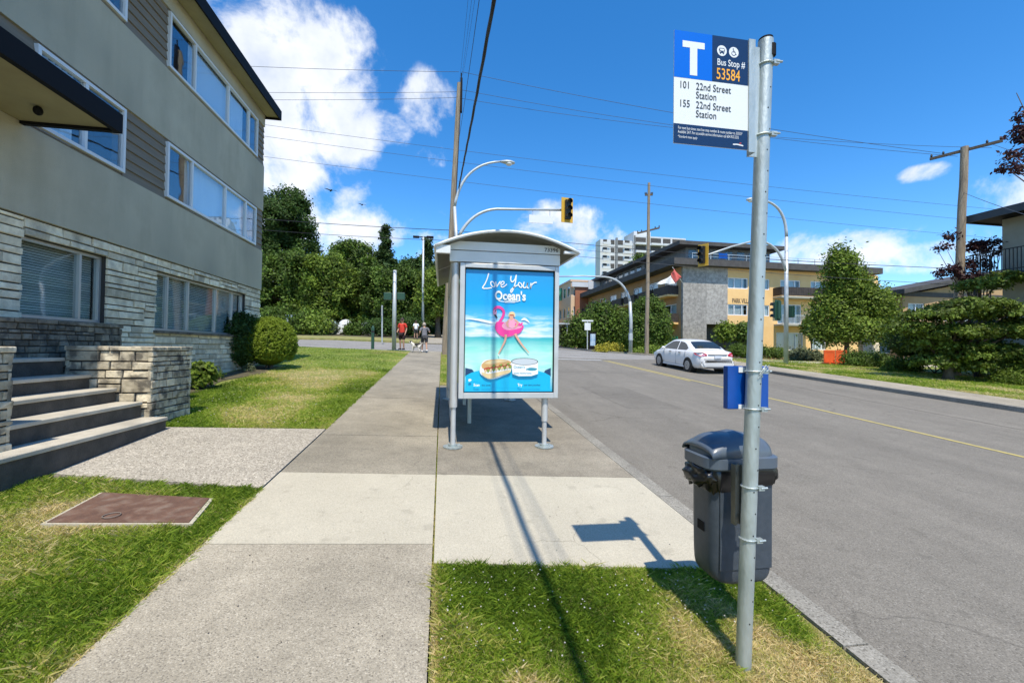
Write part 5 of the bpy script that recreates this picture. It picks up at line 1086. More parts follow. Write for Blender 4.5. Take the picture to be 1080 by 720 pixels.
crossw = [  # px,py,Y at both ends, sag, radius, label
    ((-40, 52, 23), (484, 76, 22.1), .2, .010, 'highest thin wire from the left edge to the leaning pole'),
    ((-40, 88, 23), (484, 97, 22.1), .2, .009, 'thin wire reaching the leaning pole just under its top from the left'),
    ((-40, 96, 23), (484, 103, 22.1), .25, .009, 'lower of the paired thin wires reaching the leaning pole from the left'),
    ((487, 76, 22.1), (994, 162, 16.2), .25, .010, 'highest wire from the leaning pole to the crossarm on the right'),
    ((487, 95, 22.1), (1010, 165, 16.3), .35, .009, 'second wire from the leaning pole to the crossarm on the right'),
    ((487, 104, 22.1), (1046, 156, 16.7), .5, .009, 'third wire from the leaning pole to the crossarm on the right'),
    ((180, 118, 30), (1180, 232, 26), .5, .011, 'upper wire of three crossing the whole street behind the bus stop sign'),
    ((180, 130, 30), (1180, 246, 26), .5, .011, 'middle wire of three crossing the whole street behind the bus stop sign'),
    ((180, 152, 30), (1180, 262, 26), .5, .011, 'lower wire of three crossing the whole street behind the bus stop sign'),
    ((200, 224, 26), (478, 243, 22.4), .1, .017, 'dark telephone cable crossing the tree tops from the left to the leaning pole'),
    ((200, 236, 26), (478, 254, 22.4), .1, .013, 'lower telephone cable crossing the tree tops from the left to the leaning pole'),
    ((478, 243, 22.4), (1003, 283, 16.4), .25, .014, 'dark telephone cable passing over the shelter roof to the right hand pole'),
    ((478, 256, 22.4), (1003, 300, 16.4), .2, .011, 'lowest telephone cable passing over the shelter roof to the right hand pole'),
    ((1016, 203, 16.4), (1100, 232, 9), .05, .009, 'short wire dropping from the right hand pole towards the balcony house'),
    ((1046, 152, 16.7), (1130, 176, 9), .05, .009, 'wire leaving the crossarm towards the right edge'),
    ((800, 276, 34), (480, 250, 22.4), .2, .009, 'service wire from the orange building to the leaning pole')]
for (a, b, sg_, r_, lb) in crossw: wire(PY(*a), PY(*b), sg_, r_, lb, 'wire' if r_ > .012 else 'wire_thin')

# ------------------------------------------------------------------ street lights and signals
def arc(p0, p1, p2, n=10):
    p0, p1, p2 = Vector(p0), Vector(p1), Vector(p2); return [p0 * (1 - t) ** 2 + p1 * 2 * t * (1 - t) + p2 * t * t for t in [i / n for i in range(n + 1)]]
def signal_head(parent, c, face, m='sig_yellow', s=1.0, name='signal_head'):
    """three lamp head; face = unit horizontal direction the lamps look"""
    f = Vector((face[0], face[1], 0)).normalized(); a = Vector((-f.y, f.x, 0)); c = Vector(c); P = lambda u, d, z: c + a * u * s + f * d * s + Vector((0, 0, z * s))
    def bx(mb, u0, u1, d0, d1, z0, z1): mb.poly([P(u0, d0, z0), P(u1, d0, z0), P(u1, d1, z0), P(u0, d1, z0)], (0, 0, (z1 - z0) * s))
    mb = MB(); bx(mb, -.3, .3, -.03, .0, -.6, .6); h = mb.build(name, m, parent)
    mb = MB(); bx(mb, -.14, .14, .002, .16, -.46, .46); bx(mb, -.15, .15, -.14, -.032, -.5, .5); mb.build('housing', 'black' if m == 'sig_yellow' else m, h)
    for k, z in enumerate((.34, 0, -.34)):
        mb = MB(); ring = []
        pts = []
        for d in (.16, .36):
            pts.append([P(.13 * cos(q * pi / 8), d - (.0 if q <= 8 else 0), z + .13 * sin(q * pi / 8)) for q in range(-1, 10)])
        mb.loft(pts, cap=False, closed=False); mb.build('visor', 'black', h)
        mb = MB(); mb.add([P(.11 * cos(q * pi / 8), .165, z + .11 * sin(q * pi / 8)) for q in range(16)], [tuple(range(16))]); mb.build('lens', 'black', h)
    return h
def cobra(parent, tip, d, nm='lamp_head'):
    t = Vector(tip); d = Vector(d).normalized(); mb = MB(); rings = []; up_ = Vector((0, 0, 1)); a = d.cross(up_)
    for (s, w, h) in ((0, .05, .04), (.12, .1, .06), (.3, .16, .09), (.5, .17, .1), (.68, .12, .07), (.74, .03, .02)):
        rings.append([t + d * s + a * (w * cos(q * pi / 6)) + up_ * (h * sin(q * pi / 6) * (1 if q < 6 else .8)) for q in range(12)])
    mb.loft(rings); l_ = mb.build(nm, 'steel_paint', parent, True); mb = MB(); mb.ell(t + d * .45 - Vector((0, 0, .07)), (.16, .16, .07)); mb.build('lens', 'white_frame', l_, True)
# junction signal pole behind the shelter
Ys = 20.0; lb = PY(482, 360, Ys); bz0 = H(lb[0], Ys)
sp = thing('signal_pole', 'tall grey lamp pole behind the bus shelter with yellow signal over the road', 'traffic signal', (lb[0], Ys, bz0))
mb = MB(); q = lambda px, py: Vector(PY(px, py, Ys))
base = Vector((lb[0], Ys, bz0)); mb.tube([base, q(482, 262), q(479.5, 218)], [.11, .09, .07], 14); mb.build('pole', 'steel_paint', sp, True)
mb = MB(); mb.tube(arc(q(479.5, 218), q(487, 172), q(528, 170.5), 12), [.07 - .025 * i / 12 for i in range(13)], 10); lamparm = mb.build('lamp_arm', 'steel_paint', sp, True)
cobra(sp, q(527, 170.5), (1, 0, -.02))
mb = MB(); mb.tube(arc(q(483.5, 250), q(497, 222), q(524, 220.5), 10) + [q(540, 220.7), q(592, 221.5)], [.08 - .002 * i for i in range(13)], 12); mb.build('mast_arm', 'steel_paint', sp, True)
signal_head(sp, q(597, 223) + Vector((0, -.2, 0)), (.12, -1), 'sig_yellow', 1.0)
mb = MB(); 
for px in (562, 580): a = q(px, 221); mb.tube([a, a - Vector((0, 0, .3))], .015, 6)
mb.build('hanger', 'steel_paint', sp)
mb = MB(); a, b = q(558, 226.5), q(583, 226.5); mb.box((a.x, Ys - .02, a.z - .38), (b.x, Ys + .02, a.z)); mb.build('street_name_blade', 'white_frame', sp)
# right corner twin arm pole
rp = G(829, 383.5); Yr = rp[1]; q2 = lambda px, py: Vector(PY(px, py, Yr))
s2_ = thing('signal_pole', 'grey curved lamp pole on the right corner with hanging yellow signal over the car', 'traffic signal', tuple(rp))
mb = MB(); mb.tube([Vector(rp), q2(829.5, 250)], [.12, .09], 14); mb.build('pole', 'steel_paint', s2_, True)
mb = MB(); mb.tube(arc(q2(829.5, 250), q2(829, 211), q2(797, 210.5), 12), [.085 - .03 * i / 12 for i in range(13)], 10); mb.build('lamp_arm', 'steel_paint', s2_, True)
cobra(s2_, q2(800, 211), (-1, 0, -.03))
mb = MB(); mb.tube(arc(q2(829, 286), q2(822, 253), q2(795, 254), 8) + [Vector(PY(772, 260, Yr - .8)), Vector(PY(746, 269, Yr - 1.6))], [.085 - .004 * i for i in range(11)], 10); mb.build('mast_arm', 'steel_paint', s2_, True)
signal_head(s2_, PY(741.5, 269, Yr - 1.9), (-.8, -.35), 'sig_yellow', .9)
signal_head(s2_, q2(820, 327), (-.4, 1), 'darkgreen', .95); signal_head(s2_, q2(835, 328.5) , (1, .3), 'darkgreen', .55, 'pedestrian_head')
mb = MB(); a, b = PY(758, 269, Yr - 1.2), PY(767, 266, Yr - 1.2); mb.box((a[0], a[1] - .02, a[2] - .17), (b[0], a[1] + .02, a[2] + .1)); mb.build('street_name_blade', 'holder_blue', s2_)
# far davit pole
fp = PY(665, 371, 35.5); Yf = 35.5; fp = np.array([fp[0], Yf, H(fp[0], Yf)]); Yf = fp[1]; q3 = lambda px, py: Vector(PY(px, py, Yf))
s3_ = thing('signal_pole', 'far grey mast arm pole curving left in front of the rhododendron hedge', 'traffic signal', tuple(fp))
mb = MB(); mb.tube([Vector(fp), q3(665.5, 340), q3(664.5, 318)], [.17, .14, .13], 12); mb.build('pole', 'steel_paint', s3_, True)
mb = MB(); mb.tube(arc(q3(664.5, 318), q3(659, 294), q3(638, 292), 10) + [q3(615, 291), q3(590, 291.5)], [.12 - .005 * i for i in range(13)], 10); mb.build('mast_arm', 'steel_paint', s3_, True)
mb = MB(); mb.tube([Vector(fp) + Vector((0, 0, 1.1)), Vector(fp) + Vector((0, 0, 1.7))], .19, 10); mb.build('collar', 'steel_paint', s3_)
# left side corner signal pole
lp = G(415.5, 369); Yl = lp[1]; q4_ = lambda px, py: Vector(PY(px, py, Yl))
s4_ = thing('signal_pole', 'short plain grey signal pole on the left corner beside the person in red', 'traffic signal', tuple(lp))
mb = MB(); mb.tube([Vector(lp), q4_(416.5, 285)], [.12, .09], 14); mb.build('pole', 'steel_paint', s4_, True)
for (a, b) in ((405, 413), (419, 427)):
    mb = MB(); p0, p1 = q4_(a, 308.5), q4_(b, 308.5); mb.box((p0.x, Yl - .1, p0.z - .4), (p1.x, Yl + .12, p0.z)); hd = mb.build('signal_box', 'darkgreen', s4_, bevel=.02)
    mb = MB(); mb.box((p0.x + .04, Yl + .12, p0.z - .36), (p1.x - .04, Yl + .3, p0.z - .04)); mb.build('visor', 'black', hd)
# far lamp with double head
Yd = 44.0; q5 = lambda px, py: Vector(PY(px, py, Yd)); b0 = q5(446, 350); b0.z = H(b0.x, Yd)
s5_ = thing('street_lamp', 'far thin grey pole with flat double arm head in front of the dark cedar', 'street lamp', tuple(b0))
mb = MB(); mb.tube([b0, q5(446.5, 250)], [.14, .09], 10); mb.build('pole', 'steel_paint', s5_, True)
mb = MB(); a, b = q5(441, 250), q5(451, 250); mb.tube([a, b], .06, 8); mb.box(a - Vector((.5, .12, .1)), a + Vector((.1, .12, .1))); mb.box(b - Vector((.1, .12, .1)), b + Vector((.6, .12, .1))); mb.build('lamp_head', 'dark_trim', s5_)
# thin sign pole and dark bollard post
p = G(403, 361); t = thing('sign_post', 'thin pale sign post in the verge left of the grey signal pole', 'sign post', tuple(p)); Yq = p[1]
mb = MB(); mb.tube([Vector(p), Vector(PY(403, 322, Yq))], .05, 8); mb.build('post', 'steel_paint', t); a = PY(403, 323, Yq); mb = MB(); mb.box((a[0] - .02, Yq - .25, a[2] - .7), (a[0] + .02, Yq + .25, a[2])); mb.build('sign_plate', 'alu_frame', t)
p = G(393, 368); Yq = p[1]; a = PY(393.5, 343, Yq); t = thing('marker_post', 'dark pointed marker post at the edge of the lawn', 'post', tuple(p)); mb = MB(); mb.tube([Vector(p), Vector((p[0], Yq, a[2] - .15)), Vector((p[0], Yq, a[2]))], [.085, .085, .02], 8); mb.build('post', 'darkgreen', t)
mb = MB(); mb.tube([Vector((p[0], Yq, a[2] - .4)), Vector((p[0], Yq, a[2] - .3))], .09, 8); mb.build('band', 'black', t)
# white utility cabinet
p = G(307, 352); Yq = p[1]; a0_, a1_ = PY(301.5, 340, Yq), PY(311.5, 340, Yq); ztp = PY(305, 332, Yq)[2]; t = thing('utility_cabinet', 'pale blue-white utility cabinet at the roadside behind the round hedge', 'cabinet', tuple(p))
M['cab'] = mat('cab', (.5, .57, .6), (.56, .62, .65), .5, 2); mb = MB(); mb.box((a0_[0], Yq, p[2] - .2), (a1_[0], Yq + .9, ztp - .05)); cb_ = mb.build('body', 'cab', t, bevel=.02); mb = MB(); mb.box((a0_[0] - .04, Yq - .04, ztp - .047), (a1_[0] + .04, Yq + .94, ztp)); mb.build('top', 'cab', t); mb = MB(); mb.box((a1_[0] + .002, Yq + .05, p[2]), (a1_[0] + .025, Yq + .85, ztp - .12)); mb.build('door', 'steel_paint', t)
# far bus shelter, stop sign post, poster panel, barriers
fs = PY(594, 363.5, 50); fs[2] = H(fs[0], 50); fs = fs; Yq = fs[1]; e0, e1_ = PY(589, 350, Yq), PY(598, 350, Yq); zt = PY(594, 342, Yq)[2]
t = thing('bus_shelter', 'tiny far glass bus shelter across the junction beside the rhododendron hedge', 'bus shelter', tuple(fs))
for i, (x, y) in enumerate(((e0[0], Yq), (e1_[0], Yq), (e0[0], Yq + 3), (e1_[0], Yq + 3))): mb = MB(); mb.box((x - .06, y - .06, fs[2] - .1), (x + .06, y + .06, zt)); mb.build('post', 'shelter', t)
mb = MB(); mb.box((e0[0] - .3, Yq - .3, zt), (e1_[0] + .3, Yq + 3.3, zt + .15)); mb.build('roof', 'shelter', t); mb = MB(); mb.box((e0[0] + .06, Yq - .01, fs[2] + .2), (e1_[0] - .06, Yq + .01, zt - .1)); mb.box((e1_[0] - .01, Yq + .06, fs[2] + .2), (e1_[0] + .01, Yq + 2.94, zt - .1)); mb.build('pane', 'tinted', t)
p = PY(619.5, 367.5, 42); p[2] = H(p[0], 42); Yq = 42; t = thing('bus_stop_pole', 'far bus stop pole with a small pale sign across the junction', 'bus stop', tuple(p)); mb = MB(); mb.tube([Vector(p), Vector(PY(619.5, 338, Yq))], .06, 8); mb.build('pole', 'steel_paint', t)
a = PY(619.5, 343, Yq); mb = MB(); mb.box((a[0] - .32, Yq - .09, a[2] - .5), (a[0] + .32, Yq - .05, a[2] + .25)); mb.build('sign_plate', 'shelter_board', t); a = PY(619.5, 338, Yq); mb = MB(); mb.box((a[0] - .6, Yq - .09, a[2] - .1), (a[0] + .6, Yq - .05, a[2] + .05)); mb.build('top_bar', 'shelter_board', t)
p = PY(625, 366, 43); Yq = 43; a0_, a1_ = PY(621.5, 352, Yq), PY(629, 352, Yq); zz = PY(625, 350, Yq)[2]; t = thing('poster_panel', 'dark blue poster panel in front of the far rhododendron hedge', 'poster panel', (a0_[0], Yq, H(a0_[0], Yq)))
mb = MB(); mb.box((a0_[0], Yq, H(a0_[0], Yq)), (a1_[0], Yq + .15, zz)); mb.build('frame', 'dark_trim', t); M['poster_far'] = mat('poster_far', (.15, .3, .5), (.5, .6, .7), .4, 1.6); mb = MB(); mb.box((a0_[0] + .12, Yq - .02, H(a0_[0], Yq) + .4), (a1_[0] - .12, Yq - .004, zz - .2)); mb.build('poster', 'poster_far', t)
M['barrier'] = mat('barrier', (.75, .1, .025), (.82, .15, .04), .5, 3)
bq = None
for i, (pxa, lab) in enumerate(((868.5, 'left one of two orange plastic barriers on the path in front of the bushy tree'), (881, 'right one of two orange plastic barriers on the path in front of the bushy tree'))):
    p = G(pxa, 383.5); Yq = p[1]; w = float(PY(pxa + 11.5, 380, Yq)[0] - PY(pxa, 380, Yq)[0]); hgt_ = float(PY(pxa, 369, Yq)[2]) - p[2]
    t = thing('plastic_barrier', lab, 'barrier', (p[0] + w / 2, Yq, p[2]), group='orange barriers')
    mb = MB(); mb.box((p[0], Yq - .05, p[2] + .08), (p[0] + w, Yq, p[2] + .2)); mb.box((p[0], Yq - .05, p[2] + hgt_ - .12), (p[0] + w, Yq, p[2] + hgt_)); mb.box((p[0] + .08, Yq - .035, p[2] + .2), (p[0] + w - .08, Yq - .015, p[2] + hgt_ - .12)); mb.box((p[0], Yq - .05, p[2] + .2), (p[0] + .08, Yq, p[2] + hgt_ - .12)); mb.box((p[0] + w - .08, Yq - .05, p[2] + .2), (p[0] + w, Yq, p[2] + hgt_ - .12)); mb.build('panel', 'barrier', t)
    mb = MB(); mb.box((p[0] + .1, Yq - .3, p[2]), (p[0] + .2, Yq + .25, p[2] + .08)); mb.build('foot', 'barrier', t); mb = MB(); mb.box((p[0] + w - .2, Yq - .3, p[2]), (p[0] + w - .1, Yq + .25, p[2] + .08)); mb.build('foot', 'barrier', t)
# blue sign on a post by the hedge
p = G(954, 386); Yq = p[1]; t = thing('sign_post', 'grey post with a small blue sign between the hedge and the yew', 'sign post', tuple(p)); mb = MB(); mb.tube([Vector(p), Vector(PY(955, 350, Yq))], .035, 8); mb.build('post', 'steel_paint', t)
a = PY(950, 366, Yq); mb = MB(); mb.box((a[0] - .22, Yq + .04, a[2] - .25), (a[0] + .22, Yq + .06, a[2] + .25)); mb.build('sign_plate', 'sign_blue', t)
# flag
fy = YO - 3.0; P_ = lambda x, y: Vector(PY(x, y, fy)); t = thing('flag', 'red and white flag drooping from an angled staff at the corner of the orange building', 'flag', tuple(P_(719, 297)))
mb = MB(); mb.tube([Vector(PY(721, 300, YO - .2)), P_(709.5, 282)], .035, 8); mb.build('staff', 'white_frame', t)
def cloth(nm, c, m):
    mb = MB(); k = 10; vs = []
    for j in range(k + 1):
        for i in range(k + 1):
            u, v = i / k, j / k; p = c[0] * (1 - u) * (1 - v) + c[1] * u * (1 - v) + c[2] * u * v + c[3] * (1 - u) * v; vs.append((p.x, p.y + .12 * sin(u * 7 + v * 3), p.z + .05 * sin(u * 6)))
    mb.add(vs, [(j * (k + 1) + i, j * (k + 1) + i + 1, (j + 1) * (k + 1) + i + 1, (j + 1) * (k + 1) + i) for j in range(k) for i in range(k)]); o = mb.build(nm, m, t, True); q_ = o.modifiers.new('t', 'SOLIDIFY'); q_.thickness = .01; return o
M['flag_red'] = mat('flag_red', (.6, .12, .1), None, .8); M['flag_white'] = mat('flag_white', (.75, .75, .73), None, .8)
fl_ = cloth('cloth', [P_(692, 300), P_(708, 290), P_(712, 299), P_(697, 300)], 'flag_white'); fl_ = cloth('cloth', [P_(708, 290), P_(711, 283), P_(718.5, 292), P_(712, 299)], 'flag_red')

# ------------------------------------------------------------------ white saloon car
M['car_paint'] = mat('car_paint', (.8, .79, .77), None, .28, spec=.5, coat=.8); M['car_glass'] = mat('car_glass', (.02, .028, .03), None, .04, spec=.8); M['tyre'] = mat('tyre', (.018, .018, .018), None, .85)
M['rim'] = mat('rim', (.42, .42, .42), (.5, .5, .5), .35, 4, metal=.6); M['tail'] = mat('tail', (.55, .02, .03), None, .15, coat=.8); M['plate'] = mat('plate', (.6, .64, .7), None, .4); M['trim_grey'] = mat('trim_grey', (.1, .1, .1), None, .5)
cr1 = G(724.5, 392, -.13); cr2 = G(694, 385.8, -.13); hx_, hy_ = cr2[0] - cr1[0], cr2[1] - cr1[1]; ang = -atan2(hx_, hy_) - radians(1)
car = thing('parked_car' if False else 'sedan_car', 'white four-door saloon car seen from behind driving away on the right side of the road', 'car', (0, 0, 0), 0)
def cl(t): return [0, .1, .4][0]
BS = [(0.0, .62, .42, .70, .80), (.05, .74, .30, .86, .92), (.2, .82, .24, .93, 1.01), (.5, .86, .22, .95, 1.04), (.8, .875, .21, .95, 1.04), (1.5, .875, .2, .945, 1.0), (2.4, .875, .2, .93, .98), (3.2, .875, .2, .91, .97), (3.5, .87, .21, .88, .94), (3.9, .86, .22, .80, .87), (4.2, .81, .24, .70, .78), (4.38, .72, .28, .60, .66), (4.46, .55, .34, .5, .54)]
def ringb(y, w, zb, zt, zc):
    h_ = [(w * .86, zb), (w * .97, zb + .1), (w, zb + .24), (w * 1.0, (zb + zt) / 2 + .05), (w * .985, zt - .05), (w * .93, zt + .01), (w * .6, zc - .01), (0, zc)]
    return [(x, y, z) for x, z in h_] + [(-x, y, z) for x, z in reversed(h_[:-1])]
# refine stations
st_ = []
for i in range(len(BS) - 1):
    for j in range(3): t_ = j / 3; st_.append(tuple(BS[i][k] + (BS[i + 1][k] - BS[i][k]) * t_ for k in range(5)))
st_.append(BS[-1])
mb = MB(); mb.loft([ringb(*s) for s in st_]); body = mb.build('body', 'car_paint', car, True, local=True, auto=45)
def prof(y):      # roof line
    K = [(.62, 1.03), (.9, 1.19), (1.25, 1.35), (1.6, 1.42), (2.0, 1.445), (2.4, 1.43), (2.65, 1.39), (3.0, 1.22), (3.4, .99), (3.55, .93)]
    for a, b in zip(K, K[1:]):
        if a[0] <= y <= b[0]: return a[1] + (b[1] - a[1]) * (y - a[0]) / (b[0] - a[0])
    return K[-1][1]
sidex = lambda z: .83 - .42 * (z - .92)
mb = MB(); rings = []; ys = [.62 + .0977 * i for i in range(31)]
for y in ys:
    zt = prof(y); c = min(.1, max(.01, zt - .93)); zc = zt - .02
    hp = [(sidex(.9), .9), (sidex(zc - c * .6), zc - c * .6), (sidex(zc) - .05, zc), (sidex(zc) * .55, zt + .005), (0, zt + .012)]
    rings.append([(x, y, z) for x, z in hp] + [(-x, y, z) for x, z in reversed(hp[:-1])])
mb.loft(rings); mb.build('roof', 'car_paint', car, True, local=True, auto=60)
def sidewin(pts, nm='side_window'):
    for s in (-1, 1):
        mb = MB(); o_ = [(s * (sidex(z) + .004), y, z) for y, z in pts]; mb.poly(o_, (-s * .02, 0, 0)); mb.build(nm, 'car_glass', car, local=True)
sidewin([(1.12, .975), (1.0, 1.06), (1.25, 1.22), (1.5, 1.31), (1.86, 1.345), (1.86, .965)]); sidewin([(1.93, .963), (1.93, 1.348), (2.3, 1.345), (2.55, 1.31), (2.95, 1.12), (3.18, .955)])
mb = MB(); rr_ = []
for y in [.68 + .05 * i for i in range(12)]: z = prof(y) + .012; w = sidex(z) - .12 + (.03 if y > .8 else 0); rr_.append([(-w, y - .012, z + .0), (-w * .5, y - .012, z + .014), (0, y - .012, z + .018), (w * .5, y - .012, z + .014), (w, y - .012, z)])
mb.loft(rr_, cap=False, closed=False); mb.build('rear_window', 'car_glass', car, True, local=True)
mb = MB(); rr_ = []
for y in [2.72 + .07 * i for i in range(10)]: z = prof(y) + .012; w = sidex(z) - .1; rr_.append([(-w, y + .01, z), (0, y + .01, z + .018), (w, y + .01, z)])
mb.loft(rr_, cap=False, closed=False); mb.build('windscreen', 'car_glass', car, True, local=True)
for s in (-1, 1):
    mb = MB(); P5 = [(s * .50, .02, .86), (s * .50, .0, .79), (s * .62, .03, .76), (s * .76, .06, .76), (s * .865, .34, .83), (s * .87, .44, .895), (s * .8, .14, .925), (s * .66, .04, .925)]
    mb.add([(x * 1.012, y - .018, z) for x, y, z in P5] + [(x * .95, y + .06, z) for x, y, z in P5], [tuple(range(8)), tuple(range(15, 7, -1))] + [(i, (i + 1) % 8, (i + 1) % 8 + 8, i + 8) for i in range(8)]); tl = mb.build('tail_light', 'tail', car, local=True)
    mb = MB(); mb.add([(s * .6, -.0, .85), (s * .72, .03, .85), (s * .72, .03, .80), (s * .6, -.0, .80)], [(0, 1, 2, 3)]); mb.build('reversing_lens', 'ink_rose', tl, local=True)
    mb = MB(); mb.ell((s * .93, 3.02, .99), (.09, .06, .065)); mb.box((s * .8, 2.99, .95), (s * .9, 3.04, .98)); mb.build('wing_mirror', 'car_paint', car, True, local=True)
    for y in (1.5, 2.35): mb = MB(); mb.box((s * .872, y, .83), (s * .895, y + .17, .86)); mb.build('door_handle', 'trim_grey', car, local=True)
    for y in (1.9, 3.03, 1.12): mb = MB(); mb.box((s * .870, y, .3), (s * .8775, y + .008, .93)); mb.build('door_gap', 'trim_grey', car, local=True)
    mb = MB(); mb.box((s * .86, 1.05, .205), (s * .885, 3.1, .27)); mb.build('sill', 'car_paint', car, local=True)
    mb = MB(); mb.box((s * .5, 4.28, .56), (s * .76, 4.36, .66)); mb.build('headlight', 'plate', car, local=True)
    for y in (.88, 3.52):
        mb = MB(); mb.tube([(s * .6, y, .315), (s * .881, y, .315)], .355, 28); mb.build('wheel_well_shade', 'black', car, local=True)  # black disc on the body side, painted shade for the wheel hollow
        mb = MB(); mb.tube([(s * .68, y, .31), (s * .86, y, .31), (s * .892, y, .31)], [.31, .31, .285], 28); wh = mb.build('wheel', 'tyre', car, True, local=True, auto=50)
        mb = MB(); mb.tube([(s * .86, y, .31), (s * .897, y, .31), (s * .90, y, .31)], [.2, .2, .185], 24); mb.build('rim', 'rim', wh, local=True)
        mb = MB()
        for k in range(8): mb.tube([(s * .9, y + .12 * cos(k * pi / 4), .31 + .12 * sin(k * pi / 4)), (s * .903, y + .12 * cos(k * pi / 4), .31 + .12 * sin(k * pi / 4))], .022, 8)
        mb.tube([(s * .9, y, .31), (s * .905, y, .31)], .03, 10); mb.build('hub_cap', 'trim_grey', wh, local=True)
mb = MB(); mb.box((-.16, -.035, .68), (.16, .05, .79)); mb.build('number_plate', 'plate', car, local=True, bevel=.004)
mb = MB(); mb.box((-.44, -.02, .815), (.44, .04, .85)); mb.build('boot_strip', 'trim_grey', car, local=True); mb = MB(); mb.loft([ringb(0.0, .74, .3, .5, .5), ringb(-.07, .70, .32, .52, .53), ringb(-.09, .62, .36, .54, .54)]); mb.loft([ringb(.02, .80, .28, .5, .5), ringb(-.03, .78, .3, .52, .53)]); mb.build('rear_bumper', 'car_paint', car, True, local=True, auto=45)
mb = MB(); mb.box((-.5, -.05, .25), (.5, .1, .31)); mb.build('bumper_underside', 'trim_grey', car, local=True)
cs_ = .98
sr = Vector((cr1[0], cr1[1], cr1[2])); off = Matrix.Rotation(ang, 3, 'Z') @ Vector((.88, -.88, 0)); loc = sr + off
zf = H(loc.x, loc.y + .9) - .13 + .006; car.location = (loc.x, loc.y, loc.z); car.location.z = H(loc.x, loc.y) - .13 + .004; car.rotation_euler = (atan(.055), 0, ang)

# ------------------------------------------------------------------ people, dog
def skin(name, P, E, rad, m, parent, root=0, sub=2):
    me = bpy.data.meshes.new(name); bm = bmesh.new(); L = bm.verts.layers.skin.verify(); vs = [bm.verts.new(p) for p in P]
    for a, b in E: bm.edges.new((vs[a], vs[b]))
    for i, v in enumerate(vs): r = rad[i]; v[L].radius = r if isinstance(r, tuple) else (r, r)
    vs[root][L].use_root = True; bm.to_mesh(me); bm.free(); me.materials.append(M[m]); o = bpy.data.objects.new(name, me); COL.objects.link(o)
    s = o.modifiers.new('skin', 'SKIN'); s.use_smooth_shade = True; s.use_x_symmetry = False; s.branch_smoothing = .6; q = o.modifiers.new('sub', 'SUBSURF'); q.levels = q.render_levels = sub
    if parent is not None: o.parent = parent
    return o
M['skin'] = mat('skin', (.42, .24, .16), None, .6); M['hair'] = mat('hair', (.04, .025, .018), None, .7); M['hair_pale'] = mat('hair_pale', (.4, .34, .28), None, .7); M['shirt_red'] = mat('shirt_red', (.55, .035, .02), (.62, .05, .03), .8, 6); M['shirt_grey'] = mat('shirt_grey', (.13, .13, .15), (.17, .17, .19), .85, 6); M['shorts_dark'] = mat('shorts_dark', (.03, .012, .015), None, .85); M['shorts_grey'] = mat('shorts_grey', (.05, .05, .055), None, .85); M['shoe'] = mat('shoe', (.03, .03, .035), None, .7); M['shoe_w'] = mat('shoe_w', (.6, .6, .6), None, .7)
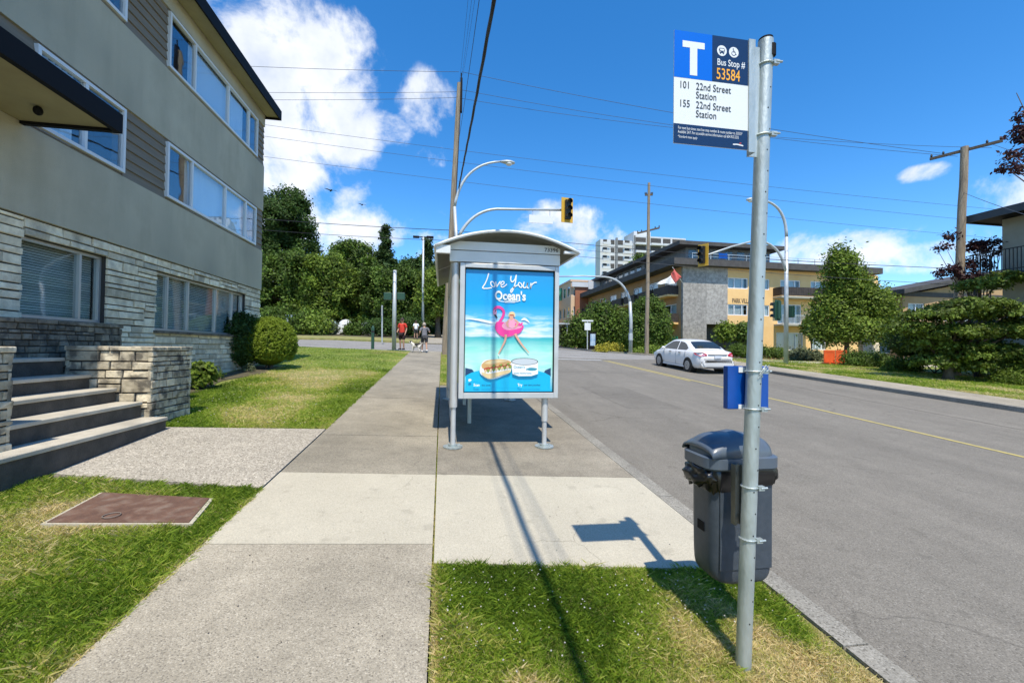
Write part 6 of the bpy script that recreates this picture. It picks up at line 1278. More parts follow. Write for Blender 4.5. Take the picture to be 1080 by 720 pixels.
def person(label, loc, rz, h, pose, shirt, shorts, hair, shoe, group=None):
    t = thing('person', label, 'person', tuple(loc), rz); k = h / 1.75; J = {n: (p[0] * k, p[1] * k, p[2] * k) for n, p in pose.items()}
    order = ['pelvis', 'waist', 'chest', 'neckb', 'neck', 'head0', 'head1', 'head2', 'shL', 'elL', 'wrL', 'haL', 'fiL', 'shR', 'elR', 'wrR', 'haR', 'fiR', 'hipL', 'knL', 'anL', 'heL', 'toL', 'hipR', 'knR', 'anR', 'heR', 'toR', 'thL', 'thR']
    ed = [('pelvis', 'waist'), ('waist', 'chest'), ('chest', 'neckb'), ('neckb', 'neck'), ('neck', 'head0'), ('head0', 'head1'), ('head1', 'head2'), ('neckb', 'shL'), ('shL', 'elL'), ('elL', 'wrL'), ('wrL', 'haL'), ('haL', 'fiL'), ('neckb', 'shR'), ('shR', 'elR'), ('elR', 'wrR'), ('wrR', 'haR'), ('haR', 'fiR'), ('pelvis', 'hipL'), ('hipL', 'knL'), ('knL', 'anL'), ('anL', 'toL'), ('pelvis', 'hipR'), ('hipR', 'knR'), ('knR', 'anR'), ('anR', 'toR')]
    rad = dict(pelvis=(.15, .11), waist=(.13, .1), chest=(.16, .11), neckb=(.1, .08), neck=.055, head0=.075, head1=.1, head2=.07, sh=.06, el=.042, wr=.03, ha=(.035, .022), fi=.015, hip=.095, kn=.06, an=.04, to=(.04, .03))
    used = [n for n in order if any(n in e_ for e_ in ed)]; idx = {n: i for i, n in enumerate(used)}; g = lambda n: rad.get(n, rad.get(n[:-1]))
    rs = [(tuple(c * k for c in g(n)) if isinstance(g(n), tuple) else g(n) * k) for n in used]
    b = skin('body', [J[n] for n in used], [(idx[a], idx[c]) for a, c in ed], rs, 'skin', t, 0)
    def sub(nm, ns, es, rr, m): ii = {n: i for i, n in enumerate(ns)}; return skin(nm, [J[n] if n in J else n for n in ns], [(ii[a], ii[c]) for a, c in es], [(tuple(c * k for c in r) if isinstance(r, tuple) else r * k) for r in rr], m, t)
    lerp = lambda a, c, f: tuple(J[a][i] + (J[c][i] - J[a][i]) * f for i in range(3))
    J['slL'] = lerp('shL', 'elL', .75); J['slR'] = lerp('shR', 'elR', .75); J['hemL'] = lerp('hipL', 'knL', .85); J['hemR'] = lerp('hipR', 'knR', .85); J['wz'] = lerp('pelvis', 'waist', .1)
    sub('shirt', ['waist', 'chest', 'neckb', 'shL', 'slL', 'shR', 'slR', 'wz'], [('wz', 'waist'), ('waist', 'chest'), ('chest', 'neckb'), ('neckb', 'shL'), ('shL', 'slL'), ('neckb', 'shR'), ('shR', 'slR')], [(.165, .125), (.185, .13), (.115, .095), .08, .07, .08, .07, (.175, .13)], shirt)
    sub('shorts', ['pelvis', 'hipL', 'hemL', 'hipR', 'hemR'], [('pelvis', 'hipL'), ('hipL', 'hemL'), ('pelvis', 'hipR'), ('hipR', 'hemR')], [(.17, .13), .12, .105, .12, .105], shorts)
    hd = J['head1']; mb = MB(); mb.ell((hd[0], hd[1] - .015 * k, hd[2] + .03 * k), (.1 * k, .115 * k, .12 * k)); mb.build('hair', hair, t, True, local=True)
    for s in 'LR':
        a, tt = J['an' + s], J['to' + s]; mb = MB(); d_ = Vector(tt) - Vector(a); d_.z = 0; d_.normalize(); m_ = Vector(a) + d_ * .06 * k; mb.loft([rring(m_.x, m_.y, a[2] - .075 * k, .05 * k, .13 * k, .045 * k), rring(m_.x, m_.y, a[2] - .02 * k, .045 * k, .12 * k, .04 * k), rring(m_.x, m_.y - .03, a[2] + .02 * k, .04 * k, .07 * k, .035 * k)]); mb.build('shoe', shoe, t, True, local=True)
    # face
    f = Vector((0, 1, 0)); mb = MB()
    for s in (-1, 1): mb.ell((hd[0] + s * .035 * k, hd[1] + .095 * k, hd[2] + .005 * k), (.012 * k, .008 * k, .008 * k), 0, 8, 6)
    mb.build('eye', 'black', t, True, local=True); mb = MB(); mb.ell((hd[0], hd[1] + .105 * k, hd[2] - .025 * k), (.013 * k, .02 * k, .022 * k), 0, 8, 6)
    for s in (-1, 1): mb.ell((hd[0] + s * .1 * k, hd[1] + .01, hd[2] - .015 * k), (.014 * k, .022 * k, .032 * k), 0, 8, 6)
    mb.build('nose_and_ears', 'skin', t, True, local=True)
    return t
stand = dict(pelvis=(0, 0, .93), waist=(0, .01, 1.1), chest=(0, 0, 1.28), neckb=(0, -.01, 1.43), neck=(0, 0, 1.5), head0=(0, .02, 1.57), head1=(0, .02, 1.64), head2=(0, .01, 1.7),
             shL=(-.19, -.01, 1.41), elL=(-.25, -.04, 1.14), wrL=(-.24, .08, .92), haL=(-.235, .11, .85), fiL=(-.23, .13, .79), shR=(.19, -.01, 1.41), elR=(.25, -.03, 1.14), wrR=(.2, .16, 1.0), haR=(.18, .22, .98), fiR=(.16, .27, .97),
             hipL=(-.1, 0, .88), knL=(-.11, .03, .5), anL=(-.12, 0, .09), toL=(-.13, .16, .035), hipR=(.1, 0, .88), knR=(.11, .0, .5), anR=(.12, -.05, .09), toR=(.13, .1, .035))
walk = dict(stand); walk.update(knL=(-.1, .14, .5), anL=(-.1, .18, .1), toL=(-.1, .34, .04), knR=(.1, -.05, .5), anR=(.1, -.25, .14), toR=(.1, -.14, .05), waist=(0, .04, 1.1), chest=(0, .08, 1.27), neckb=(0, .1, 1.41), neck=(0, .14, 1.48), head0=(0, .17, 1.54), head1=(0, .19, 1.6), head2=(0, .19, 1.66), shL=(-.19, .09, 1.39), shR=(.19, .09, 1.39), elL=(-.27, .0, 1.15), wrL=(-.3, .18, 1.0), haL=(-.3, .25, .97), fiL=(-.3, .31, .95), elR=(.3, .02, 1.16), wrR=(.24, .2, 1.3), haR=(.2, .24, 1.38), fiR=(.17, .25, 1.43))
p = G(423.8, 369); person('person in a red top and dark shorts standing by the grey signal pole', p, radians(155), 1.78, stand, 'shirt_red', 'shorts_dark', 'hair', 'shoe')
p = G(447.5, 371.5); pp = person('person in a grey shirt and dark shorts walking a dog on the sidewalk', p, radians(12), 1.62, walk, 'shirt_grey', 'shorts_grey', 'hair_pale', 'shoe_w')
P2 = Vector(p)
# distant walkers
for (px, py, sh_, hr_, lab, nm_) in ((438.5, 357.5, 'ink_white', 'hair', 'tiny distant person in a white top across the cross street', 1), (464.0, 351.0, 'shirt_grey', 'hair', 'tiny distant person in grey far up the sidewalk beside the shelter edge', 2)):
    p = G(px, py); person(lab, p, radians(20 * nm_), 1.7, stand if nm_ == 1 else walk, sh_, 'shorts_grey', hr_, 'shoe')
M['dog_white'] = mat('dog_white', (.6, .56, .5), None, .9); M['dog_black'] = mat('dog_black', (.03, .028, .026), None, .9)
dp = G(439, 371.5); dg = thing('dog', 'small black and white dog on a lead beside the walker in grey', 'dog', tuple(dp), radians(60)); s = 1.15
DP = [(0, -.18, .3), (0, 0, .3), (0, .16, .32), (0, .24, .4), (0, .3, .47), (0, .4, .45), (0, -.27, .36), (0, -.33, .46),
      (-.07, .16, .27), (-.07, .15, .15), (-.07, .17, .03), (.07, .16, .27), (.07, .2, .15), (.07, .24, .04), (-.07, -.2, .26), (-.07, -.15, .17), (-.07, -.24, .1), (-.07, -.2, .02), (.07, -.2, .26), (.07, -.13, .17), (.07, -.2, .1), (.07, -.16, .02)]
DE = [(0, 1), (1, 2), (2, 3), (3, 4), (4, 5), (0, 6), (6, 7), (2, 8), (8, 9), (9, 10), (2, 11), (11, 12), (12, 13), (0, 14), (14, 15), (15, 16), (16, 17), (0, 18), (18, 19), (19, 20), (20, 21)]
DR = [.09, .085, .1, .065, .065, .03, .025, .015, .045, .028, .022, .045, .028, .022, .055, .04, .024, .022, .055, .04, .024, .022]
skin('body', [tuple(c * s for c in p) for p in DP], DE, [r * s for r in DR], 'dog_white', dg, 1); mb = MB(); mb.ell((0, -.05 * s, .35 * s), (.1 * s, .17 * s, .085 * s)); mb.build('black_saddle', 'dog_black', dg, True, local=True)
mb = MB()
for q_ in (-1, 1): mb.ell((q_ * .055 * s, .29 * s, .5 * s), (.02 * s, .035 * s, .05 * s))
mb.ell((0, .42 * s, .455 * s), (.015, .015, .015)); mb.build('ear', 'dog_black', dg, True, local=True)
mb = MB(); dpv = Vector(dp) + Vector((-.2, .15, .45)); hv = P2 + Vector((-.28, .25, .9)); mb.tube([dpv, dpv.lerp(hv, .5) - Vector((0, 0, .12)), hv], .008, 5); tag(mb.build('dog_lead', 'black', None), 'thin dark lead running from the walker in grey to the dog', 'lead')
# two crows in flight
for (px, py, sc_, lab) in ((349, 201, 1.0, 'larger dark bird flying in front of the cloud above the trees'), (382, 216, .7, 'smaller dark bird flying below and right of the larger bird')):
    c = Vector(PY(px, py, 38)); t = thing('bird', lab, 'bird', tuple(c), radians(30), 'flying birds'); mb = MB()
    mb.loft([[(r * cos(q * pi / 4) * sc_, y * sc_, r * sin(q * pi / 4) * sc_) for q in range(8)] for y, r in ((-.3, .02), (-.15, .06), (0, .08), (.15, .06), (.2, .05), (.27, .01))]); mb.build('body', 'black', t, True, local=True)
    for s_ in (-1, 1): mb = MB(); mb.poly([(0, .12 * sc_, 0), (s_ * .3 * sc_, .16 * sc_, .12 * sc_), (s_ * .55 * sc_, -.02 * sc_, .02 * sc_), (s_ * .3 * sc_, -.08 * sc_, .06 * sc_), (0, -.1 * sc_, 0)], (0, 0, .012)); mb.build('wing', 'black', t, local=True)
# pale boulder-like covered tent under the trees
tb = G(353, 352.5); Yq = tb[1]; x0_, x1_ = PY(352, 345, Yq)[0], PY(370, 345, Yq)[0]; zt = PY(361, 335.5, Yq)[2]; t = thing('tent', 'rounded white tent pitched at the edge of the wood', 'tent', ((x0_ + x1_) / 2, Yq + 1.5, tb[2]))
M['tent'] = mat('tent', (.5, .5, .47), (.6, .6, .57), .7, 2); cx__ = (x0_ + x1_) / 2; rx = (x1_ - x0_) / 2
mb = MB(); rings = []
for j in range(9): th_ = pi * j / 8; rings.append([(cx__ - rx * cos(i * pi / 10) * max(.12, sin(th_)) ** .5, Yq + 1.6 - 1.6 * cos(th_), tb[2] - .1 + (zt - tb[2] + .1) * (sin(i * pi / 10) ** .7) * max(.03, sin(th_)) ** .5) for i in range(11)])
mb.loft(rings, cap=False, closed=False); mb.build('canopy', 'tent', t, True)
mb = MB(); x2_ = PY(387, 345, Yq)[0]; rings = []
for j in range(7): th_ = pi * j / 6; rings.append([((x1_ + .5 + x2_) / 2 - (x2_ - x1_ - .5) / 2 * cos(i * pi / 8) * max(.15, sin(th_)) ** .5, Yq + 2.1 - 1.3 * cos(th_), tb[2] - .1 + (zt - tb[2] - .1) * (sin(i * pi / 8) ** .7) * max(.03, sin(th_)) ** .5) for i in range(9)])
mb.loft(rings, cap=False, closed=False); tag(mb.build('tent', 'tower_grey', None, True), 'lower grey tent just right of the rounded white tent', 'tent')

# ------------------------------------------------------------------ trees and shrubs
def clump_cloud(lobes, ncl, per, rc, leaf, rs, flat=1.0, up=.35, inner=.55, droop=0.0):
    L = np.array(lobes, float); w = (L[:, 3] * L[:, 4] + L[:, 4] * L[:, 5] + L[:, 3] * L[:, 5]); w /= w.sum()
    li = rs.choice(len(L), ncl, p=w); d = rs.normal(size=(ncl, 3)); d /= np.linalg.norm(d, axis=1)[:, None]; d[:, 2] = np.where(d[:, 2] < -.6, -d[:, 2], d[:, 2])
    r = inner + (1 - inner) * rs.rand(ncl) ** .45; cc = L[li, :3] + d * L[li, 3:6] * r[:, None]
    cv = rs.rand(ncl); n = ncl * per; ci = np.repeat(np.arange(ncl), per)
    off = rs.normal(size=(n, 3)) * rc * .5; off[:, 2] *= flat; off[:, 2] -= droop * np.abs(off[:, 0]); p = cc[ci] + off
    nn = d[ci] * .8 + rs.normal(size=(n, 3)) * .7 + np.array([0, 0, up]); nn /= np.linalg.norm(nn, axis=1)[:, None]
    a = np.cross(nn, rs.normal(size=(n, 3))); a /= np.linalg.norm(a, axis=1)[:, None] + 1e-9; b = np.cross(nn, a)
    s = leaf * (.6 + .8 * rs.rand(n))[:, None]; a *= s; b *= s * .55
    V = np.stack([p - a, p - b * 1 + a * .1, p + a, p + b + a * .1], 1).reshape(-1, 3); F = np.arange(n * 4).reshape(-1, 4)
    v = np.clip(cv[ci] * .7 + rs.rand(n) * .3, 0, 1); return V, F, np.repeat(v, 4), cc, cv
def trunk(parent, base, h, r, tips, m='bark', rs=None):
    mb = MB(); b = Vector(base); n = 6; top = b + Vector((0, 0, h)); pts = [b + Vector((R.uniform(-.05, .05) * r * 4 * (i > 0), R.uniform(-.05, .05) * r * 4 * (i > 0), h * i / n)) for i in range(n + 1)]
    mb.tube(pts, [r * (1.35 if i == 0 else 1 - .75 * i / n) for i in range(n + 1)], 9); t = mb.build('trunk', m, parent, True)
    mb = MB()
    for tip in tips:
        tp = Vector(tip); f = R.uniform(.3, .75); s0 = pts[int(f * n)]; mid = s0.lerp(tp, .5) + Vector((0, 0, abs(tp.z - s0.z) * .12)); mb.tube([s0, mid, tp], [r * .4, r * .25, r * .08], 6)
    if tips: mb.build('limb', m, t, True)
def tree(name, label, base, lobes, ncl, per, rc, leaf, m, r=.2, seed=1, group=None, th=None, cat='tree', **kw):
    t = thing(name, label, cat, tuple(base), group=group); rs = np.random.RandomState(seed); V, F, v, cc, cv = clump_cloud(lobes, ncl, per, rc, leaf, rs, **kw)
    npmesh('crown', V, F, m, v, t); zt_ = max(l[2] for l in lobes); trunk(t, base, (th or (zt_ - base[2])), r, [tuple(l[:3]) for l in lobes] + [tuple(cc[i]) for i in range(0, len(cc), max(1, len(cc) // 7))]); return t
def conifer(name, label, base, h, rad, m, seed, n=26, leaf=.22, group=None, sparse=1.0, droop=.35):
    t = thing(name, label, 'tree', tuple(base), group=group); rs = np.random.RandomState(seed); rn = random.Random(seed); P = []; v = []; b = Vector(base); mb = MB()
    for i in range(n):
        f = .12 + .86 * i / n; z = h * f; rr = rad * 1.35 * (1 - f) ** 1.25 * rn.uniform(.6, 1.15) + .08; k = max(4, int(9 * sparse * (1 - f) + 4))
        for j in range(k):
            a = rn.uniform(0, 2 * pi); rl = rr * rn.uniform(.6, 1.15); tip = b + Vector((rl * cos(a), rl * sin(a), z - rl * droop)); mb.tube([b + Vector((0, 0, z)), tip], [.05, .015], 4)
            m_ = max(5, int(rl * 22)); cv = rn.random()
            for q in range(m_):
                u = (q + .5) / m_; P.append((b.x + rl * u * cos(a), b.y + rl * u * sin(a), b.z + z - rl * u * droop - .1)); v.append(cv)
    P = np.repeat(np.array(P), 7, 0); v = np.repeat(np.array(v), 7); n_ = len(P); P = P + rs.normal(size=(n_, 3)) * np.array([.17, .17, .09]) * (leaf / .22)
    nn = rs.normal(size=(n_, 3)) * .6 + [0, 0, .7]; nn /= np.linalg.norm(nn, axis=1)[:, None]; a = np.cross(nn, rs.normal(size=(n_, 3))); a /= np.linalg.norm(a, axis=1)[:, None]; bb = np.cross(nn, a); s = leaf * (.5 + .8 * rs.rand(n_))[:, None]
    V = np.stack([P - a * s, P - bb * s * .35, P + a * s, P + bb * s * .35], 1).reshape(-1, 3); npmesh('crown', V, np.arange(n_ * 4).reshape(-1, 4), m, np.repeat(v * .7 + .3 * rs.rand(n_), 4), t)
    tb_ = MB(); tb_.tube([b, b + Vector((0, 0, h * .5)), b + Vector((0, 0, h * .98))], [.28, .17, .03], 8); tk = tb_.build('trunk', 'bark', t, True); mb.build('branch', 'bark', tk); return t
def shrub(name, label, c, r, m, seed, ncl=160, per=22, leaf=.05, group=None, lobes=None, cat='shrub', core=True, rc=None, base=None):
    base = base if base is not None else (c[0], c[1], c[2] - r[2]); t = thing(name, label, cat, tuple(base), group=group); rs = np.random.RandomState(seed)
    L = lobes or [(*c, *r)]; V, F, v, cc, cv = clump_cloud(L, ncl, per, rc or max(r) * .18, leaf, rs, inner=.88)
    npmesh('foliage', V, F, m, v, t)
    if core:
        mb = MB()
        for l in L: mb.ell(l[:3], (l[3] * .84, l[4] * .84, l[5] * .84), 0, 14, 9)
        mb.build('inner_foliage', m, t)
    mb = MB(); b = Vector(base)
    for k in range(4): mb.tube([b + Vector((.1 * cos(k * 2), .1 * sin(k * 2), -.05)), Vector(L[k % len(L)][:3]) + Vector((.1 * cos(k), .1 * sin(k), 0))], [.03, .01], 5)
    mb.build('stem', 'bark', t); return t
PLv = lambda px, py, Yd, rx, ry, dz=1.0: (*[float(q) for q in PY(px, py, Yd)], rx * Yd / 450, max(rx, ry) * Yd / 450 * .9, ry * Yd / 450)   # crown lobe from picture size at a true distance
G_ = 'trees of the wood behind the cross street'
def wood(label, Yd, base_px, lobes, m, ncl, per, leaf, seed, rc=1.0, r=.3, **kw):
    b = PY(base_px, 350, Yd); b = (b[0], Yd, H(b[0], Yd)); tree('broadleaf_tree', label, b, [PLv(a, c, Yd + R.uniform(-1, 1), d, e_) for a, c, d, e_ in lobes], int(ncl * .85), int(per * 2.1), rc * .72, leaf * .7, m, r, seed, G_, **kw)
wood('tallest dark green broadleaf tree right behind the corner of the apartment building', 58, 290, [(292, 236, 30, 22), (310, 232, 22, 18), (300, 215, 22, 14), (285, 265, 34, 26), (318, 258, 18, 18), (270, 240, 30, 26)], 'leaf_dark', 520, 44, .24, 1, 1.0)
wood('mid green tree below the tallest crown left of the round gap', 52, 300, [(298, 296, 26, 26), (315, 285, 22, 18), (290, 322, 30, 18), (330, 315, 24, 20), (310, 338, 26, 12)], 'leaf_mid', 420, 40, .22, 2, .9)
wood('bright feathery tree behind the white tent', 50, 345, [(345, 288, 22, 18), (352, 312, 26, 18), (338, 330, 24, 12), (362, 300, 16, 16)], 'leaf_bright', 360, 40, .2, 3, .85)
wood('rounded green tree left of the pointed conifer', 57, 372, [(372, 272, 22, 14), (362, 285, 20, 18), (384, 290, 22, 18), (378, 315, 28, 18)], 'leaf_mid', 400, 42, .22, 4, .95)
wood('dark tree hanging low behind the person in red', 50, 410, [(408, 318, 26, 16), (424, 300, 20, 16), (398, 300, 18, 16), (415, 330, 28, 12)], 'leaf_mid', 360, 42, .2, 5, .8)
wood('green tree spreading right of the pointed conifer', 56, 435, [(438, 288, 18, 13), (450, 302, 22, 16), (430, 310, 22, 16), (462, 318, 22, 16)], 'leaf_dark', 380, 42, .22, 6, .9)
wood('yellow green tree overhanging the far sidewalk', 46, 462, [(462, 300, 17, 15), (474, 312, 18, 16), (452, 318, 16, 13), (468, 328, 18, 8), (448, 300, 10, 10)], 'leaf_bright', 330, 40, .18, 7, .7)
wood('dark backdrop tree behind the white tent', 66, 350, [(335, 300, 30, 22), (365, 305, 30, 24), (350, 330, 40, 18)], 'leaf_dark', 380, 40, .28, 8, 1.2)
wood('dark backdrop tree far behind the signal pole', 68, 420, [(400, 295, 26, 22), (430, 298, 26, 20), (415, 325, 40, 20), (450, 325, 26, 20)], 'leaf_dark', 420, 40, .28, 9, 1.2)
wood('tree closing the far end of the sidewalk behind the shelter', 78, 480, [(470, 318, 22, 20), (492, 320, 24, 22), (520, 322, 28, 24), (500, 345, 50, 12)], 'leaf_dark', 420, 36, .3, 10, 1.3)
wood('dark tree hidden mostly by the corner of the apartment building', 54, 262, [(262, 270, 26, 24), (255, 300, 30, 26), (270, 325, 30, 18)], 'leaf_dark', 300, 40, .24, 12, 1.0)
def cbase(px, Yd): b = PY(px, 350, Yd); return (b[0], Yd, H(b[0], Yd))
b = cbase(405, 56); conifer('conifer_tree', 'pointed dark conifer standing tallest in the middle of the wood', b, float(PY(405, 233, 56)[2]) - b[2], 3.4, 'leaf_conifer', 3, 34, .3, G_, .8)
b = cbase(450, 62); conifer('conifer_tree', 'narrow dark cedar behind the far double headed lamp', b, float(PY(450, 248, 62)[2]) - b[2], 3.0, 'leaf_conifer', 5, 32, .32, G_, .8)
b = cbase(463, 60); conifer('conifer_tree', 'dark cedar closest to the left edge of the shelter roof', b, float(PY(463, 262, 60)[2]) - b[2], 3.4, 'leaf_conifer', 15, 32, .32, G_, .8)
b = cbase(386, 52); conifer('conifer_tree', 'drooping green fir right of the white tent', b, float(PY(386, 268, 52)[2]) - b[2], 3.6, 'leaf_mid', 6, 24, .3, G_, .7, .6)
b = cbase(425, 50); conifer('conifer_tree', 'broad drooping fir behind the person in red', b, float(PY(425, 282, 50)[2]) - b[2], 3.8, 'leaf_dark', 8, 22, .3, G_, .7, .6)
b = cbase(325, 49); conifer('conifer_tree', 'soft green fir left of the white tent', b, float(PY(325, 290, 49)[2]) - b[2], 3.6, 'leaf_mid', 9, 22, .3, G_, .7, .55)
# verge shrubs in front of the wood
for i, (px, py, rx, ry, m_, lab) in enumerate(((333, 345, 13, 8, 'leaf_bright', 'bright green bush beside the pale cabinet'), (318, 344, 10, 10, 'leaf_mid', 'dark green bush behind the pale cabinet'), (346, 348, 6, 5, 'leaf_grey', 'small grey green bush at the left foot of the white tent'), (372, 349, 5, 4, 'leaf_mid', 'small bush at the right foot of the white tent'), (400, 346, 16, 7, 'leaf_dark', 'low dark bush behind the thin sign post'), (430, 345, 14, 8, 'leaf_dark', 'low dark bush behind the two walkers'), (290, 342, 18, 14, 'leaf_mid', 'large bush behind the round hedge and lawn'))):
    Yd = 42 + i * .4; l = PLv(px, py, Yd, rx, ry); shrub('roadside_bush', lab, l[:3], l[3:], m_, 40 + i, 150, 20, .12, 'bushes at the foot of the wood', core=True, rc=.5, base=(l[0], l[1], H(l[0], l[1])))
# hedges by the apartment building
def onlawn(px, py): return G(px, py)
hb_ = G(286, 389); hc = (float(hb_[0]) - .14, float(hb_[1]) + .2, float(hb_[2]) + .76)
shrub('clipped_bush', 'round clipped bright green bush at the far corner of the apartment building', hc, (.76, .78, .8), 'leaf_yellow', 61, 2200, 22, .022, None, None, 'bush', True, .045)
hc2 = (hc[0] - 1.0, hc[1] - .15, hc[2] + .04)
shrub('clipped_bush', 'dark green clipped bush squeezed between the bright round bush and the facade', (hc[0] - .7, hc[1] - .25, hc[2] - .0), (.66, .7, .84), 'leaf_dark', 62, 420, 26, .035, None, None, 'bush', True, .13)
pb_ = G(212, 410); shrub('small_shrub', 'small glossy green shrub beside the pale stone wall', (pb_[0] - .05, pb_[1] + .1, pb_[2] + .25), (.25, .25, .26), 'leaf_bright', 63, 90, 12, .05, None, None, 'shrub', False, .1)
rr5 = random.Random(9)
for i, (px, lab) in enumerate(((228, 'tiny leafy weed in the bare bed nearest the glossy shrub'), (262, 'dry brown weed clump at the foot of the dark clipped bush'))):
    q_ = G(px, 400 - i * 8); shrub('weed', lab, (q_[0], q_[1], q_[2] + .08), (.14, .12, .1), 'leaf_mid' if i == 0 else 'leaf_grey', 70 + i, 24, 10, .03, 'weeds in the bed', None, 'weed', False, .06)
# planting bed
mb = MB(); slab(mb, 8.2, 14.6, lambda q: -5.7, lambda q: -5.0 + .15 * sin(q * 2.1), .004, 24, 2, .03); o = struct(mb.build('planting_bed_soil', 'soil'))
# trees and hedges on the right
Yd = 26; bl_ = PY(893, 378, Yd); bl_ = (bl_[0], Yd, H(bl_[0], Yd))
tree('broadleaf_tree', 'bushy bright green tree with a pointed top hiding the end of the orange building', bl_, [PLv(a, c, Yd + e_, d, f_) for a, c, d, f_, e_ in ((888, 285, 15, 16, 0), (893, 305, 24, 18, .3), (915, 325, 26, 20, -.3), (878, 330, 22, 20, .4), (930, 345, 18, 16, 0), (900, 350, 34, 16, -.4), (872, 352, 14, 12, .2), (886, 270, 8, 8, 0), (925, 318, 12, 10, .2))], 900, 44, .62, .1, 'leaf_bright', .16, 101, inner=.6)
def rshrub(name, label, Yd, lobes, m, seed, ncl, leaf, per=26, rc=.3, cat='hedge', core=True):
    L = [PLv(a, c, Yd + (e_[0] if e_ else 0), d, f_) for a, c, d, f_, *e_ in lobes]; x = L[0][0]; shrub(name, label, L[0][:3], L[0][3:], m, seed, ncl, per, leaf, None, L, cat, core, rc, (x, Yd, H(x, Yd)))
rshrub('low_hedge', 'low rounded hedge in front of the bushy tree beside the orange barriers', 21, [(903, 381, 14, 9), (922, 382, 14, 9), (935, 385, 8, 7)], 'leaf_mid', 111, 300, .05)
rshrub('low_hedge', 'spiky yellow green low shrub between the hedge and the yew', 18.5, [(947, 390, 14, 9), (960, 388, 9, 6)], 'leaf_bright', 112, 260, .06)
rshrub('round_shrub', 'small round dark shrub on the grass at the right edge', 13.5, [(1064, 401, 16, 8)], 'leaf_bright', 113, 200, .035, cat='shrub')
rshrub('low_hedge', 'pale flowering shrub beneath the orange building left of the barriers', 31, [(845, 376, 9, 8), (836, 378, 7, 7), (858, 377, 8, 7)], 'leaf_grey', 114, 200, .08)
# the yew: layered spreading crown
Yd = 14.6; by_ = PY(1000, 390, Yd); by_ = (by_[0], Yd, H(by_[0], Yd))
YL = [(960, 345, 24, 7, .4), (985, 332, 36, 8, 0), (1025, 322, 42, 9, -.5), (1065, 330, 34, 9, -1), (1000, 350, 44, 10, 0), (1050, 350, 44, 10, -.6), (1085, 345, 30, 14, -1.3), (975, 362, 26, 9, .4), (1015, 370, 44, 12, 0), (1060, 372, 40, 11, -.6), (990, 380, 30, 9, .2), (1030, 386, 34, 8, -.2), (1035, 300, 26, 8, .2), (1060, 292, 22, 7, .2)]
tree('yew_tree', 'wide dark spreading yew with feathery yellow green layers beside the road', by_, [PLv(a, c, Yd + e_, d, f_) for a, c, d, f_, e_ in YL], 1250, 36, .27, .065, 'leaf_yew', .16, 121, th=1.8, flat=.35, inner=.5, droop=.45)
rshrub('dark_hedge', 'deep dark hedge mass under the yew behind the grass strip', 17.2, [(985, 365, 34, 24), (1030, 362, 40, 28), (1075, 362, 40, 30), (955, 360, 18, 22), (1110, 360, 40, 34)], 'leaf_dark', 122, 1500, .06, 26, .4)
rshrub('ground_shrub', 'feathery mid green shrub at the foot of the yew', 14.6, [(1050, 378, 26, 12), (1078, 388, 20, 10)], 'leaf_mid', 123, 420, .05, rc=.3, cat='shrub')
# purple plum tree behind the pole and the purple branches at the frame edge
Yd = 16.2; pb3 = PY(1035, 380, Yd); pb3 = (pb3[0], Yd, H(pb3[0], Yd))
tree('plum_tree', 'sparse purple leaved plum tree behind the brown utility pole', pb3, [PLv(a, c, Yd, d, f_) for a, c, d, f_ in ((1003, 250, 9, 5), (998, 262, 11, 6), (1000, 287, 14, 6), (1030, 262, 12, 12), (1028, 280, 16, 10), (1048, 262, 7, 16), (1018, 296, 16, 9))], 120, 20, .2, .075, 'leaf_purple', .09, 131, th=3.6, inner=.2)
Yd = 12; pb4 = PY(1150, 400, Yd); pb4 = (pb4[0], Yd, H(pb4[0], Yd))
tree('plum_tree', 'purple leaved branches reaching into the sky at the right edge', pb4, [PLv(a, c, Yd, d, f_) for a, c, d, f_ in ((1072, 98, 7, 5), (1079, 122, 8, 6), (1076, 142, 9, 6), (1068, 165, 13, 7), (1062, 178, 12, 6), (1082, 176, 12, 10), (1100, 150, 20, 40), (1130, 160, 30, 60), (1160, 200, 40, 60))], 230, 24, .2, .075, 'leaf_purple', .14, 132, inner=.25)
# far side greenery
rshrub('rhododendron_hedge', 'large mounded rhododendron hedge across the junction behind the yellow shrub', 50, [(615, 350, 16, 15), (635, 343, 18, 20), (655, 348, 16, 20), (628, 360, 18, 10), (650, 362, 16, 10), (602, 360, 10, 8)], 'leaf_mid', 141, 900, .16, 24, .9)
rshrub('clipped_hedge', 'tall smooth rounded green hedge behind the slim wooden pole', 41, [(683, 345, 17, 32), (672, 352, 12, 22), (694, 352, 8, 24)], 'leaf_mid', 142, 900, .11, 26, .5)
rshrub('yellow_shrub', 'low bright yellow shrub on the far corner', 37, [(640, 369, 9, 3.5), (650, 368, 6, 3.5), (633, 371, 5, 2.5)], 'leaf_gold', 143, 140, .09, cat='shrub', rc=.3)
rshrub('ground_shrub', 'yellow green low plants around the foot of the slim wooden pole', 36.5, [(690, 372, 12, 5), (676, 372, 9, 5), (705, 370, 8, 5)], 'leaf_bright', 144, 160, .09, cat='shrub', rc=.35)
rshrub('low_hedge', 'low hedge in front of the garage mouth of the orange building', 38, [(800, 372, 12, 5), (780, 371, 12, 6), (820, 373, 10, 5)], 'leaf_mid', 145, 200, .09, rc=.4)
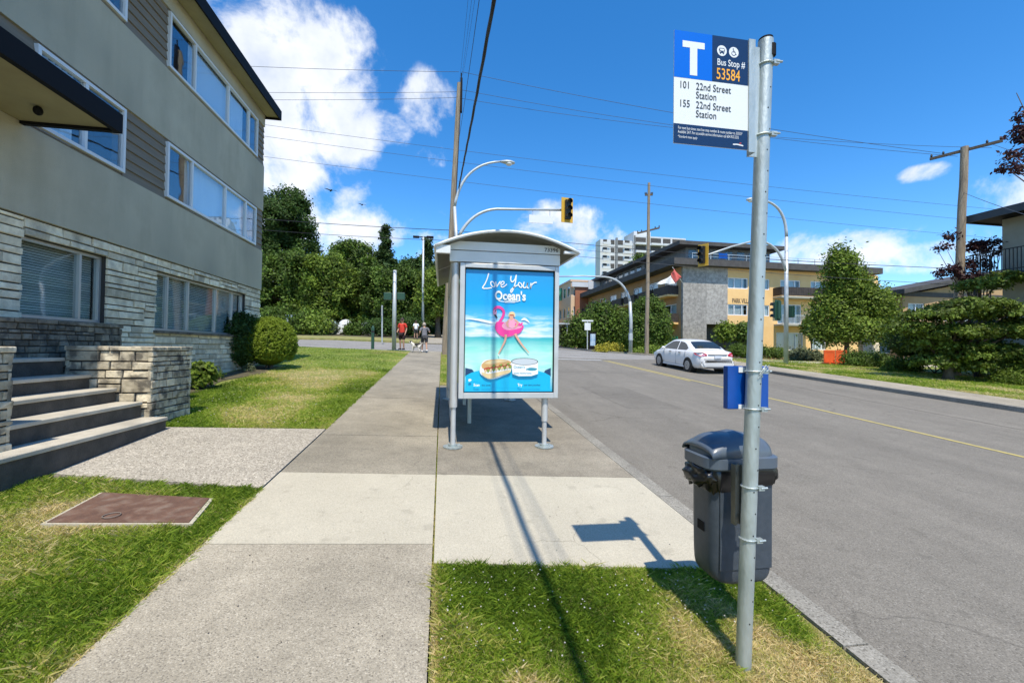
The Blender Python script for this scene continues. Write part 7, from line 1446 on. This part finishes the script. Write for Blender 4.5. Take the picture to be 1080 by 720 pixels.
for i, (px, py, rx, ry, lab) in enumerate(((764, 352, 9, 10, 'small palm like tree left in front of the dark garage mouth'), (783, 352, 7, 9, 'small palm like tree right in front of the dark garage mouth'), (856, 345, 9, 10, 'small brownish tree in front of the ground floor of the orange building'))):
    Yd = 39.5; b = PY(px, 378, Yd); b = (b[0], Yd, H(b[0], Yd)); tree('small_tree', lab, b, [PLv(px, py, Yd, rx, ry), PLv(px + 2, py - 4, Yd, rx * .7, ry * .7)], 70, 24, .5, .16, 'leaf_bright' if i == 0 else 'leaf_mid', .09, 150 + i, 'small trees at the orange building', droop=.4)
Yd = 95; b = PY(672, 300, Yd); b = (b[0], Yd, 2.5); tree('broadleaf_tree', 'green treetop in front of the high-rise above the brown roof', b, [PLv(671, 288, Yd, 9, 12), PLv(667, 296, Yd, 12, 10), PLv(675, 278, Yd, 5, 8)], 160, 30, 1.0, .35, 'leaf_mid', .3, 160)
# low picket fence before the orange building
fx0, fx1 = float(PY(790, 375, 40.6)[0]), float(PY(850, 375, 40.6)[0]); t = thing('picket_fence', 'low brown picket fence before the orange building', 'fence', ((fx0 + fx1) / 2, 40.6, H(fx0, 40.6))); mb = MB(); x = fx0
while x < fx1: z = H(x, 40.6); mb.box((x, 40.58, z), (x + .09, 40.62, z + 1.0)); x += .16
mb.build('pickets', 'rail_brown', t); mb = MB(); mb.box((fx0, 40.625, H(fx0, 40.6) + .7), (fx1, 40.66, H(fx0, 40.6) + .78)); mb.build('rail', 'rail_brown', t)

# ------------------------------------------------------------------ grass blades
def vnoise(X, Y, s, seed=0):
    return np.array([mnoise.noise((x * s + seed, y * s, seed * .37)) for x, y in zip(X, Y)])
def Hn(X, Y): return np.array([H(x, y) for x, y in zip(X, Y)])
def grass(name, label, n, region, hmin, hmax, w, dry, seed, dz, ok=None):
    rs = np.random.RandomState(seed); X, Y_ = region(rs, n)
    if ok is not None: k = ok(X, Y_); X, Y_ = X[k], Y_[k]
    n = len(X); Z = Hn(X, Y_) + dz; a = vnoise(X, Y_, 1.1, seed); b = vnoise(X, Y_, 5, seed + 3); D = dry(X, Y_)
    hh = (hmin + (hmax - hmin) * rs.rand(n)) * (1 + .6 * b) * (1 - .45 * D); th = rs.rand(n) * 2 * pi; lean = rs.normal(size=(n, 2)) * .75 * hh[:, None]; cx_, cy_ = np.cos(th), np.sin(th); ww = w * (.6 + .8 * rs.rand(n))
    P0 = np.stack([X - cx_ * ww, Y_ - cy_ * ww, Z], 1); P1 = np.stack([X + cx_ * ww, Y_ + cy_ * ww, Z], 1)
    P2 = np.stack([X + lean[:, 0] * .45 + cx_ * ww * .7, Y_ + lean[:, 1] * .45 + cy_ * ww * .7, Z + hh * .62], 1); P3 = np.stack([X + lean[:, 0], Y_ + lean[:, 1], Z + hh * .95], 1)
    V = np.stack([P0, P1, P2, P3], 1).reshape(-1, 3); v = np.clip(.35 + .42 * a + .22 * b + D * .75 + rs.normal(size=n) * .13, 0, 1)
    o = npmesh(name, V, np.arange(n * 4).reshape(-1, 4), 'blade', np.repeat(v, 4)); tag(o, label, 'grass', kind='stuff'); return o
mc = cc; mcx = [q_[0] for q_ in c] if False else None
cov4 = [np.array(q_) for q_ in (G(108, 521), G(222, 527), G(200, 553), G(48, 553))]
def outcover(X, Y_):
    c_ = sum(cov4) / 4; pol = [c_ + (q_ - c_) * 1.03 for q_ in cov4]; ins = np.ones(len(X), bool)
    for i in range(4): a, b = pol[i], pol[(i + 1) % 4]; ins &= ((b[0] - a[0]) * (Y_ - a[1]) - (b[1] - a[1]) * (X - a[0])) < 0
    return ~ins
def reg_left(rs, n): X = -1.655 - 5.2 * rs.rand(n) ** 1.15; Y_ = 1.0 + 4.0 * rs.rand(n); k = (Y_ < 4.93 - .16 * (X + 1.7) * 0 - .0) & (Y_ < 4.42 + (-1.7 - X) * .165 + .03 * np.sin(X * 23)); return X[k], Y_[k]
def dry_left(X, Y_):
    c_ = sum(cov4) / 4; d = np.sqrt(((X - c_[0]) / .75) ** 2 + ((Y_ - c_[1]) / .42) ** 2); e_ = np.clip(1.3 - d, 0, 1) * .7; s = np.exp(-((X + 1.66) / .04) ** 2) * .4; return np.clip(e_ + s + .3 * np.clip(vnoise(X, Y_, .9, 8) * 2 - .2, 0, 1), 0, 1)
grass('lawn_grass', 'short green grass of the lawn in the near left corner', 230000, reg_left, .02, .055, .0022, dry_left, 5, -.015, outcover)
def reg_r(rs, n): X = -.03 + 2.17 * rs.rand(n); Y_ = 1.0 + 2.1 * rs.rand(n); k = Y_ < 3.0 - .28 * (X + .03) / 2.19 + .015 * np.sin(X * 31); return X[k], Y_[k]
def dry_r(X, Y_):
    d = np.sqrt(((X - 1.5) / .5) ** 2 + ((Y_ - 1.78) / .55) ** 2); e_ = np.clip(1.45 - d, 0, 1); k = np.clip((X - 1.15) * .9, 0, .75) * np.clip((2.35 - Y_) * 2, 0, 1); s = np.exp(-((X + .03) / .05) ** 2) * .5 + np.exp(-((2.16 - X) / .1) ** 2) * .5; n_ = vnoise(X, Y_, 3.2, 4); return np.clip(np.maximum(e_, k) * (1 + n_ * .9) + s + .1 + .3 * np.clip(vnoise(X, Y_, 1.6, 9) * 2, 0, 1), 0, 1)
grass('boulevard_grass', 'grass with dead straw patches around the foot of the bus stop pole', 130000, reg_r, .018, .05, .0021, dry_r, 6, -.02)
def reg_m(rs, n): u = rs.rand(n); Y_ = 6.72 + 17.4 * u ** 1.6; X = -1.665 - (3.35 + (Y_ > 14.9) * 8) * rs.rand(n); return X, Y_
def dry_m(X, Y_): d = np.sqrt(((X + 3.3) / 1.5) ** 2 + ((Y_ - 13.2) / 1.9) ** 2); return np.clip(np.clip(1.25 - d, 0, 1) * .9 + .5 * np.clip(vnoise(X, Y_, .5, 3) * 2, 0, 1), 0, 1)
def okm(X, Y_): return ~((X < -4.95) & (Y_ < 14.9))
grass('lawn_grass', 'mown lawn with a dry yellow patch beside the sidewalk and round bush', 120000, reg_m, .02, .05, .005, dry_m, 7, -.01, okm)
def reg_f(rs, n): return -.02 + 2.15 * rs.rand(n), 11.42 + 12.2 * rs.rand(n) ** 1.3
grass('boulevard_grass', 'narrow strip of grass beyond the shelter beside the kerb', 25000, reg_f, .02, .05, .005, lambda X, Y_: .3 * np.ones(len(X)), 8, .01)
def reg_q(rs, n): Y_ = 6 + 17.5 * rs.rand(n); return 16.6 + 8 * rs.rand(n) ** 1.5, Y_
grass('roadside_grass', 'green grass strip between the far sidewalk and the yew', 60000, reg_q, .03, .08, .009, lambda X, Y_: np.clip(.25 + .5 * vnoise(X, Y_, .6, 2), 0, 1), 9, -.01)
def reg_j(rs, n): Y_ = 2.9 + 8.5 * rs.rand(n) ** 1.3; return -.037 + .01 * rs.normal(size=n), Y_
grass('joint_weeds', 'thin line of grass growing in the long joint between sidewalk and shelter pad', 5000, reg_j, .006, .022, .0018, lambda X, Y_: .25 + .3 * np.abs(np.sin(Y_ * 3)), 14, -.03)
# clover flowers and small debris
rs = np.random.RandomState(12); mb = MB()
for i in range(190):
    if i % 3: x, y = .02 + 1.2 * rs.rand() ** 1.2, 2.0 + .95 * rs.rand()
    else: x, y = 1.3 + .8 * rs.rand(), 2.2 + .5 * rs.rand()
    z = H(x, y) + .015 + .02 * rs.rand(); r_ = .003 + .0025 * rs.rand(); mb.ell((x, y, z), (r_, r_, r_ * .7), 0, 6, 4)
for i in range(220):
    y = 6.9 + 9 * rs.rand() ** 1.4; x = -1.9 - 2.6 * rs.rand(); z = H(x, y) + .03; mb.ell((x, y, z), (.008, .008, .006), 0, 5, 3)
tag(mb.build('clover_flower', 'petal', None), 'tiny white clover flowers scattered through the grass', 'flowers', kind='stuff')
mb = MB()
for i in range(240):
    x, y = -1.6 + 3.6 * rs.rand(), 1.3 + 5.5 * rs.rand()
    if x > 0 and y < 3.05: continue
    z = H(x, y) + .004; s = .003 + .006 * rs.rand(); a = rs.rand() * 6; mb.add([(x + s * cos(a), y + s * sin(a), z), (x + s * cos(a + 2), y + s * sin(a + 2), z + .002), (x + s * .6 * cos(a + 4), y + s * sin(a + 4), z + .001)], [(0, 1, 2)], 0)
for i in range(260):
    x, y = 2.36 + abs(rs.normal()) * .16, 1.2 + 11 * rs.rand() ** 1.3; z = H(x, y) + RD + .008; s = .003 + .007 * rs.rand(); a = rs.rand() * 6; mb.add([(x + s * cos(a), y + s * sin(a), z), (x + s * cos(a + 2), y + s * sin(a + 2), z + .003), (x + s * .6 * cos(a + 4), y + s * sin(a + 4), z + .001)], [(0, 1, 2)], 0)
tag(mb.build('leaf_litter', 'bark', None), 'small dark specks of litter on the pavement', 'litter', kind='stuff')
